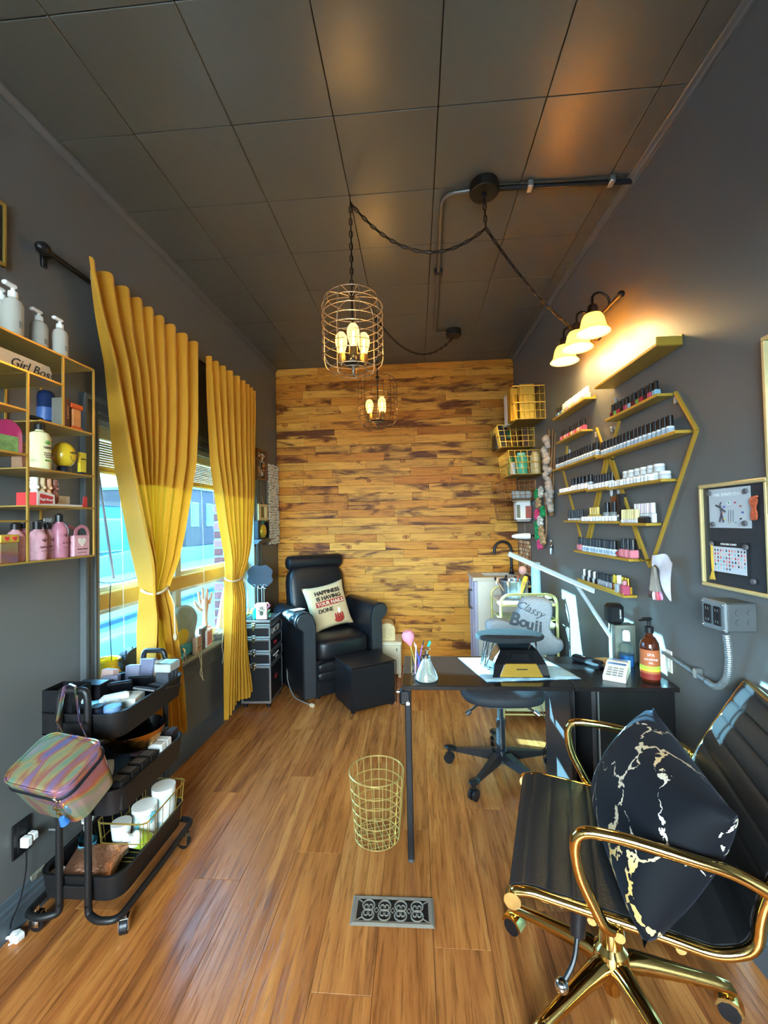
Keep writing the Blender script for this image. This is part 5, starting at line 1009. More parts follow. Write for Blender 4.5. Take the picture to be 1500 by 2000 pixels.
def bag():
    m, N, L, b = nodes_mat('holographic'); tc = N.new('ShaderNodeTexCoord'); mp = N.new('ShaderNodeVectorMath'); mp.operation = 'MULTIPLY'; mp.inputs[1].default_value = (5, 2.6, 3); L.new(tc.outputs['Object'], mp.inputs[0])
    f = noise(N, L, mp.outputs[0], 1.4, 2, 1.5, .5); r = ramp(N, [(.25, '#c8ccd8'), (.36, '#8d9ad8'), (.42, '#c69cc8'), (.48, '#e0927a'), (.53, '#e0cc90'), (.58, '#a0ccb0'), (.66, '#d0ccd8'), (.8, '#ddd2d8')]); L.new(f, r.inputs[0])
    L.new(r.outputs[0], b.inputs['Base Color']); b.inputs['Metallic'].default_value = .8; b.inputs['Roughness'].default_value = .14
    c = at(122, 1512, 'y', 1.26); t = thing('cosmetic_bag', 'shiny holographic zipped bag hanging from the near trolley handle', 'bag')
    t.matrix_world = Matrix.Translation(c) @ Matrix.Rotation(-.20, 4, 'Z') @ Matrix.Rotation(.48, 4, 'X') @ Matrix.Rotation(.06, 4, 'Y') @ Matrix.Scale(.94, 4)
    def lay(z0, z1, k0, k1, nm):
        o = rrect(.245, .175, .045, 8); n = len(o); zs = [(z0, k0*.985), (z0+(z1-z0)*.15, k0), (z0+(z1-z0)*.85, k1), (z1, k1*.975), (z1+.004, k1*.8)] if nm == 'lid' else [(z0-.003, k0*.8), (z0, k0*.97), (z0+(z1-z0)*.2, k0), (z1, k1)]
        vs = [(u*k, v*k, z) for z, k in zs for u, v in o]; q = len(zs); fs = [(a*n+i, a*n+(i+1) % n, (a+1)*n+(i+1) % n, (a+1)*n+i) for a in range(q-1) for i in range(n)] + [tuple(range(n)), tuple(range((q-1)*n, q*n))]
        return MB().add(vs, fs).build(nm, m, t, ang=50)
    lay(-.105, .030, .90, 1.0, 'body'); lay(.038, .068, 1.0, 1.0, 'lid')
    o = rrect(.243, .173, .045, 8); MB().tube([(u, v, .034) for u, v in o], .005, 6, closed=True).build('zip', M_BLKM, t); MB().tube([(u*1.01, v*1.01, .068) for u, v in o], .0028, 6, closed=True).build('piping', m, t)
    Mi = t.matrix_world.inverted(); H = Vector((-1.185, 1.398, .84))
    for x in (-.052, .052):
        p0 = Vector((x, .080, .05)); p1 = Mi @ (H + Vector((x*.75, -.020, -.10))); p2 = Mi @ (H + Vector((x*.35, -.014, .014)))
        MB().tube([p0, p0.lerp(p1, .6), p1, p2, Mi @ (H + Vector((0, -.012, .020)))], .010, 6, flat=.3).build('strap', m, t)
    ch = MB().tube(arc((.085, -.088, .03), .011, 0, 5.9, 14, (1, 0, 0), (0, 0, 1)), .002, 5).build('zip_ring', M_CHROME, t)
    for k in range(4): MB().tube(arc((.085, -.096, .012-.012*k), .006, 0, 5.9, 9, (1, 0, 0) if k % 2 else (0, 1, 0), (0, 0, 1)), .0014, 4).build('charm_link', M_GOLD, ch)
    MB().lathe([(0, -.036), (.008, -.04), (.014, -.065), (0, -.064)], 10, o=(.085, -.097, 0)).build('charm', mat('blue_charm', '#3f7ad0', .2, .3), ch)
bag()
def sockets():
    t = thing('wall_socket', 'black square socket plate low on the left wall with a charger', 'socket', onL(40, 1635), AL)
    MB().box(0, .008, -.036, .036, -.060, .060, .003).build('plate', M_BLKM, t, smooth=False)
    for z in (-.026, .026): MB().box(.006, .0095, -.018, .018, z-.02, z+.02, .003).build('outlet', M_BLACK, t, smooth=False)
    c = thing('charger', 'white cube phone charger plugged into the black socket', 'charger', onL(47, 1640, .012), AL)
    MB().box(0, .032, -.020, .004, -.018, .018, .005).box(.0, .030, .006, .03, -.012, .016, .005).build('body', M_WHITE, c, ang=30)
    cb = thing('charging_cable', 'thin black cable hanging from the socket down to the floor plugs', 'cable', (0, 0, 0)); p = [onL(52, 1660, .03), onL(52, 1700, .035), onL(40, 1760, .03), onL(22, 1800, .04), onL(20, 1815, .05)]
    MB().tube(fillet(p, .05, 5), .0025, 5).build('lead', M_BLACK, cb); MB().tube(fillet([onL(95, 1620, .03), onL(110, 1620, .04), onL(120, 1650, .04), onL(121, 1680, .05)], .04, 5), .003, 5).build('lead', mat('grey_lead', '#8d9090', .5), cb)
    o = thing('old_socket', 'bare worn grey socket with no cover plate just above the baseboard', 'socket', onL(72, 1722), AL); MB().box(0, .006, -.03, .03, -.042, .042, .004).build('plate', mat('worn_plate', '#8c8a78', .7, var=.6, scale=60, bump=.4), o, smooth=False)
    for z in (-.02, .018): MB().cyl((.005, 0, z), (.008, 0, z), .014).build('outlet', mat('socket_face', '#57564c', .6), o)
    for k, (x, y, lb) in enumerate(((20, 1822, 'left'), (36, 1826, 'right'))):
        q = at(x, y, 'z', .02); q.x = max(q.x, -1.385); w = thing('plug', lb+' of two white plugs lying on the floor by the baseboard', 'plug', (q.x, q.y, 0), .5+k*.9); MB().box(-.016, .016, -.013, .013, 0, .026, .006).build('body', M_WHITE, w, ang=30); MB().cyl((-.016, 0, .013), (-.03, 0, .015), .006, .003).build('strain_relief', M_WHITE, w)
sockets()
# ------------------------------------------------------------------ left wall: gold shelf with toiletries
LWI = None
def LL(x, y, off): return LWI @ onL(x, y, off)          # pixel on a plane parallel to the left wall, in wall coordinates
def put(o, p): o.matrix_world = LW @ Matrix.Translation(p); return o
FACE = lambda p: frame(p, (0, 1, 0), (0, 0, 1))         # lettering that faces into the room from the left wall
def left_shelf():
    global LWI
    LWI = LW.inverted(); OF = .22; z = lambda x, y: LL(x, y, OF).z; y_ = lambda x, y: LL(x, y, OF).y
    t = thing('wall_shelf', 'gold metal open box shelf on the left wall by the window', 'shelf'); t.matrix_world = LW
    G = mat('shelf_gold', '#d2ab55', .3, .7, var=.05); PL = mat('shelf_plate', '#b8994e', .4, .45, var=.08)
    Y0, YL, YM, Y1 = .86, y_(54, 900), y_(123, 760), y_(183, 900); ZT, ZB = z(180, 722), z(185, 1085); ZG = z(90, 740); ZR = [z(180, 848), z(184, 931), z(185, 993)]; ZLs = [z(30, 796), z(30, 885), z(30, 1018)]
    r = .0042
    def bar(a, b, nm='frame_bar'): MB().tube([a, b], r, 4).build(nm, G, t, smooth=False)
    for x in (.004, OF):
        bar((x, Y0, ZT), (x, Y1, ZT)); bar((x, Y0, ZB), (x, Y1, ZB)); bar((x, Y1, ZB), (x, Y1, ZT)); bar((x, YL, ZB), (x, YL, ZG)); bar((x, YM, ZR[0]), (x, YM, ZT)); bar((x, Y0, ZB), (x, Y0, ZT)); bar((x, Y0, ZG), (x, YM, ZG))
        for k, zz in enumerate(ZR): bar((x, YL if k else YM-.09, zz), (x, Y1, zz))
        for zz in ZLs: bar((x, Y0, zz), (x, YL, zz))
    for yy, zz in [(Y1, ZT), (Y1, ZB), (YL, ZG), (YM, ZG)] + [(Y1, q) for q in ZR]: bar((.004, yy, zz), (OF, yy, zz))
    def plate(y0, y1, zz): MB().box(.006, OF-.002, y0, y1, zz-.002, zz+.002).build('plate', PL, t, smooth=False)
    plate(Y0, Y1, ZT); plate(Y0, YM, ZG); plate(YM-.09, Y1, ZR[0]); plate(YL, Y1, ZR[1]); plate(YL, Y1, ZR[2]); plate(Y0, Y1, ZB); [plate(Y0, YL, q) for q in ZLs]
    e = .0022
    ink = mat('ink_dark', '#26262a', .7)
    def pump(label, y, off, zz, h, r_, body, cap, lbl=None, name='pump_bottle'):
        b = put(thing(name, label, 'bottle'), (off, y, zz+e)); MB().lathe([(0, 0), (r_*.94, 0), (r_, h*.03), (r_, h*.62), (r_*.82, h*.70), (r_*.40, h*.74), (r_*.40, h*.77), (0, h*.77)], 22).build('body', body, b)
        MB().lathe([(0, h*.76), (r_*.48, h*.76), (r_*.46, h*.86), (r_*.2, h*.87), (r_*.2, h*.93), (0, h*.93)], 16).build('collar', cap, b)
        MB().box(-r_*.35, r_*.35, -r_*1.2, r_*.4, h*.925, h, h*.03).build('pump_head', cap, b, ang=30)
        if lbl: MB().box(r_*.98, r_*1.01, -.006, .006, h*.22, h*.34).build('label_mark', lbl, b, smooth=False)
        return b
    wp = mat('pearl_white', '#b9b3a6', .35, var=.04)
    mk = mat('label_grey', '#8f8f88', .6)
    # along the top
    pump('tall white pump bottle at the left on top of the gold shelf', LL(25, 645, .16).y, .16, ZT, .185, .028, wp, M_WHITE, mk)
    pump('white pump bottle in the middle on top of the gold shelf', LL(76, 668, .15).y, .15, ZT, .152, .026, wp, M_WHITE, mk)
    pump('white pump bottle at the right end on top of the gold shelf', LL(117, 690, .17).y, .17, ZT, .152, .025, wp, M_WHITE, mk)
    pump('white pump bottle partly cut off by the left edge of the picture', LL(2, 640, .13).y, .13, ZT, .17, .026, wp, M_WHITE, mk)
    # sign block
    s = put(thing('sign_block', 'silver glitter block lettered Girl Boss on the upper shelf', 'sign'), (.17, 0, ZG+e)); a, b = LL(0, 690, .19).y, LL(113, 745, .19).y
    MB().prism([(a, 0), (b, 0), (b-.025, .058), (a, .058)], -.012, .012, lambda u, v, w: (w, u, v)).build('block', mat('silver_glitter', '#b9b4a6', .4, .3, var=.4, scale=300), s, smooth=False); text('Girl Boss', .042, ink, s, FACE((.0135, (a+b)/2+.012, .027)), shear=.35)
    # compartment with can and book
    c = put(thing('spray_can', 'dark navy glossy can behind the gold bars', 'can'), (.12, LL(90, 800, .12).y, ZR[0]+e)); MB().lathe([(0, 0), (.026, 0), (.027, .005), (.027, .12), (.022, .132), (.018, .136), (0, .137)], 20).build('body', mat('navy_gloss', '#22345c', .15, .3), c); MB().lathe([(.0275, .03), (.0275, .075)], 20).build('label', mat('navy_label', '#3d5a92', .4), c)
    c = put(thing('paper_box', 'slim brown box with silver side next to the navy can', 'box'), (.16, LL(114, 800, .16).y, ZR[0]+e)); MB().box(-.035, .035, -.012, .012, 0, .112, .002).build('body', mat('maroon_box', '#5a2d22', .5, var=.2), c, smooth=False); MB().box(-.036, .0355, -.013, -.0122, 0.002, .11).build('silver_side', mat('silver_card', '#8a8478', .4, .4), c, smooth=False); text('Luxury', .016, mat('copper_ink', '#c8906a', .5), c, frame((.0358, 0, .06), (0, 0, 1), (0, -1, 0)))
    o = put(thing('hourglass_bottle', 'orange hourglass shaped bottle with sunset label on the right shelf', 'bottle'), (.18, LL(143, 835, .18).y, ZR[0]+e)); org = mat('orange_plastic', '#d8582a', .35)
    MB().box(-.018, .018, -.026, .026, 0, .016, .003).build('foot', org, o, smooth=False); MB().box(-.016, .016, -.020, .020, .016, .082, .004).build('body', mat('sunset_label', '#d98a50', .45, var=.45, scale=40), o, smooth=False); MB().box(-.018, .018, -.027, .027, .082, .10, .003).build('cap', org, o, smooth=False)
    # second level
    h = pump('cream coloured flat pump bottle lettered HEMPZ with a green leaf', LL(80, 914, .19).y, .185, ZR[1], .175, .031, mat('butter', '#e6dba8', .4), M_BLACK, None, 'lotion_bottle')
    gr = mat('leaf_print', '#5f8a3a', .6)
    for an in (-1.1, -.55, 0, .55, 1.1): MB().ball((0, 0, 0), (.0025, .0008, .0085), 6, 5, M=Matrix.Translation((.0318, 0, .083)) @ Matrix.Rotation(an, 4, 'X') @ Matrix.Translation((0, 0, .008))).build('leaf_print', gr, h)
    text('HEMPZ', .012, ink, h, FACE((.0325, 0, .072)))
    for k in range(3): text(('Sweet Pineapple', '& Honey Melon', 'Moisturizer')[k], .0052, ink, h, FACE((.0325, 0, .055-.007*k)))
    MB().box(.0315, .0325, -.012, .012, .028, .033).build('label_band', gr, h, smooth=False)
    p = put(thing('tan_box', 'tan pink carton behind the cream pump bottle', 'box'), (.09, LL(48, 905, .09).y, ZR[1]+e)); MB().box(-.02, .02, -.03, .03, 0, .10, .002).build('body', mat('tan_carton', '#b58a6a', .6), p, smooth=False); MB().box(-.0205, .0205, -.0305, .0305, .08, .083).build('lid_seam', mat('tan_dark', '#8a6448', .6), p, smooth=False)
    y = put(thing('ball_bottle', 'round yellow bottle lettered HAPPY upside down on a dark cap', 'bottle'), (.17, LL(125, 922, .17).y, ZR[1]+e)); MB().ball((0, 0, .068), (.036, .038, .046), 24, 14).build('body', mat('happy_yellow', '#e8c22e', .22, coat=.5), y); MB().lathe([(0, 0), (.022, 0), (.022, .022), (.018, .028), (0, .028)], 20).build('cap', mat('dark_navy', '#1d2434', .4), y); text('HAPPY', .013, ink, y, FACE((.0368, .004, .074))); MB().tube(arc((.0355, .004, .060), .014, 2.8, 6.6, 12, (0, 1, 0), (0, 0, 1)), .0006, 4).build('ring_print', ink, y)
    u = put(thing('tube', 'flat yellow tube standing by the window end of the shelf', 'tube'), (.19, LL(160, 925, .19).y, ZR[1]+e)); MB().prism([(-.013, .012), (.013, .012), (.014, .085), (-.014, .085)], -.006, .006, lambda a_, v, w: (w, a_, v)).build('body', mat('tube_yellow', '#d9c23a', .4), u, smooth=False); MB().box(-.008, .008, -.011, .011, 0, .013, .002).build('cap', MATS['dark_navy'], u, smooth=False); text('HAPPY', .008, ink, u, FACE((.0065, 0, .06)))
    g = put(thing('arched_bottle', 'magenta arched bottle with rainbow label in the left compartment', 'bottle'), (.15, LL(8, 880, .15).y, ZLs[1]+e)); MB().prism([(-.045, 0), (.045, 0)] + [(.045*math.cos(q), .065+.045*math.sin(q)) for q in [math.pi*i/14 for i in range(15)]], -.016, .016, lambda a_, v, w: (w, a_, v)).build('body', mat('magenta_gel', '#d0407a', .12, trans=.2, coat=.6), g); MB().prism([(-.03, .006), (.03, .006), (.03, .06), (-.03, .06)], .0165, .0175, lambda a_, v, w: (w, a_, v)).build('label', mat('rainbow_label', '#7a9a5a', .5, var=.8, scale=50), g, smooth=False)
    # bears
    tr = put(thing('display_tray', 'white and red card tray holding four bear shaped bottles', 'tray'), (.15, 0, ZR[2]+e)); ya, yb = LL(52, 985, .15).y, LL(152, 985, .15).y; wc = mat('white_carton', '#e6ddd0', .6); rd = mat('tray_red', '#c83a3a', .5)
    MB().box(-.035, .035, ya, yb, 0, .004).box(.033, .036, ya, yb, 0, .010).box(-.036, -.033, ya, yb, 0, .045).build('tray', wc, tr, smooth=False); MB().prism([(ya, 0), (ya+.06, 0), (ya+.068, .012), (ya+.066, .040), (ya+.014, .052), (ya, .045)], .036, .038, lambda a_, v, w: (w, a_, v)).build('front_flap', wc, tr, smooth=False)
    MB().prism([(ya+.008, .008), (ya+.058, .010), (ya+.060, .034), (ya+.010, .042)], .038, .0388, lambda a_, v, w: (w, a_, v)).build('red_label', rd, tr, smooth=False); text('Sugá Bears', .012, M_WHITE, tr, frame((.0395, ya+.034, .023), (0, 1, -.06), (0, .06, 1)), shear=.2); MB().prism([(yb-.022, 0), (yb, 0), (yb, .042), (yb-.016, .042)], .036, .038, lambda a_, v, w: (w, a_, v)).build('corner_flap', rd, tr, smooth=False); MB().box(-.035, .036, ya-.002, ya, 0, .046).build('end_flap', rd, tr, smooth=False)
    for k, (c_, lb) in enumerate((('#e6e0d2', 'white'), ('#e2c496', 'honey'), ('#dba27a', 'peach'), ('#8f5444', 'brown'))):
        br = put(thing('bear_bottle', lb+' bear shaped bottle standing in the red tray', 'bottle'), (.148, ya+.030+.0255*k, ZR[2]+e+.0045)); br.scale = (1.25, 1.12, 1.35); bm_ = mat('bear_'+lb, c_, .35)
        MB().ball((0, 0, .022), (.013, .012, .022), 14, 8).ball((0, 0, .047), (.012, .0125, .011), 12, 8).ball((.0, -.010, .056), .0045, 8, 6).ball((0, .010, .056), .0045, 8, 6).ball((.011, 0, .045), (.004, .0045, .0035), 8, 6).build('body', bm_, br); MB().lathe([(0, .054), (.010, .054), (.0105, .068), (.009, .070), (0, .070)], 16).build('cap', bm_, br)
    # bottom row: pink
    pk = mat('pink_print', '#d8a3ac', .4, var=.3, scale=70); pk2 = mat('pink_deep', '#b57484', .35, var=.3, scale=60); ln = mat('line_print', '#6a3c48', .6)
    for k, (x, off, r_, h_, cap, lb) in enumerate(((73, .18, .026, .125, 0, 'nearest front pink bottle with dark spray cap on the bottom shelf'), (93, .16, .022, .125, 1, 'second pink bottle with a clear pump cap on the bottom shelf'), (116, .18, .026, .155, 2, 'tallest deep pink bottle with flat black cap on the bottom shelf'), (80, .08, .026, .135, 3, 'pink bottle at the back row behind the clear pump'), (112, .08, .028, .13, 3, 'pink patterned bottle at the back beside the gift box'), (30, .16, .024, .125, 3, 'pink bottle standing left of the middle bar'), (46, .15, .026, .13, 3, 'darker pink bottle next to the middle bar'))):
        b = put(thing('lotion_bottle', lb, 'bottle'), (off, LL(x, 1085, off).y, ZB+e)); MB().lathe([(0, 0), (r_*.95, 0), (r_, .004), (r_, h_*.62), (r_*.7, h_*.74), (r_*.42, h_*.78), (r_*.42, h_*.82), (0, h_*.82)], 20).build('body', pk2 if k in (2, 6) else pk, b)
        MB().lathe([(0, h_*.8), (r_*.5, h_*.8), (r_*.5, h_*(.95 if cap else 1.0)), (0, h_)], 16).build('cap', M_BLACK, b)
        if cap == 1: MB().lathe([(r_*.55, h_*.86), (r_*.55, h_*1.1), (0, h_*1.1)], 14).build('overcap', M_CLEAR, b)
        if k < 3:
            for an in (-.9, 0, .9): MB().ball((0, 0, 0), (.0008, .002, .008), 6, 5, M=Matrix.Translation((r_+.0003, 0, h_*.47)) @ Matrix.Rotation(an, 4, 'X') @ Matrix.Translation((0, 0, .006))).build('leaf_print', ln, b)
            text(('Hydrating', 'Soft Touch', 'So Cute')[k], .010, ln, b, FACE((r_+.0012, 0, h_*.33)), shear=.3); MB().box(r_-.002, r_+.0006, -.011, .011, h_*.22, h_*.23).build('line_print', ln, b, smooth=False)
    g = put(thing('gift_box', 'pink gift box with arched handle and white heart at the shelf corner', 'gift box'), (.185, Y1-.044, ZB+e)); MB().box(-.025, .025, -.036, .036, 0, .075, .002).build('body', pk, g, smooth=False)
    for x in (-.024, .024): MB().prism([(.036*math.cos(q), .075+.038*math.sin(q)) for q in [math.pi*i/16 for i in range(17)]] + [(.024*math.cos(q), .075+.027*math.sin(q)) for q in [math.pi*(16-i)/16 for i in range(17)]], x-.001, x+.001, lambda a_, v, w: (w, a_, v)).build('handle', pk2, g, smooth=False)
    hp = [(.0011*16*math.sin(q)**3, .0011*(13*math.cos(q)-5*math.cos(2*q)-2*math.cos(3*q)-math.cos(4*q))+.052) for q in [2*math.pi*i/28 for i in range(28)]]; MB().prism(hp, .0252, .0262, lambda a_, v, w: (w, a_, v)).build('heart', wc, g, smooth=False); text('Sweet Heart', .009, ln, g, FACE((.0262, 0, .026)), shear=.3); MB().box(.0245, .0256, -.02, .02, .012, .014).build('line_print', ln, g, smooth=False)
    x = put(thing('holographic_box', 'small rainbow foil box with heart glasses print at the left edge', 'box'), (.19, LL(8, 1092, .19).y, ZB+e)); MB().box(-.02, .02, -.03, .026, 0, .062, .002).build('body', MATS['holographic'], x, smooth=False); MB().box(-.022, .022, -.032, .028, .062, .086, .002).build('lid', mat('foil_yellow', '#d8b04a', .3, .4, var=.5, scale=30), x, smooth=False)
    for k in (-.012, .012): MB().prism([((a_)*.45+k, (v-.052)*.45+.074) for a_, v in hp], .022, .0228, lambda a_, v, w: (w, a_, v)).build('heart', rd, x, smooth=False)
left_shelf()
def left_wall_pictures():
    f = put(thing('wall_picture', 'dark picture in a thin gold frame at the upper left edge', 'picture'), (.002, 1.235, 2.415))
    G = MATS['shelf_gold']; MB().box(0, .010, -.125, .125, -.10, .10).build('picture', mat('dark_print', '#20242a', .3, var=.3, scale=4), f, smooth=False)
    MB().box(0, .012, -.11, .11, -.088, .088).build('mat_board', mat('grey_board', '#3a3f44', .5), f, smooth=False)
    for a in ((-.135, .135, .10, .112), (-.135, .135, -.112, -.10), (-.135, -.125, -.112, .112), (.125, .135, -.112, .112)): MB().box(0, .018, *a, .002).build('frame_bar', G, f, smooth=False)
    w = put(thing('shell_picture', 'narrow wooden framed picture of shells beside the curtain', 'picture'), (.002, 3.705, 1.92)); wd = mat('brown_frame', '#6a4326', .5)
    for a in ((-.12, .12, .115, .135), (-.12, .12, -.135, -.115), (-.12, -.09, -.135, .135), (.09, .12, -.135, .135)): MB().box(0, .03, *a, .003).build('frame_bar', wd, w, smooth=False)
    MB().box(0, .010, -.09, .09, -.115, .115).build('backing', mat('dark_back', '#2a1a10', .8), w, smooth=False); rnd = random.Random(5)
    for k in range(26): MB().ball((.014, rnd.uniform(-.075, .075), rnd.uniform(-.10, .10)), (.010, rnd.uniform(.012, .022), rnd.uniform(.012, .024)), 8, 5).build('shell', mat(('shell_cream', 'shell_amber', 'shell_grey')[k % 3], ('#cfc4ae', '#b8783a', '#8a8078')[k % 3], .4), w)
    b = put(thing('bead_panel', 'tall panel covered in pearly shells and beads in the corner', 'wall panel'), (.002, 3.995, 1.58)); MB().box(0, .018, -.135, .135, -.38, .38, .003).build('board', mat('panel_grey', '#6b665c', .6), b, smooth=False); mb = MB()
    for i in range(11):
        for j in range(30): mb.ball((.022+rnd.uniform(-.002, .006), -.122+.0245*i+rnd.uniform(-.005, .005), -.365+.0252*j+rnd.uniform(-.005, .005)), rnd.uniform(.010, .0155), 7, 5)
    mb.build('beads', mat('pearl_beads', '#c3b8a4', .28, var=.4, scale=25), b, kind='stuff')
    h = put(thing('hanging_picture', 'small cream frame with lettered insert hanging from a ribbon', 'picture'), (.002, 3.715, 1.50)); cf = mat('cream_frame', '#dccb98', .5)
    for a in ((-.105, .105, .050, .072), (-.105, .105, -.072, -.050), (-.105, -.050, -.05, .05), (.065, .105, -.05, .05)): MB().box(0, .028, *a, .002).build('frame_bar', cf, h, smooth=False)
    MB().box(0, .010, -.05, .065, -.05, .05).build('insert', mat('olive_insert', '#8a7a4a', .7, var=.3), h, smooth=False)
    for k, s in enumerate(('nails', 'hair', 'love')): text(s, .022, MATS['ink_dark'], h, FACE((.0105, .008, .028-.028*k)))
    for s in (-1, 1): MB().tube([(.012, s*.055, .072), (.008, -.03, .195)], .004, 5, flat=.3).build('ribbon', cf, h)
    p = put(thing('shadow_box', 'black shadow box with a gold pineapple standing on a small ledge', 'shadow box'), (.004, 3.70, 1.265)); kb = M_BLKM
    for a in ((-.13, .13, .15, .16), (-.13, .13, 0, .01), (-.13, -.12, .01, .15), (.12, .13, .01, .15)): MB().box(0, .034, *a, .001).build('box_side', kb, p, smooth=False)
    MB().box(0, .004, -.12, .12, .01, .15).build('back', mat('teal_black', '#1c2424', .6), p, smooth=False)
    pa = thing('pineapple', 'gold pineapple ornament with teal leaves inside the shadow box', 'ornament'); put(pa, (.030, 3.70, 1.2755)); pa.scale = (.6, 1.35, 1.35); MB().lathe([(0, 0), (.022, .002), (.040, .022), (.043, .045), (.034, .072), (.015, .086), (0, .087)], 18).build('fruit', mat('gold_leaf', '#d8c050', .3, .6, var=.5, scale=90, bump=.8), pa)
    for k in range(8): MB().ball((0, 0, 0), (.005, .003, .02), 6, 5, M=Matrix.Translation((0, 0, .088)) @ Matrix.Rotation(k*.785, 4, 'Z') @ Matrix.Rotation(.65 if k % 2 else .3, 4, 'Y') @ Matrix.Translation((0, 0, .016))).build('leaf', mat('teal_leaf', '#2fae9a', .4), pa)
    l = put(thing('ledge', 'small dark moulded ledge under the pineapple box', 'shelf'), (.0, 3.70, 1.225)); MB().prism([(0, 0), (.03, 0), (.045, .012), (.05, .026), (.07, .030), (.07, .038), (0, .038)], -.14, .14, lambda u, v, w: (u, w, v)).build('moulding', mat('ledge_grey', '#4c4c4e', .35), l, smooth=False); MB().box(0, .004, -.12, .12, -.02, .0).build('bracket', M_BLKM, l, smooth=False)
left_wall_pictures()
def blind():
    t = thing('bamboo_blind', 'bamboo blind rolled up at the top of the window', 'blind'); t.matrix_world = LW; bm_ = [mat('bamboo_'+str(k), c, .6, var=.15, scale=40) for k, c in enumerate(('#d8b468', '#c89c4c', '#b98a40'))]
    MB().box(-.06, -.02, WY0+.035, WY1-.035, 1.80, 1.85, .003).build('head_rail', mat('pale_rail', '#d9cfae', .5), t, smooth=False); z = 1.795; k = 0
    while z > 1.655: MB().box(-.048, -.040, WY0+.035, WY1-.035, z-.010, z, .002).build('slat', bm_[k % 3], t, smooth=False); z -= .0115; k += 1
    for q in range(5): MB().cyl((-.052, WY0+.04, 1.668-.004*q), (-.052, WY1-.04, 1.668-.004*q), .012-.001*q, n=10).build('roll_fold', bm_[q % 3], t)
    for y in (1.98, 2.75): MB().tube([(-.03, y, 1.80), (-.02, y+.01, 1.3), (-.02, y+.02, .80)], .0018, 4).build('pull_cord', MATS['cream_cord'], t)
    wd = thing('blind_wand', 'grey tilt wand hanging slanted before the left window pane', 'wand'); wd.matrix_world = LW; a, b = LL(186, 880, -.01), LL(222, 1130, .0); MB().tube([a, b], .006, 6).build('rod', mat('wand_grey', '#a7a6a8', .4), wd); MB().tube([a, a+Vector((-.01, 0, .03))], .003, 5).build('hook', M_CHROME, wd)
    c = thing('string_lights_wire', 'thin dark wire drooping across the left window pane', 'wire'); c.matrix_world = LW; MB().tube(fillet([LL(173, 1128, .0), LL(200, 1140, .0), LL(240, 1136, .0), LL(285, 1122, .01)], .05, 5), .002, 4).build('wire', M_BLACK, c); MB().tube(fillet([LL(216, 1140, .0), LL(214, 1185, .0), LL(215, 1230, .0), LL(218, 1290, .0)], .05, 5), .002, 4).build('wire', M_BLACK, c)
    d = thing('loose_cord', 'loose white cords hanging below the window sill', 'cord'); d.matrix_world = LW
    for pts in ([(385, 1240), (384, 1265), (392, 1290), (396, 1328)], [(436, 1235), (433, 1265), (437, 1280), (434, 1296)], [(393, 1275), (394, 1300), (390, 1315), (398, 1329)]): MB().tube(fillet([LL(x, y, .055) for x, y in pts], .05, 5), .0025, 5).build('cord', MATS['cream_cord'], d)
blind()
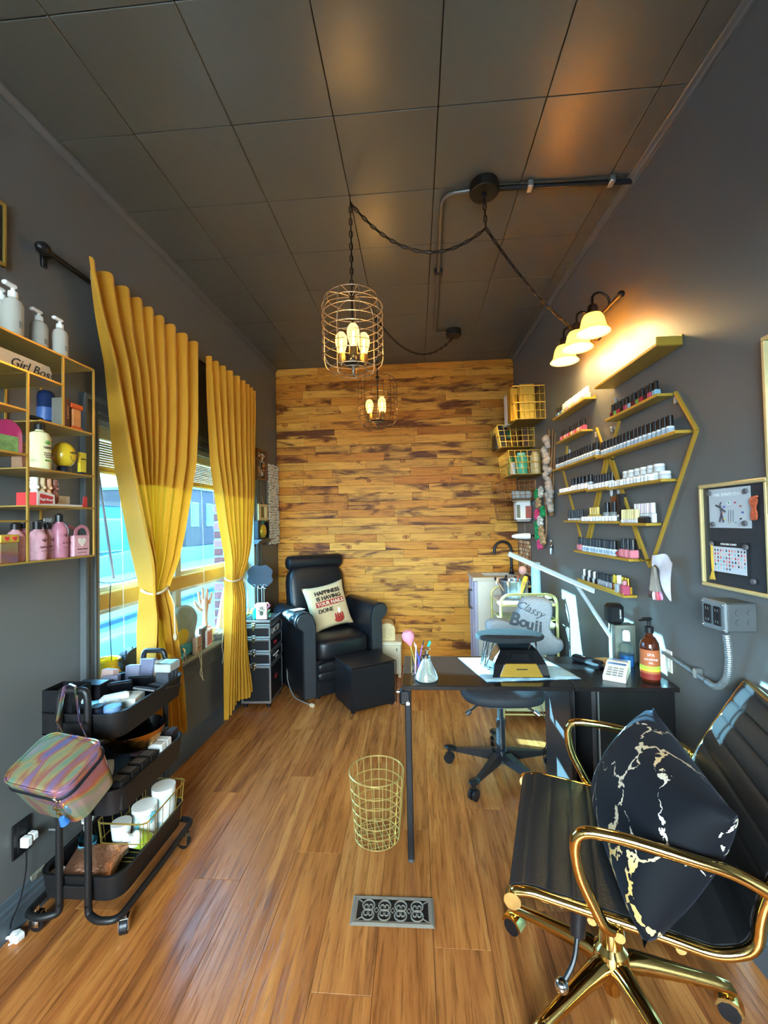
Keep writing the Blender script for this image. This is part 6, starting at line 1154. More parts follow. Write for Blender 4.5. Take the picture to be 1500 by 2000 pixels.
# ------------------------------------------------------------------ right wall: hexagon shelves with polishes
RWI = RW.inverted()
def RR(x, y, off=0.0): return RWI @ onR(x, y, off)
def putR(o, p): o.matrix_world = RW @ Matrix.Translation(p); return o
FACER = lambda p: frame(p, (0, -1, 0), (0, 0, 1))       # lettering that faces into the room from the right wall
SH = {}
ORD = 'first second third fourth fifth sixth seventh eighth ninth tenth eleventh twelfth thirteenth fourteenth fifteenth sixteenth seventeenth eighteenth'.split()
def polish_shelves():
    D = .065; G = mat('shelf_brass', '#c9a440', .38, .45, var=.06)
    T = {'top': thing('floating_shelf', 'gold floating shelf high on the right wall under the wall light', 'shelf'), 'L': thing('hexagon_shelf', 'far gold hexagon shelf unit on the right wall', 'shelf'), 'M': thing('diamond_shelf', 'gold diamond shelf unit between the two hexagon shelves', 'shelf'),
         'R': thing('hexagon_shelf', 'near gold hexagon shelf unit with long polish row on the right wall', 'shelf'), 'L1': thing('floating_shelf', 'short gold shelf of pale bottles at the top of the far hexagon', 'shelf'), 'B': thing('floating_shelf', 'gold shelf with black capped bottles between the hexagon tips', 'shelf'), 'Z': thing('picture_ledge', 'lowest gold lipped ledge crowded with small bottles', 'shelf')}
    for t in T.values(): t.matrix_world = RW
    def board(key, own, y0, y1, z, d=D, lip=0.0, end=True):
        b = MB().box(-d, -.001, y1, y0, z, z+.012, .0015).build('board', G, T[own], smooth=False)
        if lip: MB().box(-d, -d+.003, y1, y0, z+.012, z+.012+lip, .001).build('lip', G, T[own], smooth=False)
        SH[key] = (y0, y1, z+.0125)
    board('top', 'top', 2.23, 1.694, 2.042, .10); MB().box(-.10, -.001, 1.690, 1.697, 2.042, 2.078, .006).box(-.004, -.001, 1.694, 2.23, 2.05, 2.085).build('back_lip', G, T['top'], smooth=False)
    board('1R', 'R', 2.204, 1.762, 1.868); board('1L', 'L1', 2.944, 2.432, 2.05); board('2L', 'L', 2.891, 2.485, 1.882)
    MB().box(-.004, -.001, 2.432, 2.944, 2.06, 2.075).build('back_lip', G, T['L1'], smooth=False)
    board('3L', 'L', 2.983, 2.332, 1.712); board('3R', 'R', 2.317, 1.652, 1.698); board('4L', 'L', 2.889, 2.455, 1.546); board('4M', 'M', 2.447, 2.212, 1.535); board('4R', 'R', 2.203, 1.754, 1.528)
    board('5L', 'L', 2.794, 2.566, 1.367); board('5M', 'M', 2.547, 2.122, 1.362); board('5R', 'R', 2.092, 1.869, 1.353); board('6', 'B', 2.65, 2.015, 1.19); board('7', 'Z', 2.61, 2.076, 1.016, .065, .012)
    segs = {'R': [((1319,766),(1361,840)), ((1361,840),(1271,1108)), ((1270,1108),(1190,897)), ((1210,822),(1200,856)), ((1200, 856), (1196, 895))], 'M': [((1197,900),(1252,1072)), ((1183,897),(1147,1052))], 'L': [((1188,897),(1153,1052)), ((1100,920),(1136,1055)), ((1165,836),(1176,868)), ((1108,871),(1104,915))]}
    for k, ss in segs.items():
        for a, b in ss: MB().tube([RR(*a, .018), RR(*b, .018)], .0075, 4).build('frame_bar', G, T[k], smooth=False)
    for px in ((1200, 775), (1318, 772), (1193, 832), (1163, 842), (1111, 876)): p = RR(*px, .01); MB().box(-.014, -.001, p.y-.006, p.y+.006, p.z-.035, p.z-.005, .003).build('bracket', M_ALU, T['R' if px[0] > 1180 else 'L'], smooth=False)
    # ---- bottle kinds (built once, copied)
    CAP = mat('polish_cap', '#16151a', .35); WJ = mat('jar_white', '#e4e8ec', .35, var=.06); lab = mat('jar_label', '#9fb4c6', .5, var=.5, scale=220)
    proto = {}
    def mk(kind, bodym, capm, bz, br, ch, cr, sq=False, lb=False, waist=True):
        key = (kind, bodym.name, capm.name)
        if key in proto: return proto[key]
        o = thing('p', 'p', 'p')
        if sq: MB().box(-br, br, -br, br, 0, bz, br*.25).build('body', bodym, o, smooth=False)
        else: MB().lathe([(0, 0), (br*.94, 0), (br, .002), (br, bz*.85), (br*.9, bz), (cr*.8, bz+.002), (0, bz+.002)], 14).build('body', bodym, o)
        MB().lathe([(0, bz+.001), (cr, bz+.001), (cr*.94, bz+ch), (cr*.8, bz+ch+.001), (0, bz+ch+.001)], 12).build('cap', capm, o)
        if lb: MB().lathe([(br+.0003, bz*.15), (br+.0003, bz*.75)], 14).build('label', lab, o)
        proto[key] = o; return o
    used = set()
    def place(o, name, label, cat, p, group):
        if o.as_pointer() in used: c = copy_tree(o)
        else: used.add(o.as_pointer()); c = o
        c.name = name; c['label'] = label; c['category'] = cat; c['group'] = group; putR(c, p)
        for ch in c.children: pass
        return c
    def row(key, n, off, name, label, kinds, group, a=0.0, b=1.0, dz=0.0, cat='bottle'):
        y0, y1, z = SH[key]; rnd = random.Random(sum(map(ord, key+label)) % 999)
        for k in range(n):
            y = y0 + (y1-y0)*(a + (b-a)*(k+.5)/n); K = kinds[k % len(kinds)] if isinstance(kinds, list) else kinds
            place(mk(*K), name, (f'{ORD[k]} from the far end: {label}' if n > 1 else label), cat, (-off+rnd.uniform(-.002, .002), y, z+dz+.0005), group)
    c_ = lambda n, h: mat('polish_'+n, h, .25, coat=.3)
    POL = lambda m_, cap=CAP, bz=.028, br=.0125, ch=.036, cr=.0092, sq=True: ('polish', m_, cap, bz, br, ch, cr, sq)
    DIP = ('dip', WJ, CAP, .030, .0145, .042, .0115, False, True); JAR = ('jar', WJ, mat('jar_lid', '#f2f2ee', .3), .014, .0145, .010, .0150, False); BIGJ = ('bigjar', mat('jar_clear', '#c9ced0', .2), mat('jar_lid', '#f2f2ee', .3), .020, .021, .012, .0215, False)
    row('1R', 12, .036, 'nail_polish', "dark capped polish on near hexagon top board", [POL(c_(n, h)) for n, h in (('wine', '#6a2030'), ('green', '#7ab85a'), ('red', '#c03040'), ('night', '#20222c'), ('rose', '#d0506a'), ('ice', '#9ac4d8'))], 'polishes on the near hexagon top board', .03, .92)
    row('1L', 13, .036, 'nail_polish', "pale capped polish on the short shelf under the light", [POL(c_(n, h), mat('cap_'+n2, h2, .4)) for n, h, n2, h2 in (('cream', '#e8d8b0', 'cream', '#f0e6c8'), ('mint', '#90c890', 'pale', '#e8e4d8'), ('blush', '#e0a890', 'cream', '#f0e6c8'), ('lilac', '#b8a0d0', 'white', '#f4f2ea'))], 'pale polishes on the short top shelf', .22, .98)
    row('1L', 3, .036, 'nail_polish', "dark capped polish at the short top shelf's end", [POL(c_('sea', '#4a7aa8')), POL(c_('ice', '#9ac4d8'))], 'dark polishes on the short top shelf', .02, .2)
    row('2L', 11, .036, 'nail_polish', "pink polish on the far hexagon's upper board", [POL(c_('pink', '#e87a98')), POL(c_('rose', '#d0506a')), POL(c_('peach', '#e8b090'))], 'pink polishes on the far hexagon', .04, .97)
    row('3R', 18, .034, 'dip_jar', "black capped dip bottle, near part of long row", DIP, 'dip bottles in the long row near part', .01, .90)
    row('3L', 18, .034, 'dip_jar', "black capped dip bottle, far part of long row", DIP, 'dip bottles in the long row far part', .02, .98)
    row('4L', 6, .022, 'dip_jar', "black capped dip bottle behind pots, far third board", DIP, 'dip bottles on the far third board', .30, .98, .006)
    row('4L', 11, .050, 'gel_pot', "white gel pot, front of far third board", JAR, 'gel pots on the far third board', .02, .98, 0, 'pot')
    row('4M', 7, .022, 'dip_jar', "black capped bottle on diamond shelf's upper board", DIP, 'dip bottles on the diamond upper board', .02, .98)
    row('4M', 7, .050, 'gel_pot', "white gel pot, front of diamond upper board", JAR, 'gel pots on the diamond upper board', .02, .98, 0, 'pot')
    row('4R', 13, .052, 'gel_pot', "white gel pot, front of near third board", JAR, 'gel pots on the near third board', .02, .84, 0, 'pot')
    row('4R', 8, .023, 'glitter_jar', "round glitter jar, back row of near third board", BIGJ, 'glitter jars back row', .06, .96, 0, 'jar')
    row('4R', 6, .023, 'glitter_jar', "glitter jar stacked upon the back row jars", BIGJ, 'glitter jars stacked upper', .20, .88, .034, 'jar')
    row('5L', 8, .034, 'mini_polish', "thin black mini polish on far lower board", ('mini', WJ, CAP, .012, .009, .050, .0075, True), 'mini polishes far lower board', .02, .98)
    row('5M', 11, .050, 'gel_pot', "white gel pot, front of diamond lower board", JAR, 'gel pots on the diamond lower board', .02, .94, 0, 'pot')
    YEL = mat('polish_gold', '#d9b85a', .3)
    row('5M', 4, .022, 'gold_polish', "golden yellow polish on the diamond lower board", ('gold', YEL, YEL, .034, .014, .040, .009, True), 'golden polishes', .08, .38)
    row('5M', 2, .024, 'gray_jar', "large grey jar with tall black cap, diamond shelf", ('grayjar', mat('jar_grey', '#8b8f90', .4, var=.4, scale=120), CAP, .044, .022, .050, .014, False), 'grey jars', .50, .88, 0, 'jar')
    row('5R', 8, .050, 'top_coat', "pale yellow capped bottle, near lower board front", ('yellowcap', WJ, mat('cap_yellow', '#e3d79a', .4), .016, .010, .044, .0095, True), 'yellow capped bottles', .03, .62)
    row('5R', 9, .022, 'top_coat', "white or pinkish capped bottle, near lower board back", [('whitecap', WJ, mat('cap_white', '#f0e8e6', .4), .040, .010, .044, .0095, True), ('pinkcap', WJ, mat('cap_pinkish', '#dcc3cc', .4), .040, .010, .044, .0095, True)], 'white capped bottles', .28, .96)
    row('5R', 3, .050, 'ink_cube', "little black cube bottle on near lower board", ('cube', CAP, mat('cube_top', '#3a3a3e', .4), .024, .011, .004, .008, True), 'black cube bottles', .68, .97)
    row('6', 14, .034, 'dip_jar', "dark capped dip bottle on the lower gold shelf", DIP, 'dip bottles on the lower gold shelf', .12, .72)
    row('6', 2, .034, 'pink_polish', "pink polish at lower gold shelf's far end", ('bigpink', c_('bubble', '#e88a98'), CAP, .034, .016, .042, .011, True), 'pink polishes far end', .01, .10)
    row('6', 3, .034, 'pink_polish', "large pink polish at lower gold shelf's near end", ('bigpink2', c_('bubble', '#e88a98'), CAP, .038, .019, .048, .014, True), 'pink polishes near end', .80, .99)
    row('7', 7, .030, 'small_bottle', "small bottle on the lowest ledge's far half", [POL(c_('clear', '#c8d0cc'), M_WHITE, .03, .012, .035, .009), POL(c_('night', '#20222c'), CAP, .03, .012, .035, .009)], 'small bottles on the far half of the ledge', .02, .45)
    row('7', 7, .030, 'small_bottle', "black capped bottle amid the lowest ledge", [POL(c_('silver', '#a8b0b8'), CAP, .03, .012, .035, .009)], 'small bottles in the middle of the ledge', .40, .68, .002)
    row('7', 6, .024, 'small_bottle', "gold capped bottle on the lowest ledge's near half", [POL(c_('wine', '#6a2030'), M_GOLD, .034, .013, .040, .009), POL(c_('amber', '#b8862a'), M_GOLD, .034, .013, .040, .009)], 'gold capped bottles on the ledge', .66, .97)
    row('7', 1, .050, 'large_bottle', 'clear square bottle with white cap at the near end of the lowest ledge', ('lclear', mat('clear_square', '#b8c4cc', .1, trans=.3), M_WHITE, .045, .017, .040, .010, True), 'large bottles at the ledge end', .86, .90)
    row('7', 1, .050, 'large_bottle', 'rose pink square bottle with pink cap at the near end of the lowest ledge', ('lrose', c_('dusky', '#b8506a'), mat('cap_rose', '#c8808c', .4), .045, .017, .020, .010, True), 'large bottles at the ledge end', .95, .99)
    y0, y1, z = SH['6']; r = putR(thing('ribbon_rose', 'red ribbon rose lying between the bottles on the lower gold shelf', 'ornament'), (-.036, y0+(y1-y0)*.76, z))
    for k in range(7): MB().ball((.008*math.cos(k*2), .010*math.sin(k*2.3), .010+.003*(k % 3)), (.008, .010, .009), 8, 5).build('petal', mat('rose_red', '#b83a4a', .5), r)
    y0, y1, z = SH['5M']; p = putR(thing('picture_card', 'copper brown picture card leaning behind the grey jars', 'card'), (-.008, y0+(y1-y0)*.70, z)); MB().box(-.002, .002, -.06, .03, 0, .125).build('card', mat('copper_print', '#8a4a2a', .4, var=.8, scale=30), p, smooth=False); MB().box(-.004, -.0022, -.055, -.02, .02, .11).build('dark_panel', CAP, p, smooth=False)
    b = putR(thing('black_box', 'tall black box behind the grey jars on the diamond shelf', 'box'), (-.026, y0+(y1-y0)*.955, z)); MB().box(-.02, .014, -.018, .012, 0, .13, .002).build('body', CAP, b, smooth=False); MB().box(-.021, -.0202, -.012, .006, .02, .03).build('label', MATS['lettering_white'], b, smooth=False)
    for k, u in enumerate((.62, .80)): o = putR(thing('nail_tip', ('far', 'near')[k]+' of two white oval nail display tips above the picture card', 'nail tip'), (-.006, y0+(y1-y0)*u, z+.128)); MB().ball((0, 0, .02), (.005, .016, .024), 12, 8).build('tip', M_WHITE, o); MB().box(-.003, .001, -.004, .004, -.012, .004).build('stem', M_CLEAR, o, smooth=False)
polish_shelves()
def wall_things():
    # swatch ring, satin cloth on the hook at the hexagon tip
    h = putR(thing('wall_hook', 'small brass hook at the lowest hexagon tip', 'hook'), RR(1275, 1093)); MB().cyl((0, 0, 0), (-.004, 0, 0), .010).tube([(0, 0, 0), (-.05, 0, -.004), (-.06, 0, .008)], .003, 6).build('hook', M_GOLD, h)
    s = putR(thing('swatch_ring', 'fan of clear nail swatch sticks hanging from the brass hook', 'nail swatches'), RR(1278, 1096, .05)); MB().tube(arc((0, 0, -.012), .014, 0, 5.9, 16, (0, 1, 0), (0, 0, 1)), .0016, 5).build('ring', M_GOLD, s); cols = ('#d8a0c0', '#e0506a', '#e86a70', '#e8505a', '#e8b0b8', '#f0d8c8', '#e8e0d0', '#3a2a2a', '#503a34', '#d8ece4')
    for k in range(10):
        a = -.34+.075*k; M = Matrix.Translation((-.003*(k % 3), 0, -.024)) @ Matrix.Rotation(a, 4, 'X'); st = MB().box(-.001, .001, -.006, .006, -.105, 0, M=M).build('stick', mat('clear_stick', '#c9bfb2', .2, trans=.25), s, smooth=False); MB().ball((0, 0, 0), (.004, .010, .018), 10, 6, M=M @ Matrix.Translation((0, 0, -.118))).build('nail_tip', mat('swatch'+cols[k], cols[k], .25), st)
    c = putR(thing('satin_cloth', 'white marble print satin cloth hanging behind the swatch sticks', 'cloth'), RR(1300, 1090, .03))
    def fn(u, v): y = .045-.125*u*(1-.15*v); return (-.018-.012*math.sin(7*u+2*v)-.02*math.sin(math.pi*u), y, -.01 + .028*math.sin(math.pi*u) - (.03+.12*u**1.6)*v + .004*math.sin(12*u))
    MB().grid(fn, 22, 14).grid(lambda u, v: (fn(u, v)[0]+.004, fn(u, v)[1], fn(u, v)[2]), 22, 14).build('cloth', mat('marble_satin', '#cdc6cc', .35, var=.4, scale=14, sheen=.3), c, ang=70)
    # memo board
    m = putR(thing('memo_board', 'black magnetic board in a pale gold frame on the right wall', 'board'), (0, 0, 0)); A = RR(1365, 948, .02); B = RR(1375, 1143, .02); y0, y1, z0, z1 = A.y, 1.318, B.z, A.z
    PG = mat('pale_gold', '#d8c48c', .35, .4); MB().box(-.014, -.001, y1+.012, y0-.012, z0+.012, z1-.012).build('panel', mat('board_black', '#26272a', .5, var=.1), m, smooth=False)
    for a in ((y1, y0, z1-.013, z1), (y1, y0, z0, z0+.013), (y0-.012, y0, z0+.013, z1-.013), (y1, y1+.012, z0+.013, z1-.013)): MB().box(-.024, -.001, *a, .003).build('frame_bar', PG, m, smooth=False)
    def sheet(label, pts, mt_): 
        a, b = RR(*pts[0], .017), RR(*pts[1], .017); o = putR(thing('chart', label, 'chart'), (0, 0, 0)); MB().box(-.0155, -.0145, b.y, a.y, b.z, a.z).build('paper', mt_, o, smooth=False); return o, a, b
    o, a, b = sheet('white nail shape chart with a leaping figure pinned at the board top', ((1383, 957), (1467, 1032)), mat('chart_white', '#b9c2c8', .4, var=.1, scale=6)); W = a.y-b.y; H = a.z-b.z; XY = lambda u, v: (-.0158, a.y-W*u, a.z-H*v)
    text('NAIL SHAPE CHART', .016, mat('chart_text', '#dfe4e6', .5), o, FACER(XY(.5, .16))); dk = mat('figure_grey', '#4a4650', .6)
    for pts in (((.30, .44), (.33, .62), (.27, .85)), ((.32, .62), (.37, .86)), ((.18, .42), (.30, .48), (.42, .60)), ((.30, .38), (.30, .46))): MB().tube([XY(*q) for q in pts], .003, 5).build('figure', dk, o)
    MB().ball(XY(.31, .37), (.001, .004, .004), 8, 6).build('figure', dk, o)
    for k, h in enumerate(('#3a4aa0', '#20242c', '#7ab0b0', '#b0a890', '#d8cc60', '#e07a6a', '#3a4ac0', '#4aa080', '#b84a5a', '#a05a4a')):
        an = 2*math.pi*k/10; MB().ball(XY(.58+.24*math.cos(an), .62+.26*math.sin(an)), (.001, .0055, .003), 8, 5).build('colour_mark', mat('mark'+h, h, .5), o)
    for k in range(3): MB().tube([XY(.50+.05*k, .55), XY(.48+.06*k, .85)], .0008, 4).build('figure', dk, o)
    MB().box(-.0160, -.0155, XY(.55, 0)[1], XY(.46, 0)[1], XY(0, .42)[2], XY(0, .34)[2]).build('colour_mark', mat('mark_white', '#dfe6e8', .5), o, smooth=False)
    o, a, b = sheet('dark colour chart with rows of small colour dots at the board bottom', ((1386, 1056), (1465, 1131)), mat('chart_dark', '#17171a', .4)); W = a.y-b.y; H = a.z-b.z
    MB().box(-.0162, -.0156, b.y+.012, a.y-.012, b.z+.008, a.z-.018).build('inner_sheet', mat('chart_pale', '#c3ccd2', .4), o, smooth=False); text('COLOUR CHART', .009, MATS['lettering_white'], o, FACER((-.0158, (a.y+b.y)/2, a.z-.009)))
    rnd = random.Random(8); hs = ['#e0503f', '#e88a80', '#d8a0a8', '#20242c', '#8ab0c8', '#3a4a70', '#b03a4a', '#e0b8b0', '#6a5058', '#7ac0c8']; dm = {}
    for k, h in enumerate(hs): d = MB().ball((0, 0, 0), (.0008, .0035, .0042), 8, 4).build('colour_dot', mat('dot'+h, h, .4), o); dm[k] = d.data; bpy.data.objects.remove(d)
    for j in range(6):
        for i in range(11 if j < 5 else 6):
            d = bpy.data.objects.new('colour_dot', dm[rnd.randrange(10)]); COL.objects.link(d); d.parent = o; d.location = (-.0165, a.y-.024-(W-.042)*i/10, a.z-.030-(H-.05)*j/5)
    for k, (x, y) in enumerate(((1386, 964), (1457, 959), (1393, 1024), (1456, 1022), (1391, 1062), (1458, 1069), (1473, 1136))):
        g = putR(thing('magnet', ('top left', 'top right', 'lower left', 'lower right')[k]+' round grey magnet holding the white chart' if k < 4 else ('left', 'right', 'lowest loose')[k-4]+' round grey magnet at the dark colour chart', 'magnet'), RR(x, y, .0185)); MB().lathe([(0, 0), (.0085, 0), (.0085, .005), (.007, .007), (0, .007)], 16, M=Matrix.Rotation(-math.pi/2, 4, 'Y')).build('disc', mat('magnet_grey', '#55555a', .5), g)
    ft = putR(thing('foot_tag', 'red and gold patterned foot shaped tag on the board edge', 'tag'), RR(1474, 992, .018)); op = smooth_poly([(-.008, -.035), (.008, -.035), (.010, -.015), (.006, .0), (.013, .022), (.006, .030), (-.008, .028), (-.014, .018), (-.007, -.002), (-.011, -.018)], 4); MB().prism(op, -.005, 0, lambda u, v, w: (w, -u, v)).build('foot', mat('foot_print', '#b85a3a', .4, var=.9, scale=130), ft, smooth=False)
    for k in range(5): MB().ball((-.002, -.012+.0055*k*1.0, .034-.001*k), (.0035, .0028, .0042), 8, 6).build('toe', MATS['foot_print'], ft)
    tz = putR(thing('tassel', 'yellow tassel hanging at the left of the dark chart', 'tassel'), RR(1390, 1060, .022)); MB().tube([(0, 0, 0), (-.002, -.002, -.05), (0, -.001, -.09)], .004, 6).build('cord', mat('tassel_gold', '#c9a23a', .6), tz)
    for k in range(5): MB().tube([(0, -.001, -.088), (-.001*k, -.010+.005*k, -.125)], .0015, 4).build('strand', MATS['tassel_gold'], tz)
    # socket box and flexible conduit
    e = putR(thing('socket_box', 'grey metal surface socket box with two black outlets on the right wall', 'socket'), (0, 0, 0)); a, b = RR(1375, 1168, .09), RR(1422, 1236, .09); ym, zt, zb, yl, yr = 0, a.z, b.z, a.y, b.y; gm = mat('box_grey', '#7f888c', .4, .3); MB().box(-.09, -.001, yr, yl, zb, zt, .004).build('box', mat('box_dark', '#54585a', .45, .2), e, smooth=False); MB().box(-.098, -.088, yr-.003, yl+.003, zb-.003, zt+.003, .006).build('cover', gm, e, smooth=False)
    for k in range(2):
        yc = yl-(yl-yr)*(.28+.42*k); d = MB().box(-.1015, -.097, yc-.016, yc+.016, zb+.014, zt-.014, .003).build('outlet', M_BLACK, e, smooth=False)
        for q in (.3, .7):
            zc = zb+(zt-zb)*q
            for s_ in (-.005, .005): MB().box(-.1022, -.1012, yc+s_-.001, yc+s_+.001, zc-.004, zc+.004).build('slot', gm, d, smooth=False)
    for k in range(4): MB().cyl((-.022-.022*(k % 2)*1.6, yr-.0005, zb+.03+.03*(k//2)), (-.022-.022*(k % 2)*1.6, yr-.0025, zb+.03+.03*(k//2)), .010).build('knockout', MATS['box_dark'], e)
    for y in (yl-.006, yr+.006):
        for z in (zb+.006, zt-.006): MB().ball((-.099, y, z), .004, 8, 5).build('screw', M_CHROME, e)
    f = putR(thing('flexible_conduit', 'ribbed grey flexible conduit curving down from the socket box', 'conduit'), (0, 0, 0)); P = fillet([RR(1418, 1238, .06), RR(1424, 1285, .04), RR(1420, 1328, .03), RR(1400, 1345, .025), RR(1365, 1320, .02), RR(1325, 1293, .015), RR(1288, 1270, .012)], .06, 6); L_ = [0]
    for p, q in zip(P, P[1:]): L_.append(L_[-1]+(q-p).length)
    Q = []; R2 = []; n = 150
    for k in range(n):
        s_ = L_[-1]*k/(n-1); i = max(j for j in range(len(L_)-1) if L_[j] <= s_+1e-9); t_ = (s_-L_[i])/(L_[i+1]-L_[i]); Q.append(P[i].lerp(P[i+1], t_)); R2.append((.0105 if k < 75 else .0075)+(.0012 if k % 2 else -.0006)*(1 if k < 75 else .6))
    MB().tube(Q, R2, 8).build('hose', mat('conduit_grey', '#7d8486', .4, .4), f, ang=20); p = RR(1366, 1318, .01); MB().box(-.03, -.001, p.y-.008, p.y+.008, p.z-.012, p.z+.024, .003).build('strap', M_ALU, f, smooth=False)
    w = putR(thing('mirror', 'gold framed mirror partly cut off by the right picture edge', 'mirror'), (0, 0, 0)); a = RR(1487, 660, .02); MB().box(-.016, -.001, a.y-.45, a.y-.012, a.z-.52, a.z-.012).build('glass', mat('mirror_glass', '#dfe8ea', .03, 1.0, var=.01), w, smooth=False)
    for q in ((a.y-.46, a.y, a.z-.012, a.z), (a.y-.46, a.y, a.z-.53, a.z-.518), (a.y-.012, a.y, a.z-.518, a.z-.012), (a.y-.46, a.y-.448, a.z-.518, a.z-.012)): MB().box(-.024, -.001, *q, .002).build('frame_bar', PG, w, smooth=False)
    s = putR(thing('wall_plate', 'white blank socket plate on the right wall behind the amber bottle', 'socket'), RR(1306, 1290)); MB().box(-.006, -.001, -.03, .03, -.045, .045, .003).build('plate', M_WHITE, s, smooth=False); MB().box(-.008, -.0055, -.012, .012, -.028, .028, .002).build('outlet', mat('outlet_white', '#cfd4d4', .4), s, smooth=False)
wall_things()
# ------------------------------------------------------------------ far right corner: wire baskets, scrunchies, gold trolley
def far_right():
    gw = mat('basket_gold', '#c9a64a', .35, .75)
    def wbasket(label, x0, ytop, ybot, depth, length, mt_=gw, nw=7):
        """wire basket on the right wall: near face meets the wall at pixel column x0, rows ytop..ybot"""
        a, b = RR(x0, ytop), RR(x0, ybot); h = a.z-b.z; t = putR(thing('wire_basket', label, 'basket'), (0, a.y, b.z))
        for z, k in ((0, .88), (h*.5, .95), (h, 1.0)):
            MB().tube([(-.003, 0, z), (-depth*k, 0, z), (-depth*k, length, z), (-.003, length, z)], .0042 if z else .003, 5, closed=True).build('ring', mt_, t)
        for k in range(nw):
            q = .003+(depth-.003)*k/(nw-1); MB().tube([(-q, 0, h), (-q*.9, 0, 0), (-q*.9, length, 0), (-q, length, h)], .0028, 4).build('wire', mt_, t)
        for k in range(1, nw+1):
            y = length*k/(nw+1); MB().tube([(-.003, y, h), (-.003, y, 0), (-depth*.88, y, 0), (-depth, y, h)], .0024, 4).build('wire', mt_, t)
        for k in (.25, .75): MB().tube([(-.003, 0, h*k), (-depth*(.88+.12*k), 0, h*k)], .0026, 4).build('wire', mt_, t)
        MB().box(-depth*.86, -.004, .004, length-.004, -.002, .0005).build('base_sheet', mat('sheet_gold', '#8a6a2c', .5, .4), t, smooth=False)
        return a.y, b.z, h
    def box(name, label, cat, x, y, z, sx, sy, sz, m_, lid=None):
        o = putR(thing(name, label, cat), (x, y, z)); MB().box(-sx/2, sx/2, -sy/2, sy/2, 0, sz, .002).build('body', m_, o, smooth=False)
        if lid: MB().box(-sx/2-.002, sx/2+.002, -sy/2-.002, sy/2+.002, sz*.8, sz+.002, .002).build('lid', lid, o, smooth=False)
        return o
    y, z, h = wbasket('highest gold wire basket on the right wall with glittery boxes', 1064, 752, 818, .24, .30)
    box('glitter_box', 'tall gold glitter box standing in the highest wire basket', 'box', -.125, y+.09, z+.003, .11, .12, h+.02, mat('gold_glitter', '#c8ac48', .4, .4, var=.6, scale=160), None); box('gold_box', 'plain shiny gold box at the left of the highest wire basket', 'box', -.215, y+.12, z+.003, .055, .10, h, mat('gold_card', '#c89a28', .35, .4), M_GOLDM); box('white_box', 'white box at the far end of the highest wire basket', 'box', -.20, y+.24, z+.003, .08, .09, h, M_WHITE, None)
    y, z, h = wbasket('second gold wire basket from the top holding dark boxes', 1043, 828, 872, .30, .28)
    box('black_box', 'black gift box hanging over the far end of the second basket', 'box', -.24, y+.19, z+.004, .10, .14, h+.02, mat('box_black', '#1c1c1e', .4), None); box('silver_pouch', 'silver packet lying over the second basket', 'packet', -.15, y+.12, z+h+.002, .18, .10, .012, mat('silver_pack', '#b8b4b0', .3, .4), None); box('purple_box', 'purple and pink carton behind the silver packet', 'box', -.225, y+.24, z+h*.6, .05, .05, .07, mat('purple_card', '#8a5aa0', .5, var=.5, scale=40), mat('pink_card', '#d0508a', .5)); box('green_box', 'green carton standing beside the purple one', 'box', -.155, y+.24, z+h*.6, .05, .05, .075, mat('green_card', '#4a8a4a', .5), None); box('dark_book', 'dark brown book standing in the second basket', 'book', -.06, y+.08, z+.004, .05, .12, h*.9, mat('brown_book', '#4a2a1a', .6, var=.3), None)
    y, z, h = wbasket('third gold wire basket with teal and beige jars', 1066, 878, 925, .28, .34)
    def jar(label, x, y_, r, hh, m_, cap): o = putR(thing('storage_jar', label, 'jar'), (x, y_, z+.003)); MB().lathe([(0, 0), (r*.9, 0), (r, .006), (r, hh*.85), (r*.8, hh), (0, hh)], 18).build('body', m_, o); MB().lathe([(0, hh*.99), (r*.7, hh*.99), (r*.7, hh*1.12), (0, hh*1.12)], 16).build('lid', cap, o)
    jar('teal green storage jar at the left of the third basket', -.165, y+.07, .046, h*.82, mat('teal_jar', '#4fb89a', .3, trans=.2), mat('lid_teal', '#7fd0b8', .4)); jar('beige storage jar at the right of the third basket', -.06, y+.07, .040, h*.85, mat('beige_jar', '#c8b890', .4), mat('lid_beige', '#b8a070', .4)); jar('white cap jar behind the teal jar', -.19, y+.20, .030, h*.6, M_WHITE, mat('lid_green', '#3a8a5a', .4)); jar('dark green bottle at the far end of the third basket', -.19, y+.28, .028, h*.9, mat('bottle_green', '#2a7a4a', .3), M_BLACK)
    y, z, h = wbasket('fourth copper wire basket holding a rolled towel', 1046, 938, 975, .27, .26, mat('copper_wire', '#a06a3a', .35, .7)); o = putR(thing('rolled_towel', 'grey striped rolled towel in the fourth wire basket', 'towel'), (-.10, y+.06, z+.042)); MB().lathe([(0, -.075), (.030, -.075), (.035, -.07), (.035, .07), (.030, .075), (0, .075)], 18, M=Matrix.Rotation(math.pi/2, 4, 'Y')).build('roll', mat('towel_grey', '#b8bcb8', .9, var=.2, scale=90, bump=.4), o)
    for k in (-.03, 0, .03): MB().tube(arc((k, 0, 0), .0355, 0, 6.1, 18, (0, 1, 0), (0, 0, 1)), .0015, 4).build('stripe', mat('stripe_grey', '#7c8288', .9), o)
    wbasket('lowest small copper wire basket near the wooden wall', 1016, 983, 1014, .22, .20, MATS['copper_wire'], 8)
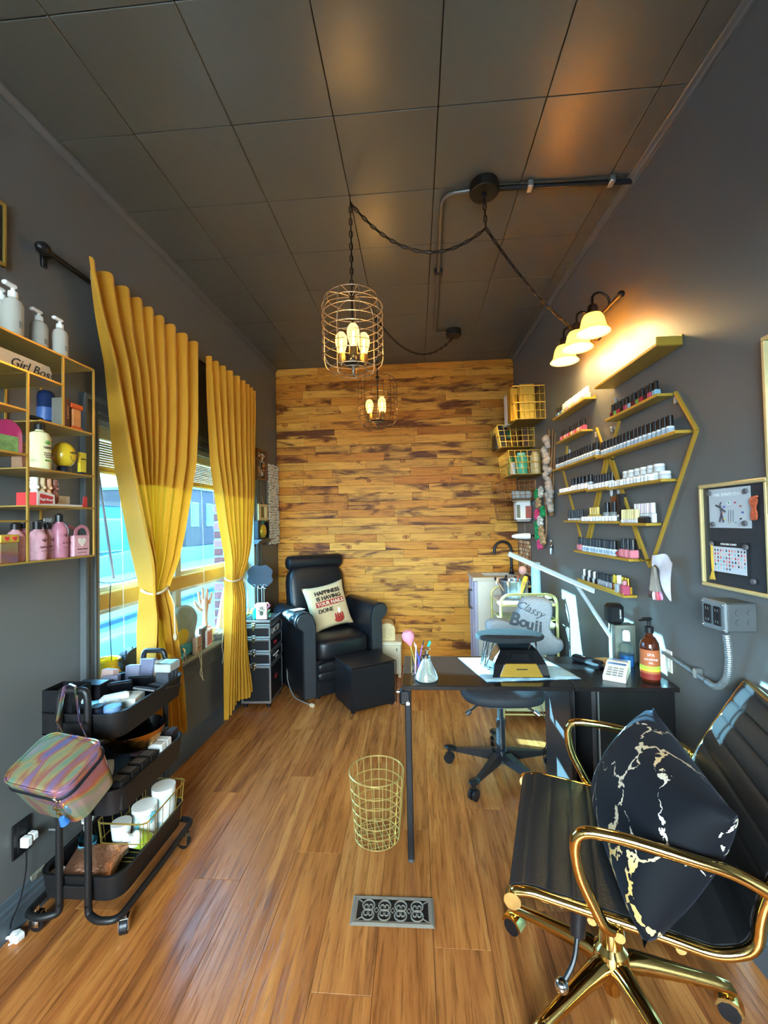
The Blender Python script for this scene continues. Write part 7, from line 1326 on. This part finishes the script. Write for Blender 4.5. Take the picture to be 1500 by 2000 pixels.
    # spray dispenser, white bottle rack
    d = putR(thing('soap_dispenser', 'white and rust dispenser on the right wall below the baskets', 'dispenser'), RR(1040, 1018)); MB().box(-.13, -.005, -.0, .10, 0, .17, .012).build('body', M_WHITE, d, ang=30); MB().box(-.055, -.004, -.004, .002, .025, .13, .002).build('window', mat('rust_liquid', '#a8584a', .4), d, smooth=False); MB().box(-.128, -.10, -.004, .002, .03, .14, .002).build('side_panel', mat('khaki', '#7a7a62', .5), d, smooth=False); MB().box(-.14, -.005, -.01, .11, .168, .185, .008).build('cap', M_CREAM, d, ang=30)
    for zz in (-.010, .012): MB().tube([(-.003, -.012, zz), (-.15, -.012, zz), (-.15, .11, zz), (-.003, .11, zz)], .003, 5).build('rack_wire', M_BLKM, d)
    MB().tube([(-.06, .02, -.01), (-.06, .02, -.09)], .004, 5).build('rack_leg', M_BLKM, d)
    r = putR(thing('hair_dryer', 'white barrel hair dryer with black end hanging on the right wall', 'hair dryer'), RR(1036, 1047, .05)); MB().lathe([(.018, 0), (.024, .005), (.026, .05), (.020, .12), (.010, .15), (0, .15)], 18, M=Matrix.Rotation(-math.pi/2, 4, 'Y')).build('barrel', M_WHITE, r); MB().lathe([(0, -.002), (.022, -.002), (.024, .008), (.022, .010)], 18, M=Matrix.Rotation(-math.pi/2, 4, 'Y')).build('end_cap', M_BLACK, r); MB().tube([(0, 0, 0), (.045, 0, .005)], .006, 6).build('wall_peg', M_BLKM, r)
    # scrunchie hoop
    c = RR(1062, 1012); a = RR(1045, 1012); hp = thing('wooden_hoop', 'long oval wooden hoop on the right wall threaded with scrunchies', 'hoop'); putR(hp, (-.02, c.y, c.z)); HY, HZ = .125, .225
    MB().tube([(0, HY*math.cos(q), HZ*math.sin(q)) for q in [2*math.pi*i/48 for i in range(48)]], .005, 6, closed=True).build('hoop', mat('hoop_wood', '#9a7048', .5), hp); MB().cyl((.02, 0, HZ), (-.004, 0, HZ), .006).build('nail', M_ALU, hp)
    cs = [('green', '#1f9a5a'), ('white dotted', '#dcd8cc'), ('beige', '#b8946a'), ('hot pink', '#e0487a'), ('green', '#1f9a5a'), ('white dotted', '#dcd8cc'), ('green', '#1f9a5a'), ('green', '#1f9a5a'), ('beige', '#b8946a'), ('hot pink', '#e0487a'), ('beige', '#b8946a')]; pos = [(.06, .19), (-.04, .20), (.03, .12), (.07, .03), (-.07, .05), (.0, -.02), (.075, -.06), (.07, -.13), (-.02, -.10), (.02, -.20), (-.05, -.16)]; words = ['at the top left', 'at the top right', 'below the topmost pair', 'at the middle left', 'at the middle right', 'in the centre', 'left below the middle', 'lower left', 'lower centre', 'at the very bottom', 'lower right']
    for (n_, col), (yy, zz), wd in zip(cs, pos, words):
        s = putR(thing('scrunchie', n_+' scrunchie '+wd+' of the wooden hoop', 'scrunchie'), (-.028, c.y+yy, c.z+zz)); pts = [(-.004*math.sin(9*q), (.028+.005*math.sin(7*q))*math.cos(q), (.028+.005*math.cos(8*q))*math.sin(q)) for q in [2*math.pi*i/30 for i in range(30)]]; MB().tube(pts, [.0145+.004*math.sin(5.0*i) for i in range(30)], 7, closed=True).build('ruffle', mat('scrunchie_'+n_.split()[0], col, .6, var=.3, scale=60), s, ang=60); MB().ball((-.012, 0, 0), (.006, .012, .012), 8, 6).build('knot', MATS['scrunchie_'+n_.split()[0]], s)
    # twig hanging
    g = putR(thing('pampas_hanging', 'grey fluffy flower garland with twigs hanging beside the polish shelves', 'garland'), RR(1078, 925)); rnd = random.Random(4); H = RR(1078, 858).z-RR(1078, 1000).z; mb = MB()
    for k in range(34): zz = -H/2+H*k/33; mb.ball((-.035+rnd.uniform(-.012, .012), rnd.uniform(-.035, .035)+(.0 if k > 10 else -.05*(10-k)/10), zz), (rnd.uniform(.018, .03),)*3, 8, 6)
    mb.build('flowers', mat('grey_flower', '#a59c94', .9, var=.35, scale=50, bump=.8), g, kind='stuff')
    for k in range(6): a_ = rnd.uniform(-.12, .12); MB().tube([(-.015, -.04+.016*k, -H/2-.05+.02*rnd.random()), (-.012, -.04+.014*k+a_*.4, 0), (-.012, -.035+.012*k+a_, H/2+.06*rnd.random())], .005, 5).build('twig', mat('twig_brown', '#8a6236', .7), g)
    l = putR(thing('lighter', 'slim chrome gas lighter hanging under the wooden hoop', 'lighter'), RR(1077, 1082, .012)); MB().lathe([(0, 0), (.011, 0), (.012, .06), (.007, .066), (.005, .10), (0, .10)], 12).build('body', M_CHROME, l); MB().lathe([(.0125, .045), (.0125, .058)], 12).build('band', M_BLACK, l)
    # gold trolley with drawers
    G = mat('trolley_gold', '#d8cc86', .35, .45); t = thing('drawer_trolley', 'pale gold wire trolley with plastic drawers beside the sink cabinet', 'trolley', (.765, 3.21, 0)); Y0, Y1 = -.20, .17; X0, X1 = -.195, .18
    for yy in (Y0, Y1): MB().tube(fillet([(X0, yy, .03), (X0, yy, .875), (X1, yy, .875), (X1, yy, .03)], .07, 7), .010, 8).build('end_frame', G, t)
    for zz in (.06, .22, .38, .54, .70, .80):
        for xx in (X0, X1): MB().tube([(xx, Y0, zz), (xx, Y1, zz)], .006, 6).build('side_rail', G, t)
        MB().tube([(X0, Y0, zz), (X1, Y0, zz)], .006, 6).build('front_rail', G, t)
    MB().box(X0, X1, Y0, Y1, .805, .812).build('top_shelf', M_WHITE, t, smooth=False)
    dm = mat('drawer_plastic', '#d9d6a0', .25, trans=.25, var=.1)
    for k, zz in enumerate((.075, .235, .395, .555)):
        d = MB().box(X0+.015, X1-.015, Y0+.01, Y1-.01, zz, zz+.125, .006).build('drawer', dm, t, smooth=False); MB().box(X0+.012, X1-.012, Y0+.003, Y0+.012, zz+.095, zz+.122, .003).build('drawer_rim', mat('drawer_rim', '#f0ecd0', .3), d, smooth=False); MB().box(X1-.075, X1-.02, Y0-.002, Y0+.008, zz+.03, zz+.085, .002).build('card', mat('dark_card', '#3a3a3a', .5), d, smooth=False)
    for xx in (X0, X1):
        for yy in (Y0, Y1): MB().cyl((xx-.008, yy, .018), (xx+.008, yy, .018), .018, n=12).build('caster', M_BLACK, t)
    b = thing('brush_bucket', 'fluted clear bucket of makeup brushes on the pale gold trolley', 'bucket', (.70, 3.22, .8125)); r0, r1, hh = .075, .098, .135; P = [(r0, 0), (r0+.004, .006), (r1, hh), (r1-.004, hh), (r0, .012), (0, .010)]
    mb = MB(); n = 48; prof = [(r0, 0), (r0*.5+r1*.5, hh*.5), (r1, hh)]; vs = [((r*(1+.03*(k % 2)))*math.cos(2*math.pi*k/n), (r*(1+.03*(k % 2)))*math.sin(2*math.pi*k/n), z_) for r, z_ in prof for k in range(n)]; fs = [(j*n+k, j*n+(k+1) % n, (j+1)*n+(k+1) % n, (j+1)*n+k) for j in range(2) for k in range(n)]; mb.add(vs, fs).build('wall', mat('fluted_metal', '#8d9398', .25, .7), b, smooth=False); MB().tube(arc((0, 0, hh), r1, 0, 2*math.pi*47/48, 48), .004, 6, closed=True).build('rim', M_ALU, b); MB().lathe([(0, 0), (r0, 0), (r0, .006), (0, .006)], 32).build('base', M_ALU, b)
    for s in (-1, 1): MB().tube(arc((s*r1, 0, hh-.025), .022, -1.4, 1.4, 9, (s, 0, 0), (0, 0, 1)), .003, 5).build('handle', M_ALU, b)
    rnd = random.Random(9); nm = ('far left', 'left', 'left middle', 'middle', 'back middle', 'right middle', 'front right', 'right', 'far right', 'back right', 'front left', 'rear left', 'rear right')
    for k in range(13):
        a_ = k*2.399; rr = .018+.052*(k/13)**.5; p0 = Vector((.70+rr*.7*math.cos(a_), 3.22+rr*.7*math.sin(a_), .82)); tip = Vector((rr*1.5*math.cos(a_), rr*1.2*math.sin(a_), .125+.03*rnd.random())); col = ('#c88a60', '#2a2a2c', '#d8a880', '#b85a4a', '#3a2a24')[k % 5]; o = thing('makeup_brush', ('tan', 'black', 'peach', 'red', 'brown')[k % 5]+' makeup brush at the '+nm[k]+' of the brush bucket', 'brush', p0); MB().tube([(0, 0, 0), tip*.82], .0035, 5).build('handle', mat('brush_h'+col, col, .5), o); MB().ball(tip*.92, (.009, .009, .016), 8, 6).build('bristles', mat('brush_b'+col, col, .9, var=.3, scale=100), o)
    o = thing('makeup_sponge', 'yellow silicone scoop leaning out of the brush bucket', 'scoop', (.735, 3.15, .845)); MB().tube([(0, 0, 0), (.018, -.012, .08), (.04, -.02, .14)], [.010, .018, .013], 8, flat=.5).build('scoop', mat('bright_yellow', '#e8c82a', .4), o); MB().tube([(0, 0, 0), (-.004, .004, -.025)], .006, 6).build('stem', MATS['bright_yellow'], o)
    o = thing('powder_brush', 'big fluffy pink brush standing at the back of the brush bucket', 'brush', (.755, 3.245, .82)); MB().tube([(0, 0, 0), (.02, .0, .16)], .005, 6).build('handle', M_GOLD, o); MB().ball((.024, 0, .195), (.030, .030, .034), 12, 8).build('bristles', mat('blush_bristle', '#e0a89a', .95, var=.2, scale=90, bump=.5), o)
    p = thing('paper_roll', 'tall pale blue paper roll standing on the pale gold trolley', 'paper roll', (.845, 3.14, .8125)); MB().lathe([(.010, 0), (.032, 0), (.032, .27), (.010, .27), (.010, 0)], 20).build('roll', mat('pale_blue_paper', '#a8d0e0', .9), p); MB().lathe([(.010, .0), (.010, .272)], 12).build('core', mat('card_core', '#b89a70', .8), p)
    for k in range(3): o = thing('striped_cup', ('left', 'middle', 'right')[k]+' black and cream striped little cup on the pale gold trolley', 'cup', (.79+.055*k, 3.045+.02*(k == 1), .8125)); MB().lathe([(0, 0), (.02, 0), (.024, .05), (.022, .05), (.018, .004), (0, .004)], 16).build('cup', M_CREAM, o); MB().lathe([(.0222, .018), (.0232, .030)], 16).build('band', M_BLACK, o)
far_right()
# ------------------------------------------------------------------ things on the window sill
def sill_things():
    Z = WZ0+.0008
    def S(name, label, cat, x, y, rz=0): o = thing(name, label, cat); o.matrix_world = LW @ Matrix.Translation((x, y, Z)) @ Matrix.Rotation(rz, 4, 'Z'); return o
    yg = mat('yellow_glass', '#e8b820', .08, trans=.25, coat=.5); t = S('pitcher', 'yellow glass pitcher on the window sill behind the trolley', 'pitcher', -.035, 1.90); MB().lathe([(0, 0), (.045, 0), (.062, .02), (.070, .06), (.062, .11), (.046, .145), (.050, .175), (.056, .18), (.050, .178), (.042, .145), (.056, .11), (.064, .06), (.056, .022), (0, .008)], 26).build('body', yg, t); MB().tube(fillet([(.0, .05, .155), (0, .105, .15), (0, .115, .08), (0, .064, .04)], .04, 6), .010, 8).build('handle', yg, t)
    t = S('feather_hat', 'dark brimmed felt hat propped against the left window pane', 'hat', -.045, 2.06, .2); dk = mat('dark_felt', '#2f3034', .95, var=.4, scale=90, bump=.5); MB().prism(smooth_poly([(-.10, 0), (.10, 0), (.105, .10), (.08, .16), (.03, .175), (-.04, .17), (-.085, .13), (-.11, .06)], 4), -.02, .02, lambda u, v, w: (w, u, v)).build('crown', dk, t, ang=30); MB().lathe([(.10, 0), (.125, .003), (.125, .008), (.10, .01)], 24, sx=.3, o=(0, 0, .0)).build('brim', dk, t)
    for k in range(6): MB().tube([(.012, -.08+.03*k, .13), (.015, -.085+.033*k, .175+.012*(k % 2))], [.010, .002], 5).build('tuft', dk, t)
    t = S('wire_terrarium', 'gold wire pyramid ornament on the window sill', 'ornament', -.02, 2.23); P = [Vector((.04*math.cos(q), .055*math.sin(q), .002)) for q in (.5, 2.1, 3.7, 5.3)]; A = Vector((0, 0, .15))
    for i, p in enumerate(P): MB().tube([p, A], .003, 5).build('edge', M_GOLD, t); MB().tube([p, P[(i+1) % 4]], .003, 5).build('edge', M_GOLD, t)
    t = S('photo_frame', 'small dark picture frame leaning behind the gold wire pyramid', 'picture', -.07, 2.19); MB().box(-.006, .006, -.05, .05, 0, .12, .002).build('frame', M_BLKM, t, smooth=False); MB().box(.006, .0075, -.04, .04, .01, .11).build('picture', mat('pale_photo', '#d8cfc0', .5, var=.3, scale=20), t, smooth=False)
    t = S('photo_frame', 'white picture frame leaning behind the wide curtain on the sill', 'picture', -.07, 2.32); MB().box(-.006, .006, -.05, .05, 0, .15, .002).build('frame', M_WHITE, t, smooth=False); MB().box(.006, .0075, -.04, .04, .012, .138).build('picture', MATS['pale_photo'], t, smooth=False)
    for k, (yy, zz) in enumerate(((2.235, .78), (2.44, .86))): t = thing('hanging_card', ('left', 'right')[k]+' dark card hanging against the window pane beside the wide curtain', 'card'); t.matrix_world = LW @ Matrix.Translation((-.082, yy, zz)); MB().box(-.001, .001, -.05, .05, 0, .13).build('card', mat('slate_card', '#454852', .6), t, smooth=False); MB().tube([(0, 0, .13), (0, 0, .17)], .0012, 4).build('string', MATS['cream_cord'], t)
    t = S('tote_bag', 'grey green printed bag slumped on the sill with yellow and teal print', 'bag', -.03, 2.51, -.1); pp = smooth_poly([(-.14, 0), (.10, .0), (.125, .06), (.10, .11), (.13, .22), (.08, .29), (.0, .31), (-.07, .30), (-.12, .20)], 4); o = puff(pp, .06).build('body', mat('sage_cloth', '#98a296', .9, var=.25, scale=25, bump=.3), t, ang=60); o.rotation_euler = (0, 0, math.pi/2)
    MB().ball((.033, -.03, .13), (.004, .055, .045), 14, 8).build('yellow_print', mat('print_yellow', '#d8b83a', .8), t); MB().ball((.033, .0, .045), (.004, .08, .035), 14, 8).build('teal_print', mat('print_teal', '#4fa8b0', .8), t)
    t = S('glass_jar', 'small teal glass jar standing before the grey green bag', 'jar', .02, 2.40); MB().lathe([(0, 0), (.032, 0), (.036, .01), (.034, .07), (.026, .08), (.028, .085)], 18).build('body', glass('aqua_glass', '#a8dcd8', .03, .3), t); MB().lathe([(0, .004), (.030, .004), (.031, .03), (0, .03)], 16).build('contents', mat('aqua_beads', '#7fc8c4', .4), t)
    for k, (yy, hh, c) in enumerate(((2.685, .135, '#5c4a40'), (2.59, .10, '#c8a088'))): t = S('wood_block', ('dark wooden', 'pale pink wooden')[k]+' sign block on the sill beside the bag', 'sign', .012+.012*k, yy, .15); MB().box(-.012, .012, -.045, .045, 0, hh, .003).build('block', mat('block'+c, c, .6, var=.4, scale=25), t, smooth=False); MB().box(.012, .0128, -.035, .035, hh*.3, hh*.34).build('groove', mat('groove_dark', '#3a2e28', .8), t, smooth=False)
    t = S('print_frame', 'small white frame with a pink red picture on the sill edge', 'picture', .025, 2.735, .1); MB().box(-.006, .006, -.045, .045, 0, .11, .002).build('frame', M_WHITE, t, smooth=False); MB().box(.006, .0072, -.036, .036, .012, .098).build('picture', mat('pink_art', '#d87a78', .5, var=.6, scale=30), t, smooth=False)
    t = S('stone_dish', 'grey mesh dish of stones at the far part of the sill', 'dish', -.005, 2.93); MB().lathe([(0, 0), (.05, 0), (.075, .03), (.08, .045), (.07, .03), (.045, .006), (0, .006)], 20).build('dish', mat('mesh_grey', '#7f7f78', .6, var=.4, scale=80), t)
    for k in range(7): MB().ball((.04*math.cos(k*2.2)*(.4+.1*k), .04*math.sin(k*2.2)*(.4+.1*k), .028+.008*(k % 2)), (.018, .022, .015), 8, 6).build('stone', mat('stone_pale', '#a8a498', .8, var=.3, scale=40), t)
    t = S('white_box', 'low white box carrying the model hand on the sill', 'box', -.05, 2.80); MB().box(-.045, .045, -.085, .085, 0, .085, .004).build('body', M_WHITE, t, smooth=False); MB().box(-.047, .047, -.087, .087, .062, .087, .003).build('lid', mat('white_lid', '#f2efe8', .4), t, smooth=False)
    # model hand: one skin with palm and five separate bent fingers
    t = S('model_hand', 'upright practice hand with spread fingers on the white box', 'mannequin hand', -.05, 2.83, -1.0); t.location.z += .0875; sk = mat('practice_skin', '#c98f6a', .55, var=.08)
    mb = MB(); mb.tube([(0, 0, 0), (0, 0, .02), (0, 0, .07), (0, .002, .11), (0, .002, .15), (0, .001, .19), (0, 0, .205)], [.036, .032, .026, .025, .036, .040, .030], 14, flat=.62)
    for y, z0, ln, an, r in ((-.027, .190, .070, -.16, .0085), (-.009, .200, .082, -.04, .0092), (.010, .198, .076, .06, .0090), (.027, .186, .060, .20, .0080)):
        d = Vector((.0, math.sin(an), math.cos(an))); p = Vector((0, y, z0-.02)); mb.tube([p, p+d*(.02+ln*.35), p+d*(.02+ln*.68)+Vector((.006, 0, 0)), p+d*(.02+ln*.95)+Vector((.015, 0, 0)), p+d*(.02+ln)+Vector((.018, 0, 0))], [r*1.15, r*1.08, r*.98, r*.85, r*.4], 9)
    mb.tube([(0.004, -.022, .125), (.012, -.045, .150), (.018, -.060, .178), (.020, -.064, .20)], [.014, .012, .0098, .004], 9)
    mb.build('hand', sk, t, ang=60); MB().lathe([(0, 0), (.045, 0), (.042, .012), (.034, .018), (0, .018)], 18).build('wrist_base', mat('wrist_rose', '#d88a70', .5), t)
    t = S('teepee_ornament', 'brown paper cone with crossed sticks at the far end of the sill', 'ornament', -.02, 3.07); MB().lathe([(.075, 0), (.055, .12), (.03, .26), (.012, .34)], 10).build('cone', mat('kraft_paper', '#a8703c', .7, var=.25, scale=20), t, smooth=False)
    for k in range(4): q = k*1.57+.4; MB().tube([(.07*math.cos(q), .07*math.sin(q), 0), (-.015*math.cos(q), -.015*math.sin(q), .40)], .004, 5).build('stick', mat('stick_wood', '#b88a50', .7), t)
    # brick pier just outside the far end of the window
    b = thing('brick_pier', 'red and white brick pier outside the far end of the window', 'brick pier'); b.matrix_world = LW @ Matrix.Translation((-.345, 3.64, -.4)); rnd = random.Random(2); MB().box(-.045, .045, .002, .20, 0, 2.6).build('mortar', mat('mortar', '#b0b4b4', .9), b, smooth=False); bm_ = [mat('brick_'+str(k), c, .85, var=.2, scale=20) for k, c in enumerate(('#a05048', '#b8685c', '#8c443c'))]
    for j in range(34):
        for k in range(1): MB().box(-.048, .030+.015*(j % 2), -.004, .02, .006+.076*j, .068+.076*j, .003).build('brick', bm_[rnd.randrange(3)], b, smooth=False)
sill_things()
